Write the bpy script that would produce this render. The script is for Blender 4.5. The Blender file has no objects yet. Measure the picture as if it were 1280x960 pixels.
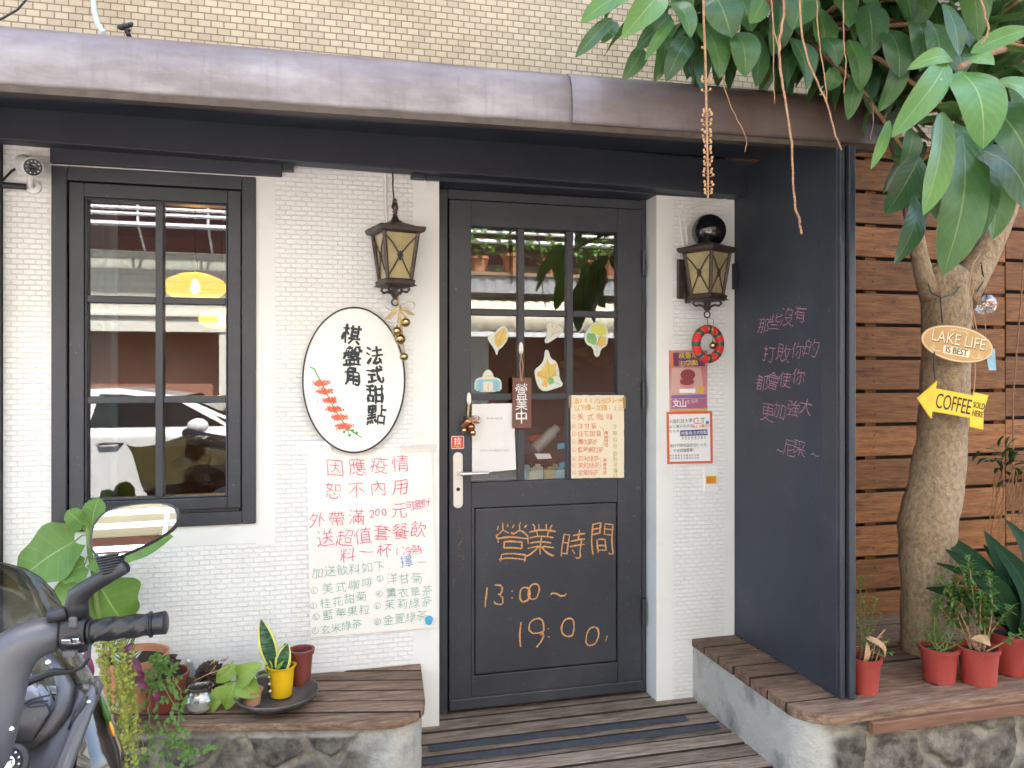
import bpy, bmesh, math, random
from mathutils import Vector, Matrix, noise
random.seed(7)
SC = bpy.context.scene
COL = SC.collection
R = math.radians
# ---------------------------------------------------------------- camera
CAM_YAW = R(14.3); FPX = 980.0; CAM = Vector((0, -3.2, 1.4)); HORIZON = 466.0
cam = bpy.data.cameras.new("camera"); co = bpy.data.objects.new("camera", cam); COL.objects.link(co)
co.location = CAM; co.rotation_euler = (R(90), 0, -CAM_YAW)
cam.sensor_width = 36; cam.lens = 36 * FPX / 1280; cam.shift_y = -(480 - HORIZON) / 1280
cam.clip_start = .05; cam.clip_end = 500
SC.camera = co
# ---------------------------------------------------------------- sky, sun, exposure
SUN_EL, SUN_AZ = R(60), R(18)          # the sun stands behind the shop: its front is in open shade
w = bpy.data.worlds.new("World"); SC.world = w; w.use_nodes = True
nt = w.node_tree; bg = nt.nodes["Background"]
sky = nt.nodes.new("ShaderNodeTexSky"); sky.sky_type = 'NISHITA'; sky.sun_disc = False
sky.sun_elevation = SUN_EL; sky.sun_rotation = SUN_AZ; sky.air_density = 1.0; sky.dust_density = 3.0; sky.ozone_density = .6
nt.links.new(sky.outputs[0], bg.inputs[0]); bg.inputs[1].default_value = .15
sun = bpy.data.lights.new("sun", 'SUN'); so = bpy.data.objects.new("sun", sun); COL.objects.link(so)
sun.energy = 4.5; sun.angle = R(.6); sun.color = (1, .95, .88)
sd = Vector((math.sin(SUN_AZ) * math.cos(SUN_EL), math.cos(SUN_AZ) * math.cos(SUN_EL), math.sin(SUN_EL)))
so.rotation_euler = sd.to_track_quat('Z', 'Y').to_euler(); so.location = (0, 0, 12)
SC.view_settings.view_transform = 'Standard'; SC.view_settings.look = 'None'
SC.view_settings.exposure = 3.08; SC.view_settings.gamma = 1
SC.cycles.use_denoising = True
SC.cycles.max_bounces = 10; SC.cycles.diffuse_bounces = 5; SC.cycles.transparent_max_bounces = 16
SC.cycles.caustics_reflective = False; SC.cycles.caustics_refractive = False
SC.cycles.sample_clamp_indirect = 8
# ---------------------------------------------------------------- surveying: photo pixel -> place
_s, _c = math.sin(CAM_YAW), math.cos(CAM_YAW)
FW = Vector((_s, _c, 0)); RT = Vector((_c, -_s, 0))
def D(x, y, d):                       # at a given distance along the view axis
    return CAM + FW * d + RT * ((x - 640) / FPX * d) + Vector((0, 0, (HORIZON - y) / FPX * d))
def P(x, y, Y):                       # on the plane Y = const
    return D(x, y, (Y - CAM.y) / (_c - (x - 640) / FPX * _s))
def Zp(x, y, z):                      # on the plane Z = const
    return D(x, y, (z - CAM.z) / ((HORIZON - y) / FPX))
def dep(p): return (Vector(p) - CAM).dot(FW)
# ---------------------------------------------------------------- materials
MATS = {}
def lin(c):
    return tuple(((v / 255) / 12.92 if v <= 10 else ((v / 255 + .055) / 1.055) ** 2.4) for v in c) + (1,)
class NT:
    def __init__(s, name):
        s.m = bpy.data.materials.new(name); s.m.use_nodes = True; s.t = s.m.node_tree; s.b = s.t.nodes["Principled BSDF"]
        s.out = s.t.nodes["Material Output"]
    def n(s, typ, **kw):
        nd = s.t.nodes.new("ShaderNode" + typ)
        for k, v in kw.items():
            if k[0] == 'i':
                nd.inputs[int(k[1:]) if k[1:].isdigit() else k[1:].replace('_', ' ')].default_value = v
            else: setattr(nd, k, v)
        return nd
    def l(s, a, b): s.t.links.new(a, b)
    def coord(s, stretch=(1, 1, 1), kind='Object'):
        tc = s.n('TexCoord'); mp = s.n('Mapping'); mp.inputs['Scale'].default_value = stretch
        s.l(tc.outputs[kind], mp.inputs[0]); return mp.outputs[0]
    def noise(s, vec, scale, detail=4, rough=.6):
        nz = s.n('TexNoise'); nz.inputs['Scale'].default_value = scale; nz.inputs['Detail'].default_value = detail
        nz.inputs['Roughness'].default_value = rough; s.l(vec, nz.inputs['Vector']); return nz.outputs['Fac']
    def ramp(s, fac, lo, hi, a=(0, 0, 0, 1), b=(1, 1, 1, 1)):
        r = s.n('ValToRGB'); e = r.color_ramp.elements; e[0].position = lo; e[1].position = hi; e[0].color = a; e[1].color = b
        s.l(fac, r.inputs[0]); return r.outputs[0]
    def mix(s, fac, a, b, blend='MIX'):
        m = s.n('Mix', data_type='RGBA', blend_type=blend)
        for v, i in ((fac, 0), (a, 6), (b, 7)):
            if isinstance(v, (int, float)): m.inputs[i].default_value = v
            elif isinstance(v, tuple): m.inputs[i].default_value = v
            else: s.l(v, m.inputs[i])
        return m.outputs[2]
    def math(s, op, a, b=0.0):
        m = s.n('Math', operation=op)
        for v, i in ((a, 0), (b, 1)):
            if isinstance(v, (int, float)): m.inputs[i].default_value = v
            else: s.l(v, m.inputs[i])
        return m.outputs[0]
    def bump(s, h, strength=.3, dist=.003):
        b = s.n('Bump'); b.inputs['Strength'].default_value = strength; b.inputs['Distance'].default_value = dist
        s.l(h, b.inputs['Height']); s.l(b.outputs[0], s.b.inputs['Normal'])
def c4(c): return tuple(c) + (1,) if len(c) == 3 else tuple(c)
def mat(name, col, rough=.5, col2=None, scale=6, lo=.35, hi=.65, metal=0, bump=0, bscale=60, stretch=(1, 1, 1), island=0, coat=0, spec=.5, bdist=.003, rvar=0, specks=None, grain=None):
    k = NT(name); b = k.b
    v = k.coord(stretch); c = c4(col)
    b.inputs['Base Color'].default_value = c
    out = None
    if col2 is not None:
        out = k.mix(k.ramp(k.noise(v, scale), lo, hi), c, c4(col2))
    if island:
        g = k.n('Attribute', attribute_name='tone'); mm = k.math('MULTIPLY_ADD', g.outputs['Fac'], 2 * island)
        mm.node.inputs[2].default_value = 1 - island
        hs = k.n('HueSaturation'); k.l(mm, hs.inputs['Value'])
        if out: k.l(out, hs.inputs['Color'])
        else: hs.inputs['Color'].default_value = c
        out = hs.outputs[0]
    if grain:
        gv = k.coord(grain); gr = k.ramp(k.noise(gv, 9, 6, .7), .30, .62, (.42, .38, .36, 1), (1, 1, 1, 1)); out = k.mix(1.0, out, gr, 'MULTIPLY')
        out = k.mix(k.math('MULTIPLY', k.ramp(k.noise(k.coord((2.5, 6, 6)), 2.2, 5, .65), .55, .72), .6), out, (.022, .016, .013, 1))
    if specks:
        out = k.mix(k.math('MULTIPLY', k.ramp(k.noise(v, 75, 2, .4), .72, .76), .6), out if out else c, c4(specks))
        out = k.mix(k.math('MULTIPLY', k.ramp(k.noise(v, 3.5, 7, .75), .52, .78), .22), out, c4(specks))
    if out: k.l(out, b.inputs['Base Color'])
    b.inputs['Roughness'].default_value = rough; b.inputs['Metallic'].default_value = metal
    if rvar:
        rr = k.math('MULTIPLY_ADD', k.noise(v, scale * 2), rvar); rr.node.inputs[2].default_value = rough - rvar / 2
        k.l(rr, b.inputs['Roughness'])
    b.inputs['Specular IOR Level'].default_value = spec; b.inputs['Coat Weight'].default_value = coat
    if bump: k.bump(k.noise(v, bscale), bump, bdist)
    MATS[name] = k.m; return k.m
def brick_mat(name, col, mortar, bw, rh, ms, bumps=.7, var=.06, dirt=None, rough=.45):
    k = NT(name)
    tc = k.n('TexCoord'); sp = k.n('SeparateXYZ'); cb = k.n('CombineXYZ'); k.l(tc.outputs['Object'], sp.inputs[0])
    wob = k.noise(tc.outputs['Object'], 3, 2)
    k.l(sp.outputs[0], cb.inputs[0])
    zz = k.math('MULTIPLY_ADD', wob, .006); k.l(sp.outputs[2], zz.node.inputs[2]); k.l(zz, cb.inputs[1])
    br = k.n('TexBrick'); k.l(cb.outputs[0], br.inputs['Vector'])
    br.offset = .5
    br.inputs['Scale'].default_value = 1; br.inputs['Brick Width'].default_value = bw; br.inputs['Row Height'].default_value = rh
    br.inputs['Mortar Size'].default_value = ms; br.inputs['Mortar Smooth'].default_value = .35
    c1 = c4(col); br.inputs['Color1'].default_value = c1; br.inputs['Color2'].default_value = tuple(v * (1 - var) for v in c1[:3]) + (1,)
    br.inputs['Mortar'].default_value = c4(mortar)
    o = br.outputs['Color']
    if dirt:
        o = k.mix(k.ramp(k.noise(tc.outputs['Object'], 1.3, 5), .5, .75), o, k.mix(.5, o, c4(dirt), 'MULTIPLY'))
    if dirt:
        mp = k.n('Mapping'); mp.inputs['Scale'].default_value = (9, 9, .8); k.l(tc.outputs['Object'], mp.inputs[0])
        o = k.mix(k.math('MULTIPLY', k.ramp(k.noise(mp.outputs[0], 1, 6), .52, .8), .5), o, k.mix(1.0, o, c4(dirt), 'MULTIPLY'))
    k.l(o, k.b.inputs['Base Color']); k.b.inputs['Roughness'].default_value = rough
    h = k.math('SUBTRACT', 1.0, br.outputs['Fac'])
    h2 = k.math('MULTIPLY_ADD', k.noise(tc.outputs['Object'], 45), .5); k.l(h, h2.node.inputs[2])
    k.bump(h2, bumps, .0035)
    MATS[name] = k.m; return k.m
def leaf_mat(name, col, col2, vein, rough=.4, trans=.3, veins=9, ribw=.02, spots=None, edge=False, spec=.45):
    k = NT(name); b = k.b
    tc = k.n('TexCoord'); sp = k.n('SeparateXYZ'); k.l(tc.outputs['UV'], sp.inputs[0])
    g = k.n('Attribute', attribute_name='tone')
    base = k.mix(g.outputs['Fac'], c4(col), c4(col2))
    base = k.mix(k.math('MULTIPLY', k.ramp(k.noise(tc.outputs['Object'], 22, 3), .4, .7), .35), base, c4([v * .6 for v in col]))
    au = k.math('ABSOLUTE', k.math('SUBTRACT', sp.outputs[0], .5))
    rib = k.math('LESS_THAN', au, ribw)
    q = k.math('SUBTRACT', sp.outputs[1], k.math('MULTIPLY', au, .5))
    sn = k.math('SINE', k.math('MULTIPLY', q, veins * 6.283))
    sv = k.ramp(sn, .93, 1.0)
    base = k.mix(k.math('MULTIPLY', sv, .16), base, c4(vein))
    base = k.mix(k.math('MULTIPLY', rib, .6), base, c4(vein))
    if edge:
        ed = k.math('MULTIPLY', k.math('GREATER_THAN', k.math('ADD', au, k.math('MULTIPLY', k.noise(tc.outputs['Object'], 9, 3), .16)), .575), .75)
        base = k.mix(ed, base, (.16, .10, .035, 1))
    b.inputs['Specular IOR Level'].default_value = spec
    if spots:
        base = k.mix(k.ramp(k.noise(tc.outputs['Object'], 34, 3), .70, .73), base, c4(spots))
    k.l(base, b.inputs['Base Color']); b.inputs['Roughness'].default_value = rough
    k.bump(k.math('MULTIPLY_ADD', sn, .4), .22, .002)
    tr = k.n('BsdfTranslucent'); k.l(k.mix(.5, base, (.35, .55, .08, 1)), tr.inputs[0])
    mx = k.n('MixShader'); mx.inputs[0].default_value = trans
    k.l(b.outputs[0], mx.inputs[1]); k.l(tr.outputs[0], mx.inputs[2]); k.l(mx.outputs[0], k.out.inputs[0])
    MATS[name] = k.m; return k.m
def glass_mat(name, tint=(1, 1, 1), ior=1.6, rough=0.0, dirt=.04, boost=1.0):
    k = NT(name); k.t.nodes.remove(k.b)
    tr = k.n('BsdfTransparent'); tr.inputs[0].default_value = c4(tint)
    gl = k.n('BsdfGlossy'); gl.inputs['Roughness'].default_value = rough; gl.inputs[0].default_value = (1, 1, 1, 1)
    f0 = ((ior - 1) / (ior + 1)) ** 2; lw = k.n('LayerWeight'); lw.inputs[0].default_value = .5
    fr = k.math('MULTIPLY_ADD', k.math('POWER', lw.outputs['Facing'], 5.0), 1 - f0).node; fr.inputs[2].default_value = f0
    mx = k.n('MixShader'); k.l(k.math('MULTIPLY', fr.outputs[0], boost), mx.inputs[0]); k.l(tr.outputs[0], mx.inputs[1]); k.l(gl.outputs[0], mx.inputs[2])
    out = mx
    if dirt:
        df = k.n('BsdfDiffuse'); df.inputs[0].default_value = (.7, .7, .68, 1)
        m2 = k.n('MixShader'); v = k.coord()
        k.l(k.math('MULTIPLY', k.ramp(k.noise(v, 7, 6), .5, .8), dirt), m2.inputs[0]); k.l(mx.outputs[0], m2.inputs[1]); k.l(df.outputs[0], m2.inputs[2]); out = m2
    k.l(out.outputs[0], k.out.inputs[0]); MATS[name] = k.m; return k.m
def chalk_mat(name, col, cover=.55, scale=260):
    k = NT(name); v = k.coord()
    k.b.inputs['Base Color'].default_value = c4(col); k.b.inputs['Roughness'].default_value = .95
    tr = k.n('BsdfTransparent'); mx = k.n('MixShader')
    k.l(k.ramp(k.noise(v, scale, 3), cover - .12, cover + .12), mx.inputs[0]); k.l(k.b.outputs[0], mx.inputs[1]); k.l(tr.outputs[0], mx.inputs[2])
    k.l(mx.outputs[0], k.out.inputs[0]); MATS[name] = k.m; return k.m
def emit_mat(name, col, st):
    k = NT(name); k.b.inputs['Base Color'].default_value = c4(col); k.b.inputs['Emission Color'].default_value = c4(col); k.b.inputs['Emission Strength'].default_value = st
    MATS[name] = k.m; return k.m
# ---------------------------------------------------------------- mesh builder
WO = {}                                # world origin of every object
class MB:
    def __init__(s): s.v = []; s.f = []; s.mi = []; s.uv = {}; s.m = 0; s.at = {}; s.tn = []
    def tone(s, k):
        t = random.random()
        while len(s.tn) < k: s.tn.append(.5)
        s.tn += [t] * (len(s.v) - k)
    def V(s, p): s.v.append(Vector(p)); return len(s.v) - 1
    def F(s, idx, uv=None):
        s.f.append(tuple(idx)); s.mi.append(s.m)
        if uv: s.uv[len(s.f) - 1] = uv
    def box(s, x0, x1, y0, y1, z0, z1, M=None):
        b = len(s.v)
        for x in (x0, x1):
            for y in (y0, y1):
                for z in (z0, z1):
                    p = Vector((x, y, z)); s.v.append(M @ p if M else p)
        for q in ((0, 1, 3, 2), (4, 6, 7, 5), (0, 4, 5, 1), (2, 3, 7, 6), (0, 2, 6, 4), (1, 5, 7, 3)): s.F([b + i for i in q])
        s.tone(b)
    def prism(s, poly, a, b):          # poly: list of Vectors; a,b offset vectors for the two caps
        n = len(poly); k = len(s.v)
        for p in poly: s.v.append(Vector(p) + Vector(a))
        for p in poly: s.v.append(Vector(p) + Vector(b))
        s.F(range(k, k + n)); s.F(list(range(k + 2 * n - 1, k + n - 1, -1)))
        for i in range(n):
            j = (i + 1) % n; s.F((k + i, k + n + i, k + n + j, k + j))
        s.tone(k)
    def tube(s, pts, r, n=8, cap=True, sq=None):
        pts = [Vector(p) for p in pts]; m = len(pts)
        rr = r if isinstance(r, (list, tuple)) else [r] * m
        up = None; rings = []
        for i in range(m):
            t = (pts[min(i + 1, m - 1)] - pts[max(i - 1, 0)])
            if t.length < 1e-9: t = Vector((0, 0, 1))
            t.normalize()
            if up is None:
                up = t.orthogonal().normalized() if sq is None else (Vector(sq) - t * t.dot(Vector(sq))).normalized()
            else:
                up = up - t * up.dot(t)
                up = up.normalized() if up.length > 1e-6 else t.orthogonal().normalized()
            sd_ = t.cross(up); k = len(s.v)
            for j in range(n):
                a = 2 * math.pi * j / n
                ra = rr[i] if not isinstance(rr[i], tuple) else None
                if ra is None: s.v.append(pts[i] + up * math.cos(a) * rr[i][0] + sd_ * math.sin(a) * rr[i][1])
                else: s.v.append(pts[i] + (up * math.cos(a) + sd_ * math.sin(a)) * ra)
            rings.append(k)
        for i in range(m - 1):
            for j in range(n):
                j2 = (j + 1) % n; s.F((rings[i] + j, rings[i] + j2, rings[i + 1] + j2, rings[i + 1] + j))
        if cap:
            s.F([rings[0] + j for j in range(n)][::-1]); s.F([rings[-1] + j for j in range(n)])
    def lathe(s, prof, c, n=24, M=None, cap=True):
        c = Vector(c); rings = []
        for (r, z) in prof:
            k = len(s.v)
            for j in range(n):
                a = 2 * math.pi * j / n; p = Vector((r * math.cos(a), r * math.sin(a), z))
                s.v.append(c + (M @ p if M else p))
            rings.append(k)
        for i in range(len(prof) - 1):
            for j in range(n):
                j2 = (j + 1) % n; s.F((rings[i] + j, rings[i] + j2, rings[i + 1] + j2, rings[i + 1] + j))
        if cap:
            s.F([rings[0] + j for j in range(n)][::-1]); s.F([rings[-1] + j for j in range(n)])
    def ball(s, c, r, n=16, sc=(1, 1, 1), M=None):
        m = n // 2; prof = []
        k = len(s.v); c = Vector(c)
        for i in range(m + 1):
            th = math.pi * i / m
            for j in range(n):
                a = 2 * math.pi * j / n
                p = Vector((math.sin(th) * math.cos(a) * r * sc[0], math.sin(th) * math.sin(a) * r * sc[1], math.cos(th) * r * sc[2]))
                s.v.append(c + (M @ p if M else p))
        for i in range(m):
            for j in range(n):
                j2 = (j + 1) % n; a, b, d, e = k + i * n + j, k + (i + 1) * n + j, k + (i + 1) * n + j2, k + i * n + j2
                if i == 0: s.F((a, b, d))
                elif i == m - 1: s.F((a, b, e))
                else: s.F((a, b, d, e))
    def torus(s, c, R_, r, M=None, n=32, m=12, mats=None):
        k = len(s.v); c = Vector(c)
        for i in range(n):
            a = 2 * math.pi * i / n
            for j in range(m):
                b = 2 * math.pi * j / m
                p = Vector(((R_ + r * math.cos(b)) * math.cos(a), r * math.sin(b), (R_ + r * math.cos(b)) * math.sin(a)))
                s.v.append(c + (M @ p if M else p))
        for i in range(n):
            if mats: s.m = mats(i)
            for j in range(m):
                i2 = (i + 1) % n; j2 = (j + 1) % m
                s.F((k + i * m + j, k + i * m + j2, k + i2 * m + j2, k + i2 * m + j))
        s.m = 0
    def grid(s, rows, uv=False):
        k = len(s.v); a = len(rows); b = len(rows[0])
        for r in rows:
            for p in r: s.v.append(Vector(p))
        for i in range(a - 1):
            for j in range(b - 1):
                s.F((k + i * b + j, k + i * b + j + 1, k + (i + 1) * b + j + 1, k + (i + 1) * b + j),
                    [(j / (b - 1), i / (a - 1)), ((j + 1) / (b - 1), i / (a - 1)), ((j + 1) / (b - 1), (i + 1) / (a - 1)), (j / (b - 1), (i + 1) / (a - 1))] if uv else None)
    def leaf(s, base, tip, width, up=(0, 0, 1), droop=.12, fold=.25, n=8, prof='ovate', wav=.06, ncol=5, arc=None):
        base = Vector(base); tip = Vector(tip); ax = tip - base; L = ax.length
        if L < 1e-6: return
        t = ax / L; up = Vector(up); sd_ = t.cross(up)
        if sd_.length < 1e-3: sd_ = t.orthogonal()
        sd_.normalize(); nr = sd_.cross(t); rows = []; ph = random.random() * 6
        for i in range(n + 1):
            q = i / n
            if prof == 'ovate': wd = (q ** .62) * ((1 - q) ** .75) * 2.5 if 0 < q < 1 else 0
            elif prof == 'obov': wd = (q ** .9) * ((1 - q) ** .5) * 1.9 if 0 < q < 1 else 0
            elif prof == 'heart': wd = min(1, (q * 5) ** .5) * (1 - q ** 2.2) ** .8
            elif prof == 'strap': wd = min(1, (.35 + q * 2)) * (1 - q ** 4) ** .8
            elif prof == 'lance': wd = math.sin(math.pi * min(1, q * .97 + .02)) ** .8
            else: wd = math.sin(math.pi * q)
            wd = max(wd, .02) * width / 2
            c = base + ax * q + nr * (droop * L * math.sin(math.pi * q))
            row = []
            for j in range(ncol):
                u = j / (ncol - 1) * 2 - 1
                row.append(c + sd_ * (wd * u) + nr * (fold * wd * abs(u) + wav * width * abs(u) * math.sin(ph + q * 9 + (3 if u > 0 else 0))))
            rows.append(row)
        k = len(s.v); s.grid(rows, uv=True); s.tone(k)
    def build(s, name, m, parent=None, origin=None, smooth=False, bevel=0, solid=0, sub=0, segs=2):
        if parent is not None: o0 = WO[parent.name]
        elif origin is not None: o0 = Vector(origin)
        else:
            xs = [p.x for p in s.v]; ys = [p.y for p in s.v]; zs = [p.z for p in s.v]
            o0 = Vector(((min(xs) + max(xs)) / 2, (min(ys) + max(ys)) / 2, min(zs)))
        me = bpy.data.meshes.new(name)
        me.from_pydata([p - o0 for p in s.v], [], s.f)
        for q in (m if isinstance(m, (list, tuple)) else [m]): me.materials.append(MATS[q])
        me.polygons.foreach_set('material_index', s.mi)
        if s.uv:
            ul = me.uv_layers.new(name='UVMap').data
            for fi, uvs in s.uv.items():
                for li, q in zip(me.polygons[fi].loop_indices, uvs): ul[li].uv = q
        if 'tone' not in s.at:
            while len(s.tn) < len(s.v): s.tn.append(.5)
            s.at['tone'] = s.tn[:len(s.v)]
        for an, vals in s.at.items():
            at = me.attributes.new(an, 'FLOAT', 'POINT'); at.data.foreach_set('value', vals)
        if smooth: me.polygons.foreach_set('use_smooth', [True] * len(s.f))
        me.validate(); me.update()
        ob = bpy.data.objects.new(name, me); COL.objects.link(ob)
        if parent is not None: ob.parent = parent
        else: ob.location = o0
        WO[ob.name] = o0
        if smooth and smooth != 'all':
            try:
                me.set_sharp_from_angle(angle=R(40))
            except Exception: pass
        if solid:
            q = ob.modifiers.new('solid', 'SOLIDIFY'); q.thickness = solid; q.offset = 0
        if bevel:
            q = ob.modifiers.new('bevel', 'BEVEL'); q.width = bevel; q.segments = segs; q.limit_method = 'ANGLE'; q.angle_limit = R(35)
        if sub:
            q = ob.modifiers.new('sub', 'SUBSURF'); q.levels = sub; q.render_levels = sub
        return ob
def tag(o, label=None, cat=None, group=None, kind=None):
    if label: o['label'] = label
    if cat: o['category'] = cat
    if group: o['group'] = group
    if kind: o['kind'] = kind
    return o
def thing(name, label, cat, loc, group=None):
    o = bpy.data.objects.new(name, None); COL.objects.link(o); o.location = loc; o.empty_display_size = .1
    WO[o.name] = Vector(loc); return tag(o, label, cat, group)
def copy_tree(src, loc, label, parent=None):
    c = src.copy(); COL.objects.link(c); c.parent = parent
    if parent is None: c.location = loc; c['label'] = label
    WO[c.name] = Vector(loc)
    for ch in list(src.children): copy_tree(ch, loc, None, c)
    return c
# ---------------------------------------------------------------- writing: stroke skeletons of the characters
txt="棋盤角法式甜點因應疫情恕不內用外帶滿元可累計送超值套餐飲料一杯冷熱加如下擇美咖啡洋甘菊桂花薰衣草茶藍莓果粒茉莉綠玄米金萱營業時間那些沒有打敗你的都會使更強大尼采中以購均續文山國科技學員生消費特約與攜手我承諾每日限段折含拉0123456789:~()PULCTOFESDHRIBKA無活誌請勿電"
GLYPHS = {}
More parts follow.
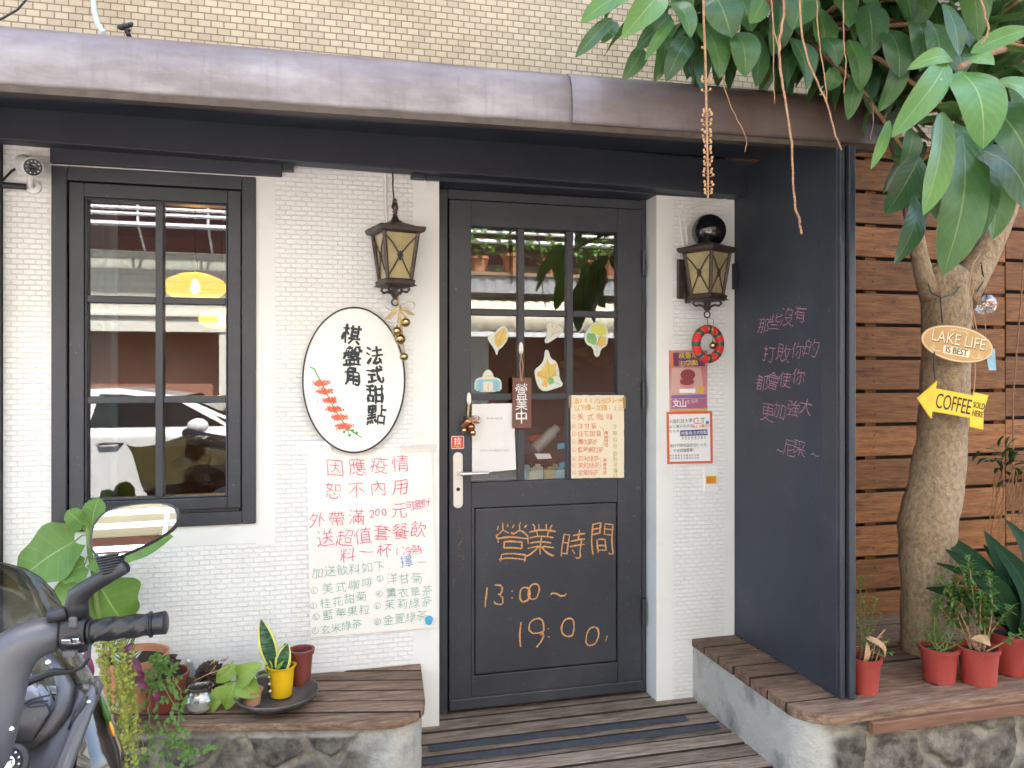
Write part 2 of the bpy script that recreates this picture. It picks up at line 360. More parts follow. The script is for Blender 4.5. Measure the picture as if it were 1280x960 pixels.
# one row per character, one list per stroke, each number = 100 x + y on a 64 grid
STROKES = [
[[1305,1358],[3320,3358],[5220,5258],[5850,2750],[546,2046],[1346,1346],[3340,5240],[2130,1835,1338],[415,420,831,1033,1335],[3330,5230],[5820,2520],[2605,3514],[5607,5014,4914]],
[[1755,1859,2060],[3345,3445,3751,3857,4957,5148,5247,5847],[525,936,1055,2754,2727],[1946,1749],[441,2741],[940,1041],[4631,5136,5240,3440],[3737,3740],[3537,3737],[4231,3737],[1932,1635],[2126,3426,4129,4231],[4231,4631],[5926,5825,5526,4828,4631],[5106,5020,1220,1206],[2506,2520],[3806,3820],[5806,506]],
[[2255,2258],[2255,2054,1751,1548,1545,1444,1420,1111,705],[3844,3949,4151,4254,2255],[1646,1746,1747,1646],[1546,1646],[842,1545],[4106,4305,5105,5307,5343,3844,3343,1644,1545],[3343,3306],[1431,5331],[1319,5319]],
[[2708,2808,2913,3420,3727,3831,4032,4058],[1753,957],[2648,5448],[1336,640],[2332,5732],[3831,4032],[807,1723],[5211,5214,4820],[2909,3008,3708,5211],[3010,3110,3011,3010],[5606,5410,5211],[2909,3010],[2809,2909]],
[[5453,4858],[5818,5915,5809,5605,5205,4906,4415,4033,3847,3857],[547,5747],[3847,3947],[832,3132],[1910,1932],[607,3413]],
[[355,454,1555,1656,2358,2657],[3504,3558],[5405,5458],[1525,1555],[5847,2947],[441,2541],[3528,5428],[705,725,2425,2409],[709,2409],[3508,5408]],
[[4528,4558],[1757,1721],[1737,638,656,2856,2838,1738],[2143,2350,2352],[1244,1051],[4545,5845],[1737,1738],[630,2830],[5605,5628,3628,3604],[520,2922],[3009,2616,2516],[2207,1915],[1407,1314,1214],[404,710,713],[3607,5607]],
[[5605,5556,756,705],[1515,1915,2723,3133,3248],[1539,4739],[3138,3139],[4715,3430,3031],[707,5607]],
[[3454,3359,3061],[5854,954,825,713,407,505],[4454,4449,4547,4525],[2650,2349,2145,2041,2023],[4116,3419,3420,3123,3041,3144,3244,3349],[3244,5744],[936,1436,1639,2040],[2037,2537,2739,3040],[3137,5537],[3131,5531],[3124,5824],[5707,5314,4916],[1507,1914,1915],[4709,4706,4404,3005,2807,2815]],
[[3751,3559],[806,1112,1423,1551,5851],[1439,939,646],[2129,2531,2834,2943,4643,4734,4931,5631,5833],[2129,1930],[4010,4919,5024,2324,2127,2129],[422,1026,1426],[3510,2620,2624],[5806,5404,4407,4208,4010,3510,3408,2706,2104,1905]],
[[1104,1158],[3958,3939],[2354,5754],[1844,1649],[434,646],[2446,5546],[2138,5938],[4605,5104,5205,5307,5331,2631,2604],[2622,5322],[2614,5314]],
[[1551,1658],[3832,5432,5453,3853,3832],[2851,3053],[551,2851],[428,627,1028,1631,1935,2135,2643,2851],[2831,1041,1251],[1935,2135],[3529,3832],[3617,2925],[5610,5120],[609,1019,1320],[4612,4507,4205,2305,1908,1919]],
[[754,5654],[3105,3142,3246,3450,3554],[623,1629,2740,3141],[5724,4633,3938]],
[[3241,2951,2357],[905,944,3044,3243,3344,5444,5407,5305,4804,4504,4306],[4721,4522,3928,3439,3044],[1620,1821,2427,2834,3040,3241]],
[[4106,4305,5105,5407,5454,1254,1123,914,505],[3254,3205],[1239,5439],[1124,5424]],
[[633,1143,1348,1449,1658],[4105,4158],[406,706,1109,1917,2222,2327,2427,2529,2940,3045,2949,1449],[5827,4539,4139],[2327,1333]],
[[440,839,1343,1546,1657],[3857,3741,2541,2557],[5844,5740,5240,4841,4857],[551,5851],[1551,1651],[726,734,5634,5726],[3104,3134],[1308,1323,5023,5009,4708,4208]],
[[4858,4743,3043,3058],[1353,757],[5853,2053],[3843,3805],[1136,540],[2104,2134,5734,5707,5504,5004],[5214,5118,4821,4825,4628,4429],[3020,3024,2828],[607,1423],[3813,4313,4721,4821],[2613,2919,3020],[3414,3219,3020]],
[[1154,5254],[636,5736],[5718,5813,5606,5105,4006,3909,3936],[506,705,1108,1714,2126,2235]],
[[654,5754],[3507,3804,4104,4805,5008,5054],[1216,1239,3339,3320,1220]],
[[2438,3139,5239,5356,1157,1139,2339,2438],[3139,3157],[1148,5348],[1830,1932,2335,2438],[4433,4133,3530,2828,1830,1229,1030],[1920,2023,2625,2728],[5419,5221,5021,4825,4427],[4922,4821,3320,3219,1920,1119,819],[2404,3105,3209,3219],[506,806,1913],[5506,4413,4113]],
[[1754,1558,1359],[4505,4557],[648,2848],[840,2540],[3336,5836],[831,2531],[905,922,2522,2508,908]],
[[4647,4751,5158,5459],[3147,3253,2858],[1450,858],[2447,5547],[3928,3946],[1312,1336,537],[2233,5733],[3933,3933],[2414,3118,3522,3827,3928],[5316,4327,3928],[504,507,811,1112,1312],[6109,5806,3005,2307,1312]],
[[6108,5706,3606,2506,1709,1758],[5656,5958],[539,2739,2937,3337,3944,4149,4256],[5656,3356],[4541,4839,5239,5440,5648,5656],[651,2651],[1739,1739],[3615,5515,5531,3531,3615],[506,716,817,829],[1725,2725],[1711,1312,1016,817]],
[[1204,1239,1141,1247,1858],[3742,3852,4054,3958],[2352,5652],[3852,3952],[2606,2742,5242,5341,5306],[432,434,739,1140],[2633,5333],[2624,5324],[2615,5315],[5906,2006]],
[[2853,2958],[652,5752],[2352,2249,1946,1843,1819],[6038,5737,4942,4643,4546,4149,4052],[237,637,1642,4542,4643],[1842,1842],[1834,4534],[1827,4527],[618,5718],[1507,1610,2115,2118],[5106,5008,4609,4612,4414,4214],[1007,1906,4608,4709]],
[[1856,2956],[1850,1856],[4746,5252,5354,5356,3656],[544,947,1150,1350,1553,1853],[2850,2649,1350],[4446,4248,3750,3650],[436,735,1538,1640,1941,2546,2549],[3942,4343,4446],[4446,4746],[5440,5043,4746],[1640,1343],[6129,5628,4631,4632,4034,3340,2939,2334,1932,1730],[3229,3133],[4731,4716],[328,727,1530,1730,1928,4728],[1729,1730],[1730,1730],[1729,1730],[1729,1606,3007,3208],[1729,1729],[1722,4722],[1716,4716],[5014,4716],[3313,3316],[5014,5515],[4609,5014],[5405,5305,4707,4609,4209,3313]],
[[3336,3849,3958,4260],[547,1050,1556,1757,1758,1960],[2848,1757],[1841,1746,1849],[5533,5742,5747,3847],[923,2623,2640,1841,940,908],[4437,4425,4224,3915,3409,3106,2707,2512,2312,2217],[932,2632],[5806,5212,4723,4425],[908,1409,2312]],
[[1558,1537,1437,1431,1530,1504],[5104,5158],[844,555],[2244,2555],[4249,3653],[537,2537],[1437,1537],[3933,3237],[413,1130,1431],[2419,2422,2028,1431],[3019,3218,4921,5122,5123,5923],[5122,5123]],
[[532,5832]],
[[1505,1558],[2753,5853],[4204,4237,4139,4345,4549,4653],[645,2345],[2626,3130,3837,4138],[5927,5334,4838],[2329,2332,1936,1437],[415,418,825,1133,1435]],
[[1245,755,456],[2038,2844,3655,3855],[6138,5638,5539,4449,4153,3855],[4036,3740],[3811,4924,5028,2529],[609,1326],[4405,4008,3812,3512,3015]],
[[4259,4247,4034,3828,3421,2322,520],[1746,1758],[855,2755],[5830,5928,5921,5720,5520,5324,5250,3550],[646,2946],[3037,2341],[537,1240],[4037,3539],[1721,1734],[4730,4433,4034],[731,2731],[5705,5311,5113,4814],[604,1213],[4105,3906,3712],[2505,2412]],
[[607,913,1224,1442,1457],[5506,5550,3851,3805],[2846,3149],[646,2846],[1507,1905,2406,2709,2826,2846],[3810,5510]],
[[1558,1451,1446,1245,927,1521,1920,2017,2414,2711],[5607,5651,3652,3606],[505,705,1108,2017,2019,2323,2529,2745,546],[1245,1446],[2017,2019],[3611,5611]],
[[554,5754],[3005,3053],[5327,3538,3038]],
[[605,1005,1207,1258],[4146,2647,2657,5756,5747,4146],[3647,3656],[4647,4656],[4131,4146],[546,1846],[2739,5539],[426,1228,1230,1931],[2431,5731],[3421,3331],[4921,5031],[1228,1230],[5621,2621],[4105,4121],[2313,5813]],
[[2150,2154,1957,1659],[4250,4355,4559,4759],[850,5550],[406,705,1808,2412,2817,2821,3021,3126,3149],[1140,5240],[531,5831],[3130,3131],[5721,721],[5806,5605,5305,4409,3616,3421]],
[[1905,2414,2621,2840,2859],[614,654,1654,1620,620],[5707,5751,4551,4507],[3005,3305,3608,3722,3845,2346],[4512,5712]],
[[3605,3658],[4704,4758],[615,653,1852,1821,621],[2648,3648],[4748,5848],[2634,3634],[4734,5734],[4721,5821],[2420,3620]],
[[3347,3352,3058,2759],[4747,4852,5258,5159],[1752,957,756],[2447,5747],[4046,4005],[1336,640,439],[2633,5533],[707,1523],[2219,5819]],
[[1705,1758],[4605,4658],[5846,546],[1728,4628],[1709,4609]],
[[1541,1646,1846,2049,2058],[4349,4358],[5754,654],[231,631,1340,1541],[4106,4304,4904,5207,5418,5440,1541],[3923,3828,4133,4434],[2805,2834],[1823,1928,1633],[1007,1712,2821,3021,3123,4523],[2721,2523,1023],[2821,2821],[4112,3219,3021],[2721,2821]],
[[1404,1434,1335,1458],[4136,4158],[2850,5550],[546,2146],[1346,1446],[2031,1835,1338],[2636,5836],[318,1034,1335],[4107,4129],[2722,5522],[2307,5807]],
[[2147,2158],[4247,4258],[5752,652],[1604,1628,1530,1633,2041,2342],[5716,5814,5809,5707,5405,4105,3706,3607,3523,3540],[3525,4026,5434],[324,724,1128,1529],[2620,3122,3523]],
[[2153,2158],[4449,4451,4253,4258],[5755,555],[1047,3147,4449,5348],[3114,3147],[542,5742],[3126,1226,1235,1336,5036,5235,5227,5126,3126],[2230,2033],[3929,4233],[820,5520],[514,5814],[405,805,1410],[5704,4910,4710],[3905,3709,3510],[2505,2409]],
[[6108,5707,5409,5013,4321,4126,3927,3731,3446,3247,3252,3354,3158,2859],[3047,2948,648],[5748,3448,3347,3047,2945,2944,1935,1833,1807],[3247,3347],[4126,4730,5336],[326,626,1431,1832],[1807,2308,3712]],
[[2050,2058],[4250,4258],[5754,654],[1334,1344,5043,4925,1325,1334],[1334,5034],[3104,3125],[515,5715]],
[[1947,1958],[4347,4358],[5752,652],[430,629,1734,3145,5032,5729,6030],[2206,2404,3004,3106,3133],[1325,4925],[807,1008,1817,2018],[4913,4318]],
[[2052,2058],[4252,4258],[5755,555],[3046,846,826,3026],[3431,3940,4041,4146],[2040,2046],[5541,4041],[833,2032,2833,2839,839],[4927,4634],[2026,2032],[5106,5119,1219,1206],[2506,2519],[3806,3819],[5906,406]],
[[635,1343,1544,1547,2050,2058],[4350,4358],[5854,554],[5743,1544],[1415,1636,5136],[3624,3628,2932,2936],[5024,5136],[1524,1524],[5824,524],[2820,2824],[3616,2820],[3506,4106]],
[[3155,5056,5155,5135,5034,1334,1235,1255,3155],[3105,3155],[1245,5145],[625,2725,2823,3624,3725,5725],[3123,3124],[5708,5210,4216,3720,3624],[508,707,1411,2216,2823]],
[[1404,1427,1328,1437,1458],[4253,4158],[2043,2354,2556],[844,555],[2947,5647],[3716,3338],[4707,4711,5238],[537,2237],[1337,1437],[411,416,1027,1328,1330],[2219,2222,1828,1330],[2707,5807]],
[[2047,2058],[4347,4358],[5753,653],[3104,3145],[639,5739],[5527,3627,3626,2826,2727,827],[508,708,1915,2521,2826],[3126,3126],[6109,5608,5111,4019,3722,3626]],
[[2049,2058],[4249,4258],[5754,654],[841,2042,2143,2944,3243],[4306,4604,5204,5507,5544],[2042,2005],[4216,4241],[630,1830,1929,2030,3230],[1929,2030],[611,1217,1523,1925],[2025,1925],[3116,3117,2424,2025]],
[[1440,740,742,1458],[4943,3244,3247,3453,3654,3658],[4835,4942,5045,5254,3654],[826,830,1336,1440,1641,2049],[2128,2035],[2735,5835],[4334,4205,3904,3504,3206],[3424,3029],[4923,5629],[826,2128],[4923,4326],[5810,5018,4923],[2213,2020],[2812,3918,4318],[504,508,716,618],[1509,1417]],
[[3249,3254,2958],[5749,649],[1629,1733,2643,2749],[4538,3730,3529,1329],[1610,1714,3325,3429],[5112,5116,4522],[5607,5411,5312,2309,1009]],
[[3105,3158],[1744,1055],[4442,4845,5354],[634,2834,2833,3533,3634,5734],[609,1314,1919,2833],[6010,5709,4915,4025,3533]],
[[3256,3359],[440,639,1543,1645,2450,2955,3256],[5940,5739,5143,4943,4844,4347,3256],[1543,1739,4639,4943],[3106,3139],[926,5426],[1912,1520],[4312,4720],[606,5706]],
[[2050,2058],[4350,4358],[5754,654],[3144,3148],[736,843,3144,5543,5642,5636],[1536,4836],[1621,1614,4714,4629,1629,1621],[1621,4721],[506,5706]],
[[4449,4558,4761],[1749,1859],[852,1056],[5453,5555,5756],[2653,2756],[3351,3655],[738,540,543,1044,1749],[2544,1749],[3044,3343,3644,4449],[5631,5642,4947,4449],[731,738],[738,5638],[1822,4522,4623,4631,1731,1723,1822],[1206,1315,5115,5215,5206],[1206,5206]],
[[2548,2558],[3848,3858],[1547,1553,1258],[4847,4852,5157],[5747,647],[2337,2047],[4137,4347],[5536,936],[3136,3105],[1228,5228],[619,2719,2718,3618,3719,5719],[407,606,1308,2414,2718],[5907,5606,4709,3914,3618]],
[[4239,4258],[712,755,2054,2017,717],[2951,5651],[5839,2639],[4006,4204,4804,5006,5139],[736,2036],[2627,5827],[3613,3120]],
[[804,856,2556,2655,2638,838],[4605,5405,5607,5556,3756,3738,5538],[847,2647],[3747,5547],[2207,2229,4129,4110,2210],[2220,4120]],
[[2955,3257],[555,2955],[1555,1427,1325,1115,606],[2955,2810,2606,2005,1807],[3904,3955,5655,5651,4938,4935,5430,5626,5721,5718,5314,4714,4415],[640,2940],[1540,1540],[1325,1426],[525,2925]],
[[1931,1958],[5740,5838,5732,5531,3931,3733,3737,3758],[930,951],[3746,4247,5251,5651],[1948,2948],[2932,529],[1320,5120],[606,5706]],
[[1753,958],[2537,2945,3152,3253,3358],[4038,4336,4936,5237,5342,5452,3253],[1335,1336,541],[4313,5224,5327,5229,2529],[3913,3123,3029],[807,1623],[1906,2205,2505,3610,3913],[3913,4313],[6106,5705,5306,4609,4313]],
[[2450,2658],[650,5750],[1736,2146,2250],[1939,5038,4906,4805,4104,3806],[627,727,1435,1736],[1736,1835,1804],[1828,5028],[1817,5017]],
[[1458,1407,1406,1205,705,706,507],[2853,5853],[3307,3705,4105,4505,4707,4753],[546,2346],[525,1427,1429,2430],[1427,1429]],
[[3540,3646,3747,3958],[2533,2520,721,756,2556,2534],[3747,5847],[4521,4722,4928,5340,5346],[744,2544],[733,2533,2534,3034,3339,3540],[4521,4223,3738,3540],[2533,2534],[4517,4521],[4517,3206,3006,2908,2808,2806,2706,2708],[6006,5706,5507,4716,4517],[2806,2115],[505,910,1115],[2708,2808],[2806,2906]],
[[1205,1142,1247,1858,2059],[2337,2746,2846,3158],[5637,5844,5746,2846],[3405,3905,4107,4146],[334,739,1141],[2314,2825,3031],[5814,5231]],
[[3239,3648,3749,3959],[1549,1658],[711,2511,2548,1549,748,706],[3749,5749],[3908,4205,4905,5207,5309,5519,5749],[4523,3933],[731,2531]],
[[1740,1758],[2540,2849,3049,3356],[4005,4055,5854,6055],[4813,5513,5614,5818,5727,5530,5035,5038,5650,5754],[2849,2551,751],[3339,439],[1630,1733,1936,2039],[3008,3029,1729,1530,1229,1026,525,225],[1105,1127],[1119,3019],[1108,3008]],
[[6045,5644,4649,4249,4052,3258,2352,2350],[444,1044,1045,1949,2350],[2350,2348,4148,4150],[1044,1042,1241,1229,1328,5028,5129,5140,5041,1241],[3128,3140],[2432,2233,2136],[4032,4236],[1606,1621,1722,4721,4706,1606],[1614,4714]],
[[1304,1341,1243,1348,1550,1858],[1806,2205,2807,3109,3413,3614,3818,4028,4058],[2252,5852],[434,435,841,1242],[4027,2527,2441,5641,5627,4028],[4027,4028],[6106,5704,4009,3214,2521,2522],[3413,3513]],
[[655,5755],[2612,3019,3125,3225,3255],[3225,1225,1246,5345,5225,3225],[1235,5335],[2212,1420],[306,605,1206,2110,2212],[2212,2612],[6107,5805,4106,2809,2612]],
[[3044,3148,3451,3858,4159],[2126,627,740,2141,2055,655],[5743,5546,5346,5151],[2645,3344,5045,5346],[4239,4207],[4221,2921,2934,5533,5521,4221],[2126,2329],[1907,2120,2126],[5805,5707,5508,5314,5115],[2606,5508],[1005,1605,1907],[2106,1907]],
[[606,1007,1713,2218,2626,2935,3138,3158],[5740,3340,3238,3040,640],[5606,5307,4811,4317,3726,3436,3138,3139],[3138,3138],[3138,3238],[3238,3238],[3138,3238]],
[[706,912,1222,1356,5156,5242,1342],[5517,5614,5511,5207,3407,2608,2411,2434],[2421,3323,5030,5329]],
[[754,2354,4957,5257,5456],[4536,5044,5249],[3141,3046,2848],[1639,1246,1047],[3105,3134],[629,2729,2827,3427,3629,5729],[209,608,1211,1916,2523,2827],[6009,5608,4714,3427]],
[[3158,3105],[5522,5447,847,822],[825,5425]],
[[4420,4424,4732,4941,5056],[1215,1253],[3441,2752],[1215,1716,2821],[2306,2705,3309,3915,4219,4420],[5706,5411,4619,4420],[912,1215]],
[[3559,3538],[4958,4938],[2132,2020,720,756,2156,2132],[5753,2853],[5646,2946],[744,2144],[2638,5938],[4238,4215],[732,2132],[4505,4804,5405,5530,5431,3131,3004],[3023,5523],[505,810,914,1216],[2208,1914],[2614,5914]],
[[3448,3552,3758],[1319,1357],[3806,4104,5004,5205,5408,5622,5748,3348,3147,2639],[443,2043],[3933,3337],[414,514,1217,1319,1820,2322,2425],[2711,2814,4824]],
[[640,744,1151,1458],[4249,4258],[2556,5856],[726,830,1337,1440,1641,1844,1949],[2749,5649],[3643,2643,2535,2634,5634,5735,5742,5643,3643],[3635,3643],[4735,4743],[640,1440],[2111,1919,2124,1934],[5523,5528,2828,2813,5413,5514,5523],[526,2027],[2823,5523],[1407,1318],[2818,5518],[405,617],[5705,4809,4710,4713],[2205,2504,3408,3708]],
[[3353,3059,2759],[5847,547],[605,1810,3018,3624,4131,4742,4747],[6007,5506,5107,4112,3418,2725,2132,1642,1547],[3120,3120],[3120,3220],[3220,3220],[3120,3220]],
[[3109,3158],[945,909,5409],[5405,5445]],
[[707,756,5655,5607],[4549,4251],[3820,3826,3727,3631,3450],[1543,4843],[1726,2726,2835,1736,1726],[3825,4127,4536],[3820,4315,4714,4918,4822],[1418,3020],[2914,3620,3820],[707,5607]],
[[5104,5158],[553,1554,1756,2257],[1505,1554],[4248,3653,3254],[441,2541],[1540,1541],[3932,3336],[2424,2427,2131,1534],[414,418,824,1130,1532],[2917,5822],[5020,5121]],
[[406,604,1004,1205,1307,1358],[4135,4158],[2649,5649],[546,2046],[2206,2505,2806,4214,4922,5330,5434,5335,2934],[5806,5705,5505,4709,4114,3324,3030,2934],[526,1327,1429,2130,2332],[1327,1328],[4114,4214]],
[[3355,3659],[2058,1155,1236],[3055,2957,2757],[4257,5257,5356,5236],[2452,2752,3055],[3055,3355],[3752,3652,3355],[1150,2150],[4250,5250],[3044,2847,2447],[2636,2640,2942,3044],[3044,3344],[3642,3344],[1243,2043],[5243,4243],[5629,5636,5536,736,729],[4728,1728],[2205,2404,3105,3207,3219,3321,4125,4227],[516,5816],[3216,3216]],
[[1546,4946,4956,1456,1447,1546],[1123,1138,5238,5114,1214,1123],[1131,5231],[1123,5223],[2110,2114],[4110,4114],[305,805,2110],[2410,2110],[6005,5605,4210,3810]],
[[3158,3106],[737,1245,1446,1657],[1446,5446],[1227,5227],[606,5806]],
[[4040,4058],[1553,857],[5148,5757],[2949,2556],[1335,540],[4406,4605,5205,5407,5440,2640,2604],[2629,5429],[706,1523],[2618,5418]],
[[2442,2458],[3958,3938],[856,5256,5355,5350,5249,1148,1043,1142,5642,5638,5436,5136,5034,1934,1835],[1835,2039,2141],[5135,4837],[434,533,933,1835],[5135,5014,4913,1413,1334],[1327,5027],[1320,5020],[2209,2213],[4110,4113],[6005,5505,4209,4210,3910],[505,1105,2510]],
[[1504,1558],[4339,4358],[534,537,645,745,753,955],[3052,5552],[745,2145],[5839,2739],[3906,4304,4905,5006,5139],[523,1525,1527,2228,2430],[2827,5827],[1525,1527],[3714,3419,3021]],
[[3039,3346,3547,3757,4060],[1758,1350,845,740,1740,2043,2348],[3907,4205,5005,5308,5518,5646,3547],[927,1031,1536,1640],[2626,2627,2529,2532,2335],[4523,3931],[626,827,1226,1928,2528],[2711,2419],[506,815,718],[1808,1617]],
[[3719,3741,2741,2758],[1857,1155,1054,1119],[5219,5355,4455],[2752,3752],[1043,1943],[4443,5343],[2619,2634],[1131,1931],[4431,5231],[519,5819],[406,805,2113,2413],[5606,4113]],
[[605,1105,1208,1258],[4228,4158],[2556,2551,3051,5551,5656],[4151,4151],[3051,2945,2844,2741,2727],[4148,3948],[546,1646],[2945,3044,5644],[2339,2740,2738,5438],[2733,5433],[1229,1830],[2727,4127,4228,4327,5827],[526,1127],[5104,5604,5707,5621,2521,2404],[3619,3621],[5215,4717,4519,4521],[3014,3416,3619],[3412,3313,3215],[3407,4707,4712,4613,3412],[3407,3412]],
[[954,1053,2855,3154,3255,4858,5257],[3154,3107,3106,2905,1905],[1040,5440],[525,5825]],
[[5717,5914,5808,5705,5404,5105,4808,4316,4321,4126,3939,3840,3858],[653,1954,2857,3056],[5450,4857],[1954,1908,1805,1304,1104,706],[5740,540],[3939,3840],[4321,4722,5331],[322,621,1924,2025,3127],[1924,1925],[2708,3008,4015,4316]],
[[4556,1556],[2106,2205,3005,3207,3243,3345,4351,4556],[5811,5813,5318,4926,4544],[612,1322,1840,1742,642],[4834,5134,5641],[2438,3938],[2328,4128],[2018,4318]],
[[1454,1258],[3546,3558],[5146,5158],[5852,2752],[448,2248],[4344,4043,4037,3735,3731,3424,3422,3522,3504],[640,2040],[2736,5836],[3735,3936],[631,2031],[605,622,2122,2108,608],[2717,3222,5522,5604],[3507,5607]],
[[1752,1858],[540,1045,1452,1652,5652],[3605,3804,4304,4504,4707,4920,5041,1641,1529,1218,1312,5612],[3627,3632,2837],[427,5827],[1427,1427],[3512,3517,2623,2627],[4812,4813]],
[[5006,5054,1354,1305],[1332,5032],[1309,5009]],
[[704,756,2056,2155,2152,1742,1739,2035,2131,2122,1819,1619],[3032,5332,5455,3056,3006,4209],[3044,5444],[5706,5308,4814,4718,4519,4323,4132],[4718,4919,5725]],
[[905,953,2358,2658],[2836,3036,3542,3650,3656,4956,5039,5238,5938],[943,2343],[930,2330],[2506,2905,3507,4111,4717,5225,5329,5230,3430],[6006,5605,4511,3622,3425,3430],[415,2518],[916,916],[4313,4313],[4313,4413],[4413,4413],[4313,4413]],
[[1458,1408,1205,705,506],[2504,2506,2915,3126,3153,3254,4555,5357,5657],[546,2246],[3137,5837],[4805,4837],[525,1427,1429,1629,2330],[1427,1429]],
[[540,840,2046,3055,3256,3359],[6041,5640,4844,3949,3256],[3740,3540,2944],[1434,4534,4835],[3922,3925,4330,4434],[1305,1422,3822,4921,4905],[1307,4907]],
[[4153,4059],[506,704,1104,1205,1307,1358],[2847,5747],[546,2046],[3616,3238],[4607,5238],[525,1327,1429,2130],[1327,1328],[2407,5907]],
[[1410,1710,2212,2416,2625,2633,2443,2047,1648,1147,743,538,430,520,716,1012,1410]],
[[1510,1548]],
[[1010,1116,1824,2231,2340,2045,1648,747,445,341],[408,1010,2610]],
[[1830,2237,2242,2145,1847,1548,747],[415,611,910,1710,2214,2322,2226,1928,1830],[1430,1830]],
[[2349,2143,2210],[624,830,1539,1741,2142],[323,524,2624]],
[[315,511,910,1610,2214,2417,2424,2227,1830,932,948,2248]],
[[728,1829,2228,2426,2622,2514,2111,1910,1410,1011,618,524,728,936,1241,1947]],
[[648,2548,3051],[1011,2341,2548]],
[[1129,636,640,744,1047,1448,2147,2444,2541,2535,2232,2129],[1129,625,518,614,1011,1310,1910,2514,2617,2524,2129],[1129,2129]],
[[1211,1816,2323,2329,2532,2539,2444,1948,1448,1047,644,539,535,930,1429,2329],[2128,2229],[2128,2127,2028,2128]],
[[633,733],[610,710]],
[[222,525,1326,2222,2622,3324,3527]],
[[1201,812,725,832,1141,1751]],
[[801,1215,1229,842,449,151]],
[[710,748,2347,2744,2841,2734,2430,1929,729]],
[[3847,3825,3616,3413,2710,1710,1212,718,624,648]],
[[2710,710,747]],
[[3912,3310,2110,1512,1017,722,631,940,1546,1947,2448,3547,3846,4142]],
[[448,3448],[1910,1948]],
[[2110,3110,3511,4115,4421,4626,4632,4437,4043,3447,2348,1747,1041,736,626,820,1314,2110]],
[[710,748,2448],[730,2430]],
[[2610,710,748,2648],[729,2529]],
[[317,512,1010,1710,2112,2315,2418,2224,735,538,542,847,1348,1748,2247,2542]],
[[810,2610,3313,3818,4125,4133,3840,3345,2348,748,810]],
[[710,748],[3810,3847],[729,3829]],
[[710,748,1948,2147,2544,2636,2533,2029],[729,2029],[3608,3309,2719,2126,2029]],
[[710,748]],
[[729,2229,2826,3024,3119,2914,2310,1710,710,748,2247,2644,2742,2636,2533,2332,2229]],
[[1530,1633,2846,3149,3651],[710,748],[730,1530],[4007,3509,1628,1530]],
[[2044,2047],[1123,1127,1741,1843,2044],[3023,3028,2441,2244,2044],[409,922,1123],[3909,3809,3321,3123,1123]],
[[1657,1551,1349,1421],[344,644,1048,1349,1551,5551],[1349,1351,1551],[2521,2551],[3721,3751],[4921,4951],[736,5536],[5821,521],[404,806,1214,1415],[5705,5312,5114,4815],[4205,4006,3813,3514],[2505,2412]],
[[2653,3854,5258,5457],[1654,957],[4125,4155],[1336,540],[2240,5840],[2704,2725,5425,5407],[707,1417,1623],[2707,5407]],
[[4258,4235,4035,4030,4328],[1554,1258],[2849,5749],[448,2148],[640,1940],[2935,5635],[4035,4235],[631,1931],[4914,5010,4807,3707,3609,3624],[605,622,2022,2008,608],[2611,2922],[5811,5421]],
[[1554,1358,1159],[4358,4340],[2955,5755],[448,2348],[3147,5647],[640,2140],[2839,5939],[4605,4804,5405,5531,3332,3304],[631,2131],[3324,5524],[605,622,2122,2108,608],[3316,5516]],
[[633,1447,1649,1858],[1649,5648,5519,5208,5106,4905,4205,3807],[812,1621,2230,2744,2848],[2406,3012,3521,4138,4248]],
[[1056,5356],[3135,3156],[640,749,5549,5648,5640],[1442,2442],[3942,4942],[1335,2435],[3935,5135],[1213,5113,5128,5028,1328,1210],[5813,5911,5808,5605,3704,3305,3107,3111,3128],[1220,5120]]]
for c in txt:
    if c not in GLYPHS: GLYPHS[c] = [[(v // 100 / 64, v % 100 / 64) for v in q] for q in STROKES[len(GLYPHS)]]
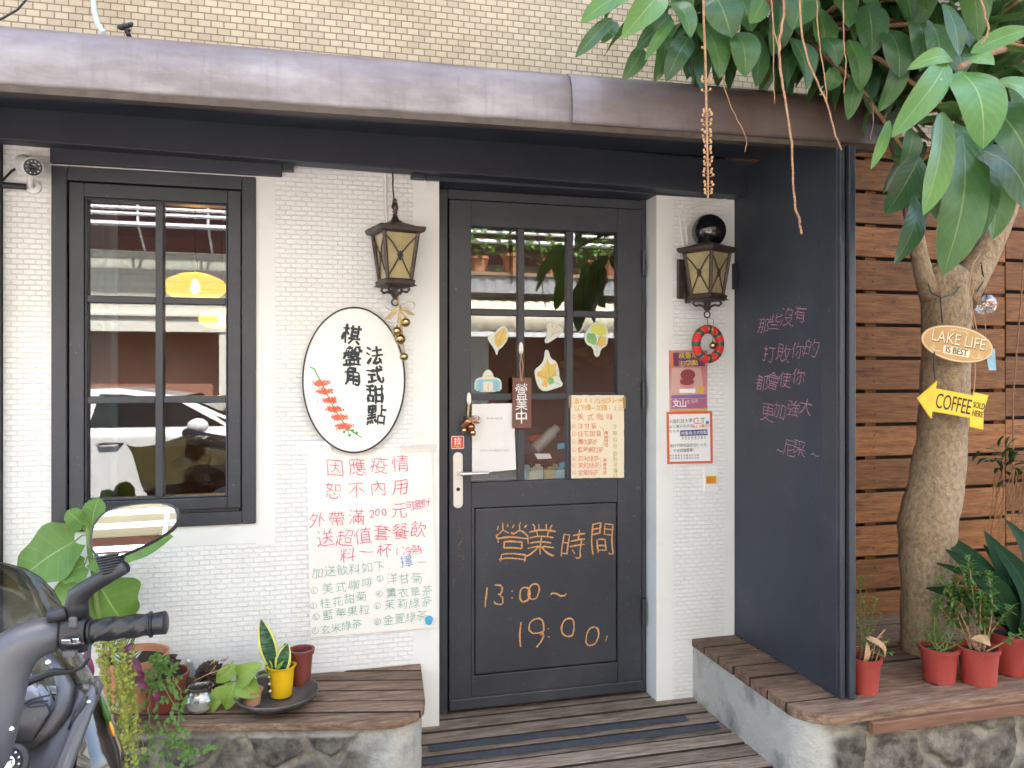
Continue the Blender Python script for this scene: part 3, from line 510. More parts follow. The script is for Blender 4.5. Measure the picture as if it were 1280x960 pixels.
class Writer:
    """ribbons of ink or chalk laid on a plane: O origin, U right, W up, N out of the surface"""
    def __init__(s, U, W, N, lift=.0012): s.mb = MB(); s.U = Vector(U).normalized(); s.W = Vector(W).normalized(); s.N = Vector(N).normalized(); s.h = lift; s.k = 0
    def stroke(s, O, pts, width, jit=.25):
        n = len(pts); rows = []
        s.k += 1; off = s.N * (s.h + (s.k % 60) * 1.5e-5)
        wv = width
        for i in range(n):
            a = pts[max(i - 1, 0)]; b = pts[min(i + 1, n - 1)]
            tx, ty = b[0] - a[0], b[1] - a[1]; L = math.hypot(tx, ty) or 1
            tx, ty = tx / L, ty / L
            ex = -width * .35 if i == 0 else (width * .35 if i == n - 1 else 0)
            w2 = wv * (1 + random.uniform(-jit, jit)) / 2 * (.75 if i in (0, n - 1) else 1)
            px, py = pts[i][0] + tx * ex, pts[i][1] + ty * ex
            rows.append([O + s.U * (px - ty * w2) + s.W * (py + tx * w2) + off, O + s.U * (px + ty * w2) + s.W * (py - tx * w2) + off])
        s.mb.grid(rows)
    def char(s, c, O, size, width, wob=.03, rot=0.0, slant=0.0, jit=.25, sx=1.0):
        if c not in GLYPHS: return
        cjk = ord(c) > 255
        ph = [random.random() * 6.28 for _ in range(4)]; rot += random.gauss(0, wob * 1.2)
        cr, sr = math.cos(rot), math.sin(rot)
        adv = .5 if cjk else .33
        for pl in GLYPHS[c]:
            q = []
            dn = []
            for a, b in zip(pl, pl[1:]):
                m = max(1, int(math.hypot(b[0] - a[0], b[1] - a[1]) / .14))
                for i in range(m): dn.append((a[0] + (b[0] - a[0]) * i / m, a[1] + (b[1] - a[1]) * i / m))
            dn.append(pl[-1]); jx, jy = random.gauss(0, wob * .35), random.gauss(0, wob * .35)
            for (x, y) in dn:
                X = x - adv + jx + wob * math.sin(ph[0] + y * 5) ; Y = y - .5 + jy + wob * math.sin(ph[1] + x * 5)
                X += slant * Y
                X *= sx
                q.append(((X * cr - Y * sr) * size, (X * sr + Y * cr) * size))
            s.stroke(O, q, width, jit)
    def line(s, text, A, B, size, width, **kw):      # A, B: centres of the first and the last character
        n = len(text)
        for i, c in enumerate(text):
            p = Vector(A).lerp(Vector(B), i / max(1, n - 1))
            sz = size * (1 if ord(c) > 255 else .8)
            if wob_on(kw): p = p + s.W * random.gauss(0, size * .03)
            s.char(c, p, sz, width, **kw)
    def circ(s, O, r, width):
        s.stroke(O, [(r * math.cos(a / 10 * 6.4 + 1), r * math.sin(a / 10 * 6.4 + 1)) for a in range(11)], width)
    def build(s, name, m, parent): return s.mb.build(name, m, parent)
def wob_on(kw): return kw.get('wob', .03) > 0
def fonttext(body, M, size, m, name, parent, sx=1.0, depth=.0006, align='CENTER', shear=0):
    cu = bpy.data.curves.new(name, 'FONT'); cu.body = body; cu.size = size; cu.align_x = align; cu.align_y = 'CENTER'; cu.extrude = depth; cu.resolution_u = 3
    cu.shear = shear
    ob = bpy.data.objects.new(name, cu); COL.objects.link(ob)
    dg = bpy.context.evaluated_depsgraph_get(); dg.update()
    me = bpy.data.meshes.new_from_object(ob.evaluated_get(dg)); bpy.data.objects.remove(ob); bpy.data.curves.remove(cu)
    me.transform(Matrix.Translation(-WO[parent.name]) @ M @ Matrix.Diagonal((sx, 1, 1, 1)))
    me.materials.clear(); me.materials.append(MATS[m])
    o = bpy.data.objects.new(name, me); COL.objects.link(o); o.parent = parent; WO[o.name] = WO[parent.name]
    return o
def frameM(O, U, N):                  # matrix whose X = U, Z = N
    U = Vector(U).normalized(); N = Vector(N).normalized(); W_ = N.cross(U)
    return Matrix(((U.x, W_.x, N.x, O[0]), (U.y, W_.y, N.y, O[1]), (U.z, W_.z, N.z, O[2]), (0, 0, 0, 1)))
XR = Vector((1, 0, 0)); UPZ = Vector((0, 0, 1)); OUT = Vector((0, -1, 0))
def T(x, y, Y): return P(x, y, Y)
# ================================================================ materials
mat('charcoal', (.029, .032, .041), .42, (.038, .041, .051), 3, bump=.08, bscale=200, rvar=.15, specks=(.13, .13, .13))
mat('charcoal_board', (.027, .033, .045), .55, (.036, .042, .055), 2.5, bump=.1, bscale=150, specks=(.11, .12, .14))
mat('beam_paint', (.022, .026, .036), .5, (.032, .036, .048), 2, bump=.15, bscale=60)
mat('black', (.012, .012, .013), .45)
mat('black_gloss', (.008, .008, .009), .08, coat=.6)
mat('iron', (.05, .036, .03), .45, (.085, .058, .05), 30, metal=.35, bump=.25, bscale=120)
brick_mat('white_tile', (.83, .83, .815), (.80, .80, .785), .0385, .0182, .0018, .95, .03, dirt=(.8, .77, .7), rough=.42)
mat('white_plaster', (.78, .78, .75), .5, (.7, .69, .65), 5, .5, .8, bump=.25, bscale=18)
brick_mat('cream_tile', (.48, .40, .275), (.21, .155, .10), .0455, .0256, .0026, .8, .18, dirt=(.72, .62, .5), rough=.4)
mat('awning_grey', (.150, .137, .142), .45, (.32, .30, .315), 5.5, .36, .70, bump=.12, bscale=55, spec=.6, rvar=.3)
mat('awning_brown', (.075, .040, .032), .48, (.13, .086, .075), 7, .48, .75, bump=.1, bscale=60, rvar=.25)
# sheet metal: brown paint, chalked and bleached pale in scuffed patches, sky glare painted in with them, that thin out towards the right
def awning_mat(name, bleach, x_fade):
    k = NT(name); v = k.coord(); sp = k.n('SeparateXYZ'); k.l(v, sp.inputs[0])
    body = k.mix(k.ramp(k.noise(v, 4, 6), .35, .7), (.078, .045, .038, 1), (.125, .088, .080, 1))
    pale = k.mix(k.ramp(k.noise(k.coord((.5, 1, 1.6)), 11, 5, .6), .36, .70), (.205, .182, .184, 1), (.335, .308, .316, 1))
    pale = k.mix(k.math('MULTIPLY', k.ramp(k.noise(k.coord((14, 3, 1)), 3, 5), .55, .75), .4), pale, (.14, .115, .115, 1))
    f = k.ramp(k.noise(v, 3.2, 7, .7), .30, .52)
    if x_fade is None:
        top = k.ramp(k.math('MULTIPLY_ADD', k.noise(v, 5, 4), .10), .11, .20); k.l(sp.outputs[2], top.node.inputs[0].links[0].from_node.inputs[2])
        fac = k.math('MULTIPLY', k.math('SUBTRACT', 1.0, k.math('MULTIPLY', top, .62)), k.math('MULTIPLY_ADD', f, .35)); fac.node.inputs[1].links[0].from_node.inputs[2].default_value = .62
    else:
        fx = k.ramp(sp.outputs[0], x_fade[0], x_fade[1], (1, 1, 1, 1), (0, 0, 0, 1)); fac = k.math('MULTIPLY', k.math('MULTIPLY', fx, f), .55)
    k.l(k.mix(fac, body, pale), k.b.inputs['Base Color']); k.b.inputs['Roughness'].default_value = .46
    h = k.math('MULTIPLY_ADD', k.noise(v, 55), .4); k.l(k.noise(v, 2.2, 2), h.node.inputs[2]); k.bump(h, .25, .012); MATS[name] = k.m
awning_mat('awning_grey', 1, None); awning_mat('awning_brown', 1, (.34, .95))
mat('awning_lip', (.085, .06, .042), .6, (.05, .035, .025), 20)
mat('deck_wood', (.21, .145, .10), .65, (.46, .37, .29), 7, .34, .70, stretch=(1, 9, 9), bump=.7, bscale=26, island=.3, grain=(1.5, 26, 26), spec=.3)
mat('bench_wood', (.16, .088, .052), .65, (.35, .24, .165), 7, .36, .72, stretch=(1, 8, 8), bump=.6, bscale=26, island=.25, grain=(1.5, 26, 26), spec=.3)
mat('plank_seam_shade', (.022, .014, .010), .8, (.035, .022, .015), 20); mat('bench_edge', (.15, .065, .033), .5, (.22, .11, .065), 9, stretch=(1, 10, 10), bump=.3, bscale=30)  # first one: shade of the plank gaps, put into the colour of the side faces
mat('fence_wood', (.19, .072, .023), .55, (.36, .17, .064), 5, .3, .75, stretch=(1, 9, 9), bump=.35, bscale=24, island=.3, spec=.2, grain=(1.2, 30, 30))
mat('strip', (.045, .05, .065), .8, (.07, .075, .09), 30, bump=.5, bscale=600)
mat('pavement', (.22, .21, .19), .9, (.28, .27, .25), 6, bump=.3, bscale=90)
mat('asphalt', (.05, .05, .052), .9, (.075, .075, .075), 12, bump=.5, bscale=300)
mat('room_wall', (.20, .095, .065), .8, (.15, .07, .05), 3)
mat('room_floor', (.12, .07, .04), .5)
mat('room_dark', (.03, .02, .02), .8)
mat('curtain', (.13, .14, .15), .8)
mat('pale_wood', (.3, .2, .12), .6)
glass_mat('pane', (.90, .92, .92), 1.75, dirt=.02, boost=1.0)
glass_mat('clear_glass', (.95, .97, .97), 2.0, dirt=.10)
glass_mat('smoke_glass', (.30, .28, .18), 1.5, dirt=.0)
glass_mat('plastic_film', (.97, .97, .97), 1.35, rough=.06, dirt=.05)
mat('steel', (.62, .6, .57), .3, metal=.9)
mat('steel_white', (.72, .7, .66), .32, metal=.35, spec=.6)
mat('brass', (.55, .40, .2), .22, metal=1)
mat('copper', (.5, .2, .1), .25, metal=1)
mat('white_plastic', (.78, .77, .74), .4)
mat('paper', (.85, .82, .77), .8, (.79, .75, .68), 5, .45, .8, bump=.3, bscale=9, bdist=.006)
mat('paper_white', (.82, .80, .80), .6, bump=.2, bscale=12)
mat('paper_cream', (.80, .70, .52), .8)
mat('sign_white', (.80, .79, .75), .35)
mat('brown_board', (.14, .055, .04), .55, (.17, .07, .05), 20)
chalk_mat('chalk_orange', (.66, .35, .14), .62); chalk_mat('chalk_pink', (.55, .28, .35), .57, 330); chalk_mat('chalk_faint', (.5, .3, .2), .46, 300)
chalk_mat('chalk_white', (.6, .6, .62), .46, 300)
chalk_mat('marker_red', (.66, .10, .18), .62, 200); chalk_mat('marker_green', (.16, .36, .24), .60, 200); chalk_mat('marker_blue', (.08, .25, .55), .62, 200)
chalk_mat('pen_orange', (.75, .40, .06), .64, 200); chalk_mat('pen_red', (.70, .16, .10), .64, 200); chalk_mat('pen_lime', (.42, .45, .08), .64, 200)
mat('ink', (.02, .03, .035), .6); mat('ink_white', (.8, .8, .78), .6); mat('ink_yellow', (.75, .6, .12), .6)
mat('dabs_red', (.66, .10, .05), .7, (.75, .2, .12), 60); mat('dabs_green', (.12, .38, .10), .7)
mat('twine', (.45, .27, .15), .8); mat('gold_cord', (.5, .36, .16), .5); mat('cable', (.02, .02, .022), .5); mat('hose', (.42, .48, .45), .5)
mat('terracotta', (.50, .20, .10), .75, (.56, .28, .17), 9); mat('red_pot', (.30, .034, .024), .45, (.37, .062, .045), 6, bump=.05, rvar=.2, specks=(.42, .2, .15))
mat('maroon_pot', (.20, .045, .035), .45); mat('yellow_pot', (.80, .48, .01), .4); mat('sand', (.42, .36, .26), .9); mat('soil', (.035, .025, .018), .95, bump=.8, bscale=80)
mat('bowl_metal', (.20, .19, .18), .4, (.11, .1, .095), 8, metal=.6); mat('grey_pot', (.16, .15, .14), .6)
mat('bark', (.40, .30, .19), .9, (.22, .155, .10), 60, .36, .70, stretch=(1, 1, .7), bump=1, bscale=95, bdist=.009, spec=.2, specks=(.5, .46, .38))
mat('twig', (.30, .17, .08), .8, (.2, .1, .05), 20); mat('raceme', (.42, .26, .12), .7, (.28, .13, .08), 40); mat('bud', (.5, .33, .13), .6, (.42, .2, .1), 30)
mat('dry_leaf', (.30, .17, .08), .8, (.42, .28, .14), 14); mat('stem_green', (.16, .25, .06), .6); mat('stem_brown', (.22, .14, .07), .8)
mat('cone', (.05, .032, .022), .8, (.11, .07, .045), 40, island=.4)
leaf_mat('tree_leaf', (.026, .080, .033), (.062, .155, .045), (.20, .28, .10), .36, .20, 9, .018, edge=True)
leaf_mat('tree_leaf_light', (.075, .20, .055), (.115, .25, .06), (.34, .42, .15), .36, .25, 9, .016, edge=True, spots=(.34, .40, .22))
leaf_mat('fig_leaf', (.10, .22, .04), (.14, .28, .055), (.42, .5, .2), .5, .3, 6, .013)
leaf_mat('lime_leaf', (.22, .36, .055), (.30, .43, .08), (.45, .52, .2), .5, .3, 7, .02)
leaf_mat('shrub_leaf', (.045, .13, .022), (.11, .22, .035), (.2, .3, .08), .5, .25, 5, .05)
leaf_mat('dark_leaf', (.007, .028, .010), (.018, .052, .017), (.03, .08, .035), .65, .1, 1, .03, spec=.10)
leaf_mat('sedum', (.26, .28, .03), (.46, .42, .06), (.4, .45, .1), .5, .3, 1, .02)
leaf_mat('vine_leaf', (.09, .21, .035), (.15, .30, .055), (.3, .42, .15), .5, .3, 3, .04)
leaf_mat('purple_leaf', (.11, .012, .055), (.2, .025, .10), (.2, .05, .12), .4, .15, 1, .02)
leaf_mat('wine_leaf', (.035, .012, .014), (.06, .02, .02), (.1, .04, .04), .4, .1, 1, .02)
leaf_mat('striped_leaf', (.09, .16, .08), (.12, .2, .1), (.5, .55, .48), .4, .2, 0.01, .02)
k = NT('striped'); tc = k.n('TexCoord'); sp = k.n('SeparateXYZ'); k.l(tc.outputs['UV'], sp.inputs[0])
au = k.math('ABSOLUTE', k.math('SUBTRACT', sp.outputs[0], .5))
st = k.math('MULTIPLY', k.math('GREATER_THAN', au, .14), k.math('LESS_THAN', au, .34))
k.l(k.mix(st, (.06, .11, .05, 1), (.48, .55, .46, 1)), k.b.inputs['Base Color']); MATS['striped'] = k.m
k = NT('snake_leaf'); tc = k.n('TexCoord'); sp = k.n('SeparateXYZ'); k.l(tc.outputs['UV'], sp.inputs[0])
au = k.math('ABSOLUTE', k.math('SUBTRACT', sp.outputs[0], .5))
inn = k.mix(k.ramp(k.noise(k.coord((20, 20, 90)), 1.2, 3), .45, .6), (.012, .05, .022, 1), (.06, .15, .06, 1))
k.l(k.mix(k.math('GREATER_THAN', au, .36), inn, (.62, .60, .14, 1)), k.b.inputs['Base Color']); k.b.inputs['Roughness'].default_value = .35; MATS['snake_leaf'] = k.m
k = NT('lantern_glass'); k.b.inputs['Base Color'].default_value = (.40, .31, .12, 1); k.b.inputs['Roughness'].default_value = .35
k.l(k.mix(k.ramp(k.noise(k.coord(), 14), .35, .7), (.40, .32, .14, 1), (.56, .46, .24, 1)), k.b.inputs['Base Color']); k.b.inputs['Transmission Weight'].default_value = .25; MATS['lantern_glass'] = k.m
emit_mat('filament', (1, .62, .2), 34); mat('bulb_off', (.5, .42, .3), .2)
k = NT('amber'); k.b.inputs['Base Color'].default_value = (.8, .45, .12, 1); k.b.inputs['Roughness'].default_value = .25
tl = k.n('BsdfTransparent'); tl.inputs[0].default_value = (1, .78, .42, 1); t2 = k.n('BsdfTranslucent'); t2.inputs[0].default_value = (1, .60, .10, 1)
m1 = k.n('MixShader'); m1.inputs[0].default_value = .26; k.l(tl.outputs[0], m1.inputs[1]); k.l(t2.outputs[0], m1.inputs[2])
m2 = k.n('MixShader'); m2.inputs[0].default_value = .12; k.l(m1.outputs[0], m2.inputs[1]); k.l(k.b.outputs[0], m2.inputs[2]); k.l(m2.outputs[0], k.out.inputs[0]); MATS['amber'] = k.m
# rubble masonry: the attribute 'stone' says where a stone lies and where mortar or plaster
k = NT('rubble'); at = k.n('Attribute', attribute_name='stone'); at2 = k.n('Attribute', attribute_name='tone'); at3 = k.n('Attribute', attribute_name='plaster')
v = k.coord()
stn = k.mix(k.ramp(k.noise(v, 15, 8, .7), .38, .64), (.045, .035, .026, 1), (.20, .175, .14, 1))
hs = k.n('HueSaturation'); tv = k.math('MULTIPLY_ADD', at2.outputs['Fac'], .9); tv.node.inputs[2].default_value = .6; k.l(tv, hs.inputs['Value']); k.l(stn, hs.inputs['Color'])
mor = k.mix(k.ramp(k.noise(v, 14, 6), .4, .68), (.36, .33, .27, 1), (.17, .155, .125, 1))
pla = k.mix(k.ramp(k.noise(v, 5, 7), .46, .66), (.50, .48, .42, 1), (.20, .185, .155, 1))
q = k.mix(at.outputs['Fac'], mor, hs.outputs[0]); k.l(k.mix(at3.outputs['Fac'], q, pla), k.b.inputs['Base Color'])
k.b.inputs['Roughness'].default_value = .9; k.bump(k.noise(v, 48, 8, .7), 1.0, .010); MATS['rubble'] = k.m

# ================================================================ ground
g = MB(); g.box(-60, 60, -60, 60, -.35, -.20); tag(g.build('street', 'asphalt', origin=(0, 0, -.2)), kind='structure')
g = MB(); g.box(-30, 30, -2.35, 4, -.21, -.185); tag(g.build('pavement', 'pavement', origin=(0, 0, -.185)), kind='structure')
# porch deck of planks between the two benches
g = MB(); y = 0.10
edges = [.1, -.06, -.155, -.25, -.345, -.44, -.535, -.63, -.725, -.82, -.915]
for a, b in zip(edges, edges[1:]):
    dz = random.uniform(-.005, .001)
    g.box(.30, 1.66, b + .0055, a - .0055, -.03 + dz, dz)
    if b > -.9: g.mi[-4] = 1  # front face takes the painted gap shade
deck = tag(g.build('porch_deck', ['deck_wood', 'plank_seam_shade'], origin=(1, -.4, 0), bevel=.005), kind='structure')
g = MB(); g.box(.30, 1.66, -.93, -.917, -.19, -.012); g.box(.30, 1.66, -.91, .1, -.19, -.04); g.build('deck_riser', 'black', deck)
for (x0, x1, y0) in ((.42, 1.47, -.345), (.36, 1.56, -.44)):
    g = MB(); g.box(x0, x1, y0 + .03, y0 + .068, -.001, .0035); g.build('grip_strip', 'strip', deck)

# ================================================================ the shop building
YW = -.11
shop = thing('shop_building', 'cream tiled shop front with white tiled ground floor, charcoal door and window', 'building', (.5, 0, 0))
WX0, WX1, WZ0, WZ1 = -.892, -.204, .836, 2.133
g = MB()
g.box(-1.045, WX0, YW, .06, -.2, 2.30)
g.box(WX0, WX1, YW, .06, -.2, WZ0 - .075)
g.box(WX1 + .07, .385, YW, .06, -.2, 2.30); g.box(WX1, WX1 + .07, YW, .06, -.2, WZ0 - .0855)
g.m = 1
g.box(WX1, WX1 + .07, YW, .06, WZ0 - .085, 2.30); g.box(WX0, WX1, YW, .06, WZ0 - .0745, WZ0)
g.box(.385, .489, YW, .06, -.2, 2.30)
g.m = 0
g.box(WX0, WX1, YW, .06, WZ1, 2.30)
g.build('white_wall', ['white_tile', 'white_plaster'], shop)
g = MB()
g.box(1.50, 1.745, YW, .06, -.2, 2.30); g.m = 1
g.box(1.424, 1.50, YW, .06, -.2, 2.30); g.box(1.745, 1.794, YW, .06, -.2, 2.30)
g.build('pillar', ['white_tile', 'white_plaster'], shop)
g = MB(); g.box(-1.16, -1.048, YW - .05, .06, -.2, 2.30); g.build('corner_post', 'charcoal', shop)
g = MB(); g.box(-2.6, -1.17, YW + .01, .06, -.2, 2.30); g.build('side_wall', 'charcoal', shop)
# dark beam under the awning (it drops a little to the right), stepped lintels over the window and the door
g = MB()
def slab(xa, za0, za1, xb, zb0, zb1, y0, y1):
    g.prism([Vector((xa, y0, za0)), Vector((xb, y0, zb0)), Vector((xb, y0, zb1)), Vector((xa, y0, za1))], (0, 0, 0), (0, y1 - y0, 0))
slab(-2.6, 2.21, 2.352, 1.84, 2.158, 2.305, -.20, -.125)
g.build('beam', 'beam_paint', shop, bevel=.004)
g = MB(); slab(-2.6, 2.29, 2.31, 1.965, 2.312, 2.335, -.42, -.206); slab(-2.6, 2.235, 2.255, 1.965, 2.30, 2.325, -.76, -.426)
g.build('soffit', 'beam_paint', shop, bevel=.003)
g = MB(); g.box(WX0, -.110, -.135, -.112, WZ1 + .005, 2.24); g.box(-.108, -.068, -.15, -.112, 2.158, 2.24)
g.build('window_lintel', 'beam_paint', shop, bevel=.003)
g = MB(); g.box(.375, .43, -.15, -.112, 2.158, 2.24); g.box(.432, .489, -.135, -.112, 2.158, 2.24); g.box(.491, 1.794, -.125, .0, 2.158, 2.26)
g.build('door_lintel', 'beam_paint', shop, bevel=.003)
g = MB(); g.box(-6, 6.5, YW + .012, 3.6, 2.47, 7.2); up = g.build('upper_wall', 'cream_tile', shop)
g = MB(); g.box(1.80, 6.5, .03, .09, -.2, 2.469); g.box(-6, 1.80, .065, .09, 2.2, 2.469); g.build('rear_wall', 'room_dark', shop)
# the room behind the glass
g = MB(); g.box(-6, 3.6, 3.2, 3.3, -.1, 2.46); g.box(-2.3, -2.2, .1, 3.2, -.1, 2.46); g.box(3.4, 3.5, .1, 3.2, -.1, 2.46); g.build('room_wall', 'room_wall', shop)
g = MB(); g.box(-2.2, 3.4, .062, 3.2, -.09, -.02); g.build('room_floor', 'room_floor', shop)
g = MB(); g.box(-2.2, 3.4, .1, 3.2, 2.42, 2.46); g.build('room_ceiling', 'room_dark', shop)
# window
def window():
    g = MB(); t = .05
    y0, y1 = -.122, -.04
    g.box(WX0, WX0 + t, y0, y1, WZ0, WZ1); g.box(WX1 - t, WX1, y0, y1, WZ0, WZ1)
    g.box(WX0 + t, WX1 - t, y0, y1, WZ1 - t, WZ1); g.box(WX0 + t, WX1 - t, y0, y1, WZ0, WZ0 + t)
    w_ = g.build('window', 'charcoal', shop, bevel=.004)
    g = MB(); a = t + .004; s = .056; X0, X1, Z0, Z1 = WX0 + a, WX1 - a, WZ0 + a, WZ1 - a
    y0, y1 = -.112, -.05
    GX0, GX1, GZ0, GZ1 = -.789, -.304, .938, 2.029
    g.box(X0, GX0, y0, y1, Z0, Z1); g.box(GX1, X1, y0, y1, Z0, Z1); g.box(GX0, GX1, y0, y1, GZ1, Z1); g.box(GX0, GX1, y0, y1, Z0, GZ0)
    g.build('sash', 'charcoal', w_, bevel=.003)
    g = MB(); b = .008; y0 = -.106      # thin bead round the glass
    g.box(GX0 + .001, GX0 + b, y0, y1, GZ0 + .001, GZ1 - .001); g.box(GX1 - b, GX1 - .001, y0, y1, GZ0 + .001, GZ1 - .001)
    g.box(GX0 + b, GX1 - b, y0, y1, GZ1 - b, GZ1 - .001); g.box(GX0 + b, GX1 - b, y0, y1, GZ0 + .001, GZ0 + b)
    xm = (GX0 + GX1) / 2 + .005; m = .013; h = (GZ1 - GZ0) / 3; y0 = -.108
    g.box(xm - m, xm + m, y0, y1, GZ0 + b, GZ1 - b)
    for i in (1, 2):
        z = GZ0 + h * i
        g.box(GX0 + b, xm - m - .0005, y0 + .003, y1, z - m, z + m); g.box(xm + m + .0005, GX1 - b, y0 + .003, y1, z - m, z + m)
    g.build('glazing_bar', 'charcoal', w_, bevel=.003)
    g = MB(); g.box(GX0 + .002, GX1 - .002, -.082, -.077, GZ0 + .002, GZ1 - .002); g.build('pane', 'pane', w_)
    g = MB(); g.box(WX0 + .06, WX1 - .06, -.126, -.113, WZ0 + .052, WZ0 + .062); g.build('drip_rail', 'black', w_)
    return w_
window()
# door
DX0, DX1, DZ1 = .492, 1.421, 2.156
def door():
    g = MB(); t = .048; y0, y1 = -.012, .06
    g.box(DX0, DX0 + t, y0, y1, -.02, DZ1); g.box(DX1 - .022, DX1, y0, y1, -.02, DZ1); g.box(DX0 + t, DX1 - .022, y0, y1, DZ1 - .04, DZ1)
    d = g.build('door', 'charcoal', shop, bevel=.003)
    g = MB(); LX0, LX1, LZ0, LZ1 = .545, 1.395, .012, 2.112; y0, y1 = -.02, .022
    GX0, GX1, GZ0, GZ1 = .637, 1.284, .945, 2.007
    g.box(LX0, GX0, y0, y1, LZ0, LZ1); g.box(GX1, LX1, y0, y1, LZ0, LZ1); g.box(GX0, GX1, y0 + .001, y1, GZ1, LZ1)
    PX0, PX1, PZ0, PZ1 = .651, 1.302, .145, .840
    g.box(GX0 + .0005, GX1 - .0005, y0 + .001, y1, PZ1, GZ0); g.box(GX0 + .0005, GX1 - .0005, y0 + .001, y1, LZ0, PZ0)
    g.box(GX0 + .0005, PX0, y0 + .001, y1, PZ0, PZ1)
    g.build('door_leaf', 'charcoal', d, bevel=.0025)
    g = MB(); g.box(PX0 + .004, GX1 - .004, y0 + .005, y1 - .002, PZ0 + .004, PZ1 - .004); g.build('door_panel', 'charcoal', d, bevel=.004)
    g = MB(); g.box(LX0, LX1, -.034, -.0205, .016, .062); g.build('kick_rail', 'charcoal', d, bevel=.004)
    g = MB(); b = .007; w3 = (GX1 - GX0) / 3; h3 = (GZ1 - GZ0) / 3; m = .014; y0 = -.013
    for i in (1, 2): g.box(GX0 + w3 * i - m, GX0 + w3 * i + m, y0 - .002, y1, GZ0 + .001, GZ1 - .001)
    for i in (1, 2):
        for j in range(3):
            g.box(GX0 + w3 * j + (m + .0005 if j else .001), GX0 + w3 * (j + 1) - (m + .0005 if j < 2 else .001), y0, y1, GZ0 + h3 * i - m, GZ0 + h3 * i + m)
    g.build('glazing_bar', 'charcoal', d, bevel=.003)
    g = MB(); g.box(GX0 + .002, GX1 - .002, .004, .008, GZ0 + .002, GZ1 - .002); g.build('pane', 'pane', d)
    for z in (.36, 1.30, 1.88):
        g = MB(); g.tube([(1.401, -.03, z - .055), (1.401, -.03, z + .055)], .009, 10); g.tube([(1.401, -.03, z - .002), (1.401, -.03, z + .002)], .0098, 10)
        g.build('hinge', 'charcoal', d, smooth=True)
    # handle: long rounded plate, lever, keyhole
    c = P(572, 600, -.02); g = MB(); pl = []
    for i in range(24):
        a = 2 * math.pi * i / 24; pl.append(Vector((c.x + .021 * math.cos(a), -.0205, c.z + (.094 if math.sin(a) > 0 else -.094) + .021 * math.sin(a))))
    g.prism(pl, (0, 0, 0), (0, -.011, 0)); h = g.build('handle', 'steel_white', d, bevel=.003)
    g = MB(); pl2 = [Vector(((q.x - c.x) * .72 + c.x, -.0316, (q.z - c.z) * .72 + c.z)) for q in pl]; g.prism(pl2, (0, 0, 0), (0, -.0015, 0))
    for zz in (-.10, .10): g.ball((c.x, -.032, c.z + zz), .0032, 8)
    g.build('handle_inset', 'steel_white', d)
    lv = P(574, 591, -.02)
    g = MB(); g.tube([(lv.x, -.03, lv.z), (lv.x, -.062, lv.z)], .010, 14); g.tube([(lv.x, -.060, lv.z), (lv.x + .02, -.066, lv.z + .0005), (lv.x + .115, -.064, lv.z)], [.0095, .0085, .0065], 12)
    g.build('lever', 'steel', d, smooth=True)
    g = MB(); kz = P(573, 611, -.02).z; g.tube([(c.x, -.030, kz), (c.x, -.0345, kz)], .008, 12); g.box(c.x - .0015, c.x + .0015, -.0352, -.0346, kz - .006, kz + .004); g.build('keyhole', 'black', d)
    # chalk on the lower panel
    wr = Writer(XR, UPZ, OUT, .0010); Y = -.0155
    for ch, x, y_, s in (('營', 640, 678, 56), ('業', 677, 675, 46), ('時', 717, 680, 40), ('間', 753, 673, 46)):
        p = P(x, y_, Y); wr.char(ch, p, s / FPX * dep(p), .0066, wob=.035, sx=.9 if ch != '間' else .8)
    for ch, x, y_, s in (('1', 611, 744, 40), ('3', 628, 742, 40), (':', 646, 738, 24), ('0', 658, 741, 30), ('0', 671, 736, 32), ('~', 699, 738, 40),
                         ('1', 654, 789, 50), ('9', 677, 790, 60), (':', 692, 786, 28), ('0', 714, 782, 38), ('0', 743, 794, 38)):
        p = P(x, y_, Y); wr.char(ch, p, s / FPX * dep(p), .0066, wob=.035, sx=1.25 if ch == '0' else 1)
    p = P(758, 798, Y); wr.stroke(p, [(.004, .01), (-.004, -.012)], .005)
    wr.build('chalk_writing', 'chalk_orange', d)
    wr = Writer(XR, UPZ, OUT, .0010); q = [(573, 658), (579, 672), (572, 684), (580, 690), (572, 694), (582, 697), (573, 702), (580, 706), (575, 714), (581, 709)]
    o = P(575, 690, -.02); wr.stroke(o, [((P(x, y_, -.02) - o).x, (P(x, y_, -.02) - o).z) for x, y_ in q], .0025)
    q = [(566, 732), (567, 725), (574, 720)]; wr.stroke(o, [((P(x, y_, -.02) - o).x, (P(x, y_, -.02) - o).z) for x, y_ in q], .0025)
    wr.build('chalk_doodle', 'chalk_faint', d)
    return d
door()
# ================================================================ awning
aw = thing('metal_awning', 'long sheet metal awning above the shop front, bleached grey turning brown at the right', 'awning', (.5, -.5, 2.2))
def aw_part(xs, m, name, dy=0):
    g = MB(); rows = []
    for x in xs:
        lift = (x - .5) * .0125 + .010
        prof = [(-.800, 2.187), (-.803, 2.20), (-.803, 2.26), (-.798, 2.305), (-.780, 2.342), (-.745, 2.366), (-.60, 2.384), (-.30, 2.412), (-.09, 2.435)]
        rows.append([Vector((x, yy + dy + .004 * noise.noise((x * 1.3, zz * 4, 0)), zz + lift)) for yy, zz in prof])
    g.grid(rows); return g.build(name, m, aw, smooth='all', solid=.004)
XS = .86
aw_part([-2.6 + i * .12 for i in range(int((XS + 2.6) / .12) + 1)] + [XS], 'awning_grey', 'weathered_sheet')
aw_part([XS - .05 + i * (1.98 - XS + .05) / 10 for i in range(11)], 'awning_brown', 'brown_sheet', -.008)
g = MB()
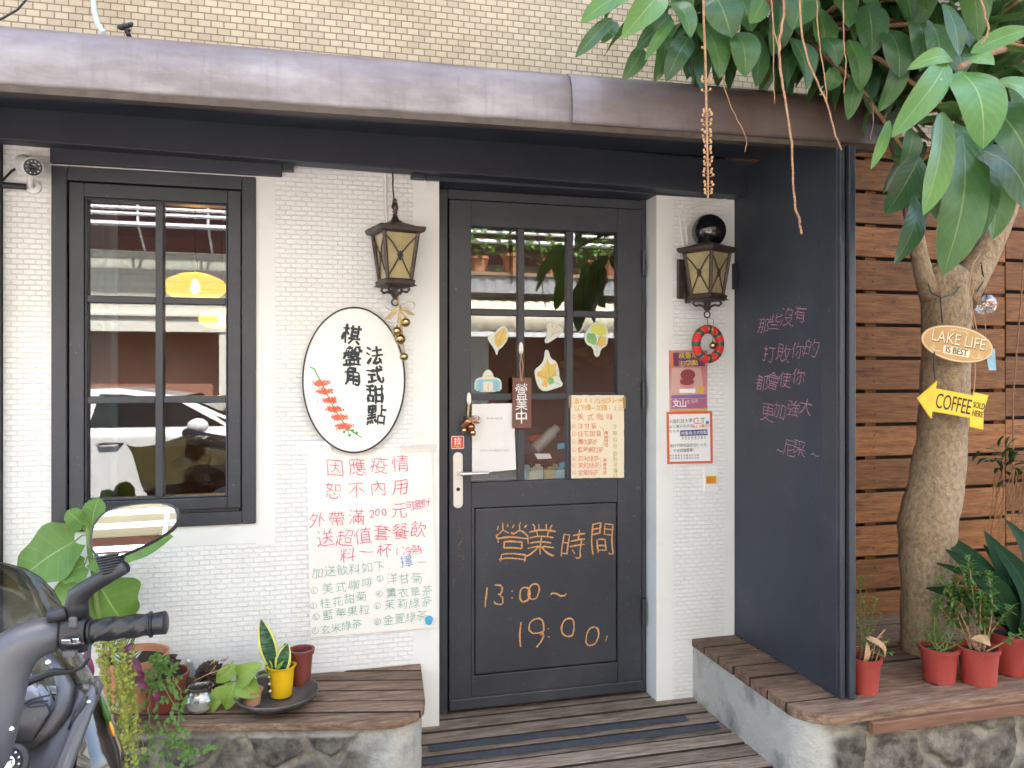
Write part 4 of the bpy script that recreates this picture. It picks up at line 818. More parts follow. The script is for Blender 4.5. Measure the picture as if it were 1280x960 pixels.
g.prism([Vector((-2.6, -.806, 2.177 - 3.1 * .0125)), Vector((-2.6, -.806, 2.196 - 3.1 * .0125)), Vector((-2.6, -.77, 2.196 - 3.1 * .0125)), Vector((-2.6, -.77, 2.177 - 3.1 * .0125))], (0, 0, 0), (4.58, 0, 4.58 * .0125))
g.build('drip_edge', 'awning_lip', aw)
g = MB(); g.prism([Vector((1.981, -.79, 2.21)), Vector((1.981, -.79, 2.31)), Vector((1.981, -.72, 2.36)), Vector((1.981, -.1, 2.46)), Vector((1.981, -.1, 2.30))], (0, 0, 0), (.012, 0, 0)); g.build('end_plate', 'awning_brown', aw)

# ================================================================ wing wall (chalk board)
wing = thing('wing_wall', 'charcoal painted board wall standing out beside the porch with pink chalk writing', 'wall', (1.82, -.45, .255))
PX = 1.797
g = MB(); g.box(PX, PX + .02, -.765, -.06, .256, 2.28); g.box(PX, PX + .02, -.81, -.7655, .256, 2.20); g.build('board', 'charcoal_board', wing)
g = MB(); g.box(PX - .006, PX + .014, -.825, -.811, .256, 2.20); g.box(PX - .008, PX - .0005, -.81, -.72, .256, 2.20); g.build('edge_trim', 'charcoal', wing, bevel=.003)
g = MB(); g.box(PX + .024, PX + .05, -.835, -.795, .256, 2.20); g.build('end_post', 'charcoal', wing, bevel=.003)
g = MB(); z_ = P(917, 345, YW).z
def PXp(x, y):                      # a pixel on the board's face
    u = (x - 640) / FPX; dr = FW + RT * u; d_ = PX / dr.x; return D(x, y, d_)
wr = Writer((0, -1, 0), UPZ, (-1, 0, 0), .001)
for text, cs in (('那些沒有', ((955, 407), (969, 402), (984, 396), (1001, 392))), ('打敗你的', ((962, 442), (980, 441), (998, 438), (1015, 434))),
                 ('都會使你', ((953, 478), (967, 476), (982, 474), (999, 470))), ('更加強大', ((960, 515), (975, 513), (992, 510), (1008, 508))),
                 ('~尼采~', ((976, 561), (988, 560), (1000, 560), (1020, 566)))):
    for ch, (x, y) in zip(text, cs):
        p = PXp(x, y); wr.char(ch, p, 23 / FPX * dep(p) * random.uniform(.95, 1.15), .0034, wob=.022, sx=1.25, rot=-.10, slant=.12)
wr.build('chalk_writing', 'chalk_pink', wing)

# ================================================================ slat fence
fence = thing('wooden_fence', 'brown horizontal slat fence behind the tree at the right', 'fence', (2.6, 0, .2))
g = MB(); z0 = .06; pitch = .1575
for i in range(16):
    for xa, xb in ((1.80, 3.345), (3.35, 5.4)):
        g.box(xa, xb, -.022 + random.uniform(-.002, .002), 0, z0 + i * pitch + (.02 if xa > 3 else 0), z0 + i * pitch + pitch - .017 + (.02 if xa > 3 else 0))
g.build('boards', 'fence_wood', fence, bevel=.003)
g = MB()
for x in (1.86, 2.55, 3.30, 4.1): g.box(x, x + .06, .001, .028, .06, 2.5)
g.build('batten', 'fence_wood', fence)
g = MB()
for i in range(16):
    for x in (1.97, 2.58):
        for zz in (.04, .10): g.ball((x + random.uniform(-.006, .006), -.0235, z0 + i * pitch + zz), .0035, 6)
g.build('nails', 'iron', fence)

# ================================================================ benches: rubble base, plank top
import numpy as np
rng = np.random.RandomState(5)
def rubble(path, plaster_of, z0, z1, cell=(.2, .17), seed=1):
    """path: plan polyline; returns MB with displaced masonry"""
    rng = np.random.RandomState(seed)
    seg = [(Vector(path[i + 1]) - Vector(path[i])).length for i in range(len(path) - 1)]; tot = sum(seg)
    ns = int(tot / .007); nz = int((z1 - z0) / .007)
    S = np.linspace(0, tot, ns + 1); Zs = np.linspace(z0, z1, nz + 1)
    seeds = []
    for i in range(-1, int(tot / cell[0]) + 2):
        for j in range(-2, int((z1 - z0) / cell[1]) + 3):
            seeds.append(((i + .5 + (j % 2) * .45 + rng.uniform(-.38, .38)) * cell[0], z0 + (j + .5 + rng.uniform(-.38, .38)) * cell[1]))
    seeds = np.array(seeds); tone = rng.rand(len(seeds))
    g = MB(); st = []; tn = []; pla = []
    acc = np.cumsum([0] + seg)
    rows = []
    for s_ in S:
        i = min(np.searchsorted(acc, s_, 'right') - 1, len(seg) - 1); f = (s_ - acc[i]) / seg[i]
        p = Vector(path[i]).lerp(Vector(path[i + 1]), f)
        def nrm(k):
            t = Vector(path[k + 1]) - Vector(path[k]); return Vector((t.y, -t.x)).normalized()
        n0 = nrm(i); j = i - 1 if f < .5 else i + 1
        if 0 <= j < len(seg): n0 = (n0 * (.5 + abs(f - .5) if True else 1) + nrm(j) * (.5 - abs(f - .5))).normalized()
        row = []
        for z in Zs:
            wx = s_ + .03 * noise.noise((s_ * 9, z * 9, seed)); wz = z + .03 * noise.noise((s_ * 9, z * 9, seed + 7))
            dd = np.hypot((seeds[:, 0] - wx), (seeds[:, 1] - wz) * 1.1); o = np.argsort(dd)[:2]
            e = dd[o[1]] - dd[o[0]]
            h = min(1, max(0, (e - .016) / .022)); h = h * h * (3 - 2 * h)
            pl = plaster_of(s_, z)
            ns_ = noise.fractal((s_ * 25, z * 25, seed), 1, 2, 4)
            hh = (h * (.020 + .016 * (tone[o[0]] - .5)) + .009 * ns_) * (1 - pl) + pl * (.012 + .002 * ns_)
            row.append(Vector((p.x + n0.x * hh, p.y + n0.y * hh, z)))
            st.append(h); tn.append(float(tone[o[0]])); pla.append(pl)
        rows.append(row)
    g.grid(rows); g.at = {'stone': st, 'tone': tn, 'plaster': pla}
    return g
def clip(poly, n, d):               # keep n.p <= d
    out = []
    for i in range(len(poly)):
        a, b = poly[i], poly[(i + 1) % len(poly)]; fa, fb = a.dot(n) - d, b.dot(n) - d
        if fa <= 0: out.append(a)
        if fa * fb < 0: out.append(a + (b - a) * (fa / (fa - fb)))
    return out
def planks(g, poly, dirv, wid, z0, z1, start, jit=0, seam=1):
    dirv = dirv.normalized(); n = Vector((-dirv.y, dirv.x)); ds = [p.dot(n) for p in poly]; a = start if start is not None else min(ds); a0 = a
    while a < max(ds):
        q = clip(clip(poly, n, a + wid - .005), -n, -a - .0045)
        sh_ = dirv * random.uniform(-jit, 0); q = [p + sh_ for p in q]
        if len(q) >= 3:
            dz = random.uniform(-.004, .001)
            rq = q[::-1]; f0 = len(g.f); g.prism([Vector((p.x, p.y, z0)) for p in rq], (0, 0, 0), (0, 0, z1 - z0 + dz))
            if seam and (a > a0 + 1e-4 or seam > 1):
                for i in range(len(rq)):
                    if all(abs(rq[j % len(rq)].dot(n) - a - .0045) < 2e-4 for j in (i, i + 1)): g.mi[f0 + 2 + i] = 1  # face towards the gap gets the dark colour that paints its shade
        a += wid
ZB = .255
def arc(c, r, a0, a1, n=7): return [Vector((c[0] + r * math.cos(R(a0 + (a1 - a0) * i / n)), c[1] + r * math.sin(R(a0 + (a1 - a0) * i / n)))) for i in range(n + 1)]
# left bench
fd = Vector((.668, -.152)).normalized()
A0 = Vector((-.44, -.452)); pl = [A0 + fd * -1.6, A0 + fd * .62]
corner = [A0 + fd * .69 + Vector((.02, .004)), Vector((.29, -.598)), Vector((.345, -.57)), Vector((.372, -.52))]
poly = pl + corner + [Vector((.385, -.45)), Vector((.415, YW - .001)), Vector((A0.x - 1.55, YW - .001))]
lb = thing('stone_bench', 'wooden topped rubble stone bench under the window holding small plants', 'bench', (-.2, -.3, -.18))
g = MB(); planks(g, poly, fd, .093, ZB - .028, ZB, min(p.dot(Vector((-fd.y, fd.x))) for p in poly) - .002)
g.build('plank_top', ['bench_wood', 'plank_seam_shade'], lb, bevel=.006)
ip = [A0 + fd * -1.6 + Vector((0, .03)), A0 + fd * .62 + Vector((0, .03)), Vector((.24, -.575)), Vector((.32, -.55)), Vector((.348, -.50)), Vector((.362, -.44)), Vector((.39, YW))]
L0 = 1.6 + .60
def lp(s_, z): return min(1, max(0, (s_ - L0 + .02 + .03 * noise.noise((z * 8, 1, 2))) / .05)) if z < .2 else min(1, max(.65, (s_ - L0) / .05))
g = rubble(ip, lp, -.2, ZB - .029, seed=3); g.build('stone_base', 'rubble', lb, smooth='all')
# right bench
RY = -.93
poly = [Vector((1.594, YW - .001)), Vector((1.594, -.78))] + arc((1.724, -.79), .13, 185, 262, 6) + [Vector((1.76, RY)), Vector((4.6, RY)), Vector((4.6, .02)), Vector((1.80, .02)), Vector((1.80, YW - .001))]
rb = thing('stone_bench', 'wooden topped rubble stone planter ledge under the tree with rounded plaster corner', 'bench', (2.4, -.5, -.18))
g = MB()
p1 = [Vector((1.594, YW - .001)), Vector((1.594, -.80)), Vector((1.80, -.80)), Vector((1.80, YW - .001))]
planks(g, p1, Vector((1, 0)), .116, ZB - .034, ZB, None, .010, 2)
p2 = [Vector((1.594, -.8035))] + arc((1.724, -.802), .13, 181, 262, 7) + [Vector((1.76, RY)), Vector((4.6, RY)), Vector((4.6, -.8035))]
planks(g, p2, Vector((1, 0)), .3, ZB - .034, ZB, None)
p3 = [Vector((1.804, -.8)), Vector((4.6, -.8)), Vector((4.6, .02)), Vector((1.804, .02))]
planks(g, p3, Vector((1, 0)), .13, ZB - .034, ZB - .004, None, 0, 2)
g.build('plank_top', ['bench_wood', 'plank_seam_shade'], rb, bevel=.005)
g = MB(); g.box(1.83, 4.6, RY - .012, RY + .02, ZB - .075, ZB - .0355); g.build('edge_board', 'bench_edge', rb, bevel=.003)
ip = [Vector((1.606, YW)), Vector((1.606, -.76))] + arc((1.70, -.80), .094, 183, 265, 6) + [Vector((1.76, RY + .032)), Vector((4.6, RY + .032))]
tot1 = (.65) + .15
def rp(s_, z): return min(1, max(0, (tot1 + .06 - s_ + .05 * noise.noise((z * 7, 3, 1))) / .05))
g = rubble(ip, rp, -.2, ZB - .036, cell=(.22, .19), seed=11); g.build('stone_base', 'rubble', rb, smooth='all')
# ================================================================ things on the wall
def lantern(name, label, c, rot, hang_cable):
    c = Vector(c); t = thing(name, label, 'wall lamp', c, 'lanterns beside the door')
    M = Matrix.Translation(c) @ Matrix.Rotation(R(rot), 4, 'Z')
    def sq(g, prof):                   # square loft: (half side, z)
        rows = [[M @ Vector((sx * h, sy * h, z)) for sx, sy in ((-1, -1), (1, -1), (1, 1), (-1, 1), (-1, -1))] for h, z in prof]
        g.grid(rows)
    g = MB(); sq(g, [(.001, .034), (.016, .033), (.022, .026), (.06, .010), (.088, .004), (.090, -.002), (.086, -.014), (.07, -.02), (.001, -.02)]); g.build('roof', 'iron', t, bevel=.001)
    g = MB(); g.lathe([(.002, .118), (.007, .112), (.005, .10), (.010, .092), (.012, .08), (.007, .07), (.006, .055), (.012, .045), (.016, .034)], c, 12); 
    for a in range(5): g.tube([c + Vector((.009, 0, .05 + .012 * a)), c + Vector((-.009, .003, .056 + .012 * a))], .0035, 6)
    g.build('finial', 'iron', t, smooth=True)
    top, bot, zt, zb = .066, .046, -.02, -.192
    g = MB()
    for sx, sy in ((-1, -1), (1, -1), (1, 1), (-1, 1)):
        g.tube([M @ Vector((sx * top, sy * top, zt)), M @ Vector((sx * bot, sy * bot, zb))], .0075, 6)
    g.build('cage', 'iron', t)
    g = MB(); sq(g, [(top - .006, zt), (bot - .004, zb)]); g.build('glass', 'lantern_glass', t)
    g = MB()
    def face(k, u, q):                 # point on face k, u -1..1, q 0 top..1 bottom
        h = top + (bot - top) * q; z = zt + (zb - zt) * q
        p = Vector((u * h, -h - .001, z)); return M @ (Matrix.Rotation(R(90 * k), 4, 'Z') @ p)
    for k_ in range(4):
        for sg in (-1, 1):
            g.tube([face(k_, sg * 1, .04), face(k_, sg * .55, .22), face(k_, sg * .14, .42), face(k_, -sg * .14, .56), face(k_, -sg * .5, .76), face(k_, -sg * 1, .97)], .0028, 5)
        dm = [face(k_, 0, .40), face(k_, .17, .49), face(k_, 0, .58), face(k_, -.17, .49), face(k_, 0, .40)]
        g.tube(dm, .003, 5)
    g.build('lattice', 'iron', t, smooth=True)
    g = MB(); sq(g, [(bot + .004, zb + .004), (bot + .013, zb - .004), (bot + .010, zb - .016), (bot + .018, zb - .022), (.03, zb - .03), (.001, zb - .03)]); g.build('base', 'iron', t)
    g = MB()
    for k_ in range(4):
        Mk = M @ Matrix.Rotation(R(45 + 90 * k_), 4, 'Z')
        g.tube([Mk @ Vector((x, 0, z)) for x, z in ((.05, zb - .024), (.058, zb - .036), (.048, zb - .046), (.03, zb - .042), (.014, zb - .05), (.006, zb - .065))], .005, 6)
    g.tube([c + Vector((0, 0, zb - .025)), c + Vector((0, 0, zb - .06))], .010, 8)
    g.torus(c + Vector((0, 0, zb - .082)), .013, .0035, n=16, m=6)
    g.build('scroll', 'iron', t, smooth=True)
    xo = 0 if hang_cable else -.045
    g = MB(); g.box(c.x - .035 + xo, c.x + .035 + xo, YW - .014, YW - .0005, c.z - .20, c.z - .03); g.build('back_plate', 'iron', t, bevel=.006)
    g = MB(); g.tube([(c.x + xo, YW - .012, c.z - .17), (c.x + xo, YW - .03, c.z - .215), (c.x + xo, YW - .055, c.z - .215), (c.x + xo, YW - .06, c.z - .18), (c.x + xo, YW - .04, c.z - .1), (c.x + xo, YW - .028, c.z - .04), (c.x + xo * .6, YW - .05, c.z - .012), (c.x, c.y, c.z - .012)], [.009] * 8, 8)
    g.build('arm', 'iron', t, smooth=True)
    if hang_cable:
        a = P(491, 205, YW - .03)
        g = MB(); g.tube([a, P(491, 235, YW - .04), c + Vector((-.005, .0, .12)), c + Vector((-.012, .0, .08))], .003, 6); g.build('cable', 'cable', t, smooth=True)
    return t
LL = P(494, 287, -.225); lantern('wall_lantern', 'dark bronze lantern with amber glass above the oval sign, hung with gold bells', LL, 14, True)
RL = P(884, 311, -.235); lantern('wall_lantern', 'dark bronze lantern with amber glass on the right pillar below the black ball', RL, 27, False)
g = MB(); b_ = P(886, 289, -.20); g.ball(b_, .072, 28); o = g.build('black_ball', 'black_gloss', smooth='all'); tag(o, 'shiny black ball standing on top of the right lantern', 'ball')
# white conduits
g = MB(); q = [P(482, 212, YW - .008), P(482, 238, YW - .008), P(482, 262, YW - .008), P(484, 285, YW - .01), P(489, 292, YW - .03)]
g.tube(q, .005, 8); g.tube([P(482, 236, YW - .008), P(482, 240, YW - .008)], .0075, 8)
tag(g.build('conduit', 'white_plastic', smooth=True), 'thin white conduit running down the wall to the left lantern', 'pipe')
g = MB(); q = [P(908, 249, YW - .006), P(880, 254, YW - .006), P(856, 258, YW - .006), P(850, 270, YW - .006), P(852, 292, YW - .006), P(855, 312, YW - .006)]; g.tube(q, .0042, 8)
q = [P(905, 251, YW - .005), P(872, 258, YW - .005), P(860, 262, YW - .005), P(857, 276, YW - .005), P(860, 305, YW - .005)]; g.tube(q, .003, 8)
tag(g.build('conduit', 'white_plastic', smooth=True), 'white painted cable looping over the right pillar to its lantern', 'cable')
# security camera
cp = P(36, 207, YW - .09)
cm = thing('security_camera', 'cream bullet security camera high on the wall at the left', 'camera', cp)
ax = Vector((.50, -.84, -.28)).normalized()
Mx = ax.to_track_quat('Z', 'Y').to_matrix()
g = MB(); g.lathe([(.012, -.075), (.030, -.072), (.033, -.06), (.033, .055), (.030, .058), (.030, .052)], cp, 24, Mx); g.build('body', 'white_plastic', cm, smooth=True)
g = MB(); g.lathe([(.0285, .0535), (.012, .054), (.011, .060), (.001, .062)], cp, 20, Mx)
g.build('lens', 'black_gloss', cm, smooth=True)
g = MB()
for i in range(10):
    a = R(36 * i); g.ball(cp + Mx @ Vector((.02 * math.cos(a), .02 * math.sin(a), .0545)), .0026, 8)
g.build('lamps', 'white_plastic', cm)
g = MB(); g.tube([cp + Vector((0, .02, -.03)), cp + Vector((-.01, .05, -.055)), (cp.x - .01, YW, cp.z - .055)], .009, 8); g.lathe([(.024, 0), (.024, .012), (.012, .018)], (cp.x - .01, YW - .0005, cp.z - .055), 16, Matrix.Rotation(R(90), 3, 'X')); g.build('bracket', 'white_plastic', cm, smooth=True)
g = MB(); g.tube([cp - ax * .07, cp - ax * .10 + Vector((-.03, .0, -.03)), (cp.x - .09, YW - .06, cp.z - .05)], .004, 6); g.tube([(cp.x - .10, YW - .03, cp.z - .058), (cp.x - .03, YW - .02, cp.z - .058)], .011, 8); g.build('cable', 'cable', cm, smooth=True)
# oval sign
oc = P(443, 475, YW - .012); sg = thing('oval_sign', 'white oval shop sign with black brush characters and a red flower spray', 'sign', (oc.x, YW, oc.z - .27))
pts = [Vector((oc.x + .190 * math.cos(2 * math.pi * i / 72), YW - .004, oc.z + .276 * math.sin(2 * math.pi * i / 72))) for i in range(72)]
g = MB(); g.prism(pts, (0, 0, 0), (0, -.019, 0)); g.build('board', 'sign_white', sg, bevel=.003)
g = MB(); r0 = [[Vector((oc.x + (.190 + d) * math.cos(2 * math.pi * i / 72), y, oc.z + (.276 + d) * math.sin(2 * math.pi * i / 72))) for d, y in ((.0005, YW - .003), (.0005, YW - .0252), (.005, YW - .0252), (.005, YW - .003))] for i in range(73)]
g.grid(r0); g.build('rim', 'black', sg)
wr = Writer(XR, UPZ, OUT, .001); Y = YW - .0235
for ch, x, y, s in (('棋', 440, 418, 25.5), ('盤', 441, 445, 25.5), ('角', 441, 470, 24), ('法', 468, 444, 24), ('式', 469, 468, 23), ('甜', 469, 492, 24), ('點', 471, 518, 26.5)):
    p = P(x, y, Y); wr.char(ch, p, s / FPX * dep(p) * 1.05, .0102 if ch != '點' else .0088, wob=.03, rot=-.03, jit=.45, sx=.9)
wr.build('characters', 'ink', sg)
g = MB(); g2 = MB(); random.seed(3)
def dab(gb, p, dx, dz, w_, y):
    gb.v += [Vector((p.x, y, p.z)), Vector((p.x + dx * .6 + w_, y, p.z + dz * .5)), Vector((p.x + dx, y, p.z + dz)), Vector((p.x + dx * .5 - w_, y, p.z + dz * .6))]; kk = len(gb.v); gb.F((kk - 4, kk - 3, kk - 2, kk - 1))
n_ = 0
for cx, cy in ((401, 478), (405, 488), (412, 499), (417, 510), (423, 520), (429, 531)):
    for i in range(190):
        p = P(cx + random.gauss(0, 4.6), cy + random.gauss(0, 1.6), Y); a = random.uniform(-.4, math.pi + .4); n_ += 1
        dab(g, p, math.cos(a) * .013, -abs(math.sin(a)) * .011, .0022, Y - .0008 - n_ * 3e-6)
g.build('red_flowers', 'dabs_red', sg)
wr = Writer(XR, UPZ, OUT, .0007); o = P(415, 505, Y)
def px2(o, seq, Y): return [((P(x, y, Y) - o).x, (P(x, y, Y) - o).z) for x, y in seq]
wr.stroke(o, px2(o, [(388, 459), (393, 461), (397, 470), (402, 478), (412, 500), (424, 521), (435, 536), (452, 547)], Y), .0045)
for x, y in ((436, 534), (430, 540), (441, 538), (437, 544), (446, 541)): wr.stroke(o, px2(o, [(434, 537), (x, y)], Y), .0035); wr.circ(P(x, y, Y), .0035, .004)
wr.build('green_stem', 'dabs_green', sg)
# gold bells under the left lantern
bt = P(497, 365, -.23); bl = thing('bell_ornament', 'gold bells on a cord with a ribbon bow under the left lantern', 'bell', (bt.x, bt.y, bt.z - .26))
def bow(parent, c, s, m):
    g = MB()
    for sx, dz in ((-1, .2), (1, .35)):
        rows = []
        for i in range(9):
            a = i / 8 * math.pi * 2; x = sx * s * (.55 - .55 * math.cos(a)) ; z = s * .36 * math.sin(a) + x * .15 * sx
            rows.append([Vector(c) + Vector((x, dy + .006 * math.sin(a), z)) for dy in (-.012, -.004, .004, .012)])
        g.grid(rows)
    for sx in (-1, 1):
        g.grid([[Vector(c) + Vector((sx * s * (.15 + q * .75) + e * .012, -.004 - .01 * math.sin(q * 5), -s * q * (.9 if sx < 0 else .55))) for e in (-1, 0, 1)] for q in (0, .25, .5, .75, 1)])
    g.ball(c, .009, 10); return g.build('bow', m, parent, smooth='all')
def bell(parent, c, r, m='brass'):
    g = MB(); g.ball(c, r, 16); g.torus(Vector(c), r * 1.0, r * .10, Matrix.Rotation(R(90), 3, 'X'), 20, 6); g.tube([Vector(c) + Vector((0, 0, r)), Vector(c) + Vector((0, 0, r * 1.35))], r * .18, 6)
    b = g.build('bell', m, parent, smooth='all'); g = MB(); g.box(c[0] - r * .7, c[0] + r * .7, c[1] - r * 1.01, c[1] - r * .6, c[2] - r * .56, c[2] - r * .44); g.ball((c[0], c[1] - r * .85, c[2] - r * .45), r * .2, 8); g.build('slot', 'black', b)
mat('ribbon_gold', (.62, .48, .26), .45, (.42, .3, .14), 40); mat('ribbon_copper', (.45, .2, .1), .3, (.6, .34, .16), 50, metal=.6)
bow(bl, P(500, 384, -.235), .052, 'ribbon_gold')
bs = [(507, 403, .018), (496, 414, .018), (500, 424, .021), (505, 446, .016)]
g = MB()
for x, y, r_ in bs: g.tube([bt, P(500, 388, -.235), P(x, y, -.235) + Vector((0, 0, r_))], .003, 6)
g.build('cord', 'gold_cord', bl, smooth=True)
for x, y, r_ in bs: bell(bl, P(x, y, -.237), r_)
# handwritten notice under the oval sign
nt_ = P(463, 680, YW - .006); no = thing('paper_notice', 'creased handwritten paper notice in red and green marker taped under the oval sign', 'notice', (nt_.x, YW, .385))
def paper(parent, pix, Y, m, wave=.003, nx=16, nz=22, name='sheet', solid=.0012):
    a, b, c_, d = [P(x, y, Y) for x, y in pix]; rows = []
    for j in range(nz + 1):
        q = j / nz; row = []
        for i in range(nx + 1):
            f = i / nx; p = a.lerp(b, f).lerp(d.lerp(c_, f), q)
            e = noise.noise((f * 3, q * 4, 1.3)) * wave + noise.noise((f * 9, q * 11, 4)) * wave * .4
            row.append(p + Vector((.0015 * noise.noise((q * 12, 0, 5)) if i in (0, nx) else 0, -abs(e), .002 * noise.noise((f * 9, 2, 5)) if j in (0, nz) else 0)))
        rows.append(row)
    g = MB(); g.grid(rows); return g.build(name, m, parent, smooth='all')
paper(no, ((383, 562), (539, 561), (547, 784), (388, 797)), YW - .004, 'paper')
g = MB(); a = P(372, 563, YW - .007); b = P(414, 556, YW - .007); g.box(a.x, b.x, YW - .0085, YW - .0079, a.z - .02, a.z + .03); a = P(500, 560, YW - .007); b = P(546, 556, YW - .007); g.box(a.x, b.x, YW - .0085, YW - .0079, a.z - .02, a.z + .012); g.build('tape', 'plastic_film', no)
Y = YW - .0085
def L(wr, text, A, B, size, width, Y=Y, **kw):
    a, b = P(A[0], A[1], Y), P(B[0], B[1], Y); wr.line(text, a, b, size / FPX * dep(a), width, **kw)
wr = Writer(XR, UPZ, OUT, .001)
L(wr, '因應疫情', (419, 585), (501, 579), 24, .0030); L(wr, '恕不內用', (417, 614), (501, 608), 23, .0030)
L(wr, '外帶滿', (397, 650), (446, 646), 22, .0030); L(wr, '200', (466, 641), (481, 640), 17, .0030); L(wr, '元', (499, 638), (499, 638), 22, .0030)
L(wr, '可累計', (513, 632), (533, 628), 13, .0024)
L(wr, '送超值套餐飲', (407, 673), (523, 662), 23, .0030); L(wr, '料一杯', (435, 693), (481, 687), 20, .0030); L(wr, '(冷熱', (498, 689), (521, 687), 14, .0024)
wr.build('red_writing', 'marker_red', no)
wr = Writer(XR, UPZ, OUT, .001)
L(wr, '加送飲料如下:', (397, 716), (489, 706), 15, .0022); L(wr, '一', (527, 702), (527, 702), 14, .0022)
for txt, a, b, s in (('1美式咖啡', (393, 738), (459, 728), 15), ('2洋甘菊', (475, 723), (521, 722), 15), ('3桂花甜菊', (392, 757), (452, 745), 14), ('4薰衣草茶', (474, 742), (534, 738), 14),
                     ('5藍莓果粒', (395, 771), (456, 761), 14), ('6茉莉綠茶', (472, 757), (533, 752), 14), ('7玄米綠茶', (394, 788), (446, 780), 13), ('8金萱綠茶', (472, 777), (527, 769), 14)):
    L(wr, txt[1:], (a[0] + (b[0] - a[0]) / (len(txt) - 1), a[1] + (b[1] - a[1]) / (len(txt) - 1)), b, s, .0021)
    L(wr, txt[0], a, a, s * .7, .0018); p = P(*a, Y); wr.circ(p, .012, .0016)
wr.build('green_writing', 'marker_green', no)
wr = Writer(XR, UPZ, OUT, .001); L(wr, '擇', (508, 702), (508, 702), 17, .0024); wr.build('blue_writing', 'marker_blue', no)
mat('blue_dot', (.03, .30, .58), .6, (.1, .45, .7), 120)
g = MB(); p = P(536, 775, Y); g.prism([Vector((p.x + .016 * (1 + .12 * math.sin(i * 2.3)) * math.cos(i * .45), p.y - .002, p.z + .019 * (1 + .1 * math.sin(i * 3.1)) * math.sin(i * .45))) for i in range(14)], (0, 0, 0), (0, -.0008, 0)); g.build('blue_dot', 'blue_dot', no)

# ================================================================ things on the door
YD = -.021
def hook(x, y, label):
    p = P(x, y, YD); g = MB(); g.prism([Vector((p.x + .009 * math.cos(2 * math.pi * i / 20), YD + .0005, p.z + .028 * math.sin(2 * math.pi * i / 20) * (1 if math.sin(2 * math.pi * i / 20) > 0 else .9))) for i in range(20)], (0, 0, 0), (0, -.006, 0))
    g.tube([(p.x, YD - .005, p.z - .01), (p.x, YD - .012, p.z - .02), (p.x, YD - .014, p.z - .012)], .003, 8)
    return tag(g.build('wall_hook', 'white_plastic', bevel=.002), label, 'hook', 'adhesive hooks on the door')
hook(651, 436, 'white oval hook on the glazing bar above the brown hanging sign'); hook(586, 499, 'white oval hook on the door edge above the copper bells')
# door bells
bp = P(586, 528, YD - .02); db = thing('bell_ornament', 'copper and gold jingle bells with ribbon hanging on the door by its handle', 'bell', (bp.x, YD, bp.z - .08))
g = MB(); g.tube([P(586, 506, YD - .012), P(585, 518, YD - .016), bp], .0045, 6); g.build('cord', 'gold_cord', db, smooth=True)
bow(db, P(588, 524, YD - .03), .034, 'ribbon_copper')
for x, y, r_, m in ((580, 538, .014, 'brass'), (589, 534, .0165, 'copper'), (591, 541, .014, 'brass')): bell(db, P(x, y, YD - .034), r_, m)
# open sign
hs = P(652, 503, YD - .012); hsn = thing('hanging_sign', 'brown wooden plaque with white characters hanging on the door glass', 'sign', (hs.x, YD, hs.z - .1))
a, b = P(640.5, 472, YD - .012), P(664, 535, YD - .012)
g = MB(); g.box(a.x, b.x, YD - .016, YD - .008, b.z, a.z); g.build('board', 'brown_board', hsn, bevel=.0015)
wr = Writer(XR, UPZ, OUT, .001)
for ch, y in (('營', 488), ('業', 504), ('中', 521)):
    p = P(652, y, YD - .0161); wr.char(ch, p, 19 / FPX * dep(p), .0058 if ch == '中' else .0042, wob=.008, jit=.3, sx=.9)
wr.build('characters', 'ink_white', hsn)
g = MB(); g.tube([P(651, 441, YD - .014), P(650, 456, YD - .012), P(651, 474, YD - .0165)], .0018, 6); g.tube([P(651, 441, YD - .014), P(654, 458, YD - .012), P(652, 474, YD - .0165)], .0018, 6); g.ball(P(652, 475, YD - .0162), .004, 8); g.build('string', 'twine', hsn, smooth=True)
# code sheet in a plastic sleeve (the code itself left out)
cs = P(618, 545, YD); qs = thing('paper_sheet', 'white printed sheet in a clear plastic sleeve taped on the left door pane', 'sheet', (cs.x, YD, cs.z - .15))
paper(qs, ((590, 505), (642, 504), (645, 587), (590, 592)), YD - .002, 'paper_white', .002)
paper(qs, ((589, 504), (649, 503), (649, 594), (589, 601)), YD - .0055, 'plastic_film', .006, name='sleeve', solid=.0005)
wr = Writer(XR, UPZ, OUT, .001)
Yq = YD - .0048
for a_, b_, yy in ((609, 627, 523), (601, 636, 563)):
    x = a_
    while x < b_: p = P(x, yy, Yq); wr.stroke(p, [(0, .003), (0.002, -.003)], .0022); x += random.uniform(1.6, 3.2)
wr.build('print', 'ink', qs)
# handwritten menu
mc = P(747, 545, YD); mn = thing('menu_card', 'cream handwritten drinks menu card taped to the right of the door glass', 'menu', (mc.x, YD, mc.z - .17))
paper(mn, ((713, 494), (780, 494), (780, 597), (714, 598)), YD - .003, 'paper_cream', .0012)
mat('gold_tape', (.3, .22, .12), .3, metal=.3)
g = MB(); 
for x, y in ((712, 495), (780, 496)): p = P(x, y, YD); g.box(p.x - .006, p.x + .006, YD - .0062, YD - .0056, p.z - .05, p.z + .002)
g.build('tape', 'gold_tape', mn)
Ym = YD - .0046
wr = Writer(XR, UPZ, OUT, .001)
L(wr, '滿200元送飲料一杯', (720, 501), (777, 500), 8.5, .0018, Ym); L(wr, '以下擇一加購12元', (721, 510), (776, 510), 8.5, .0018, Ym); wr.build('orange_writing', 'pen_orange', mn)
wr = Writer(XR, UPZ, OUT, .001)
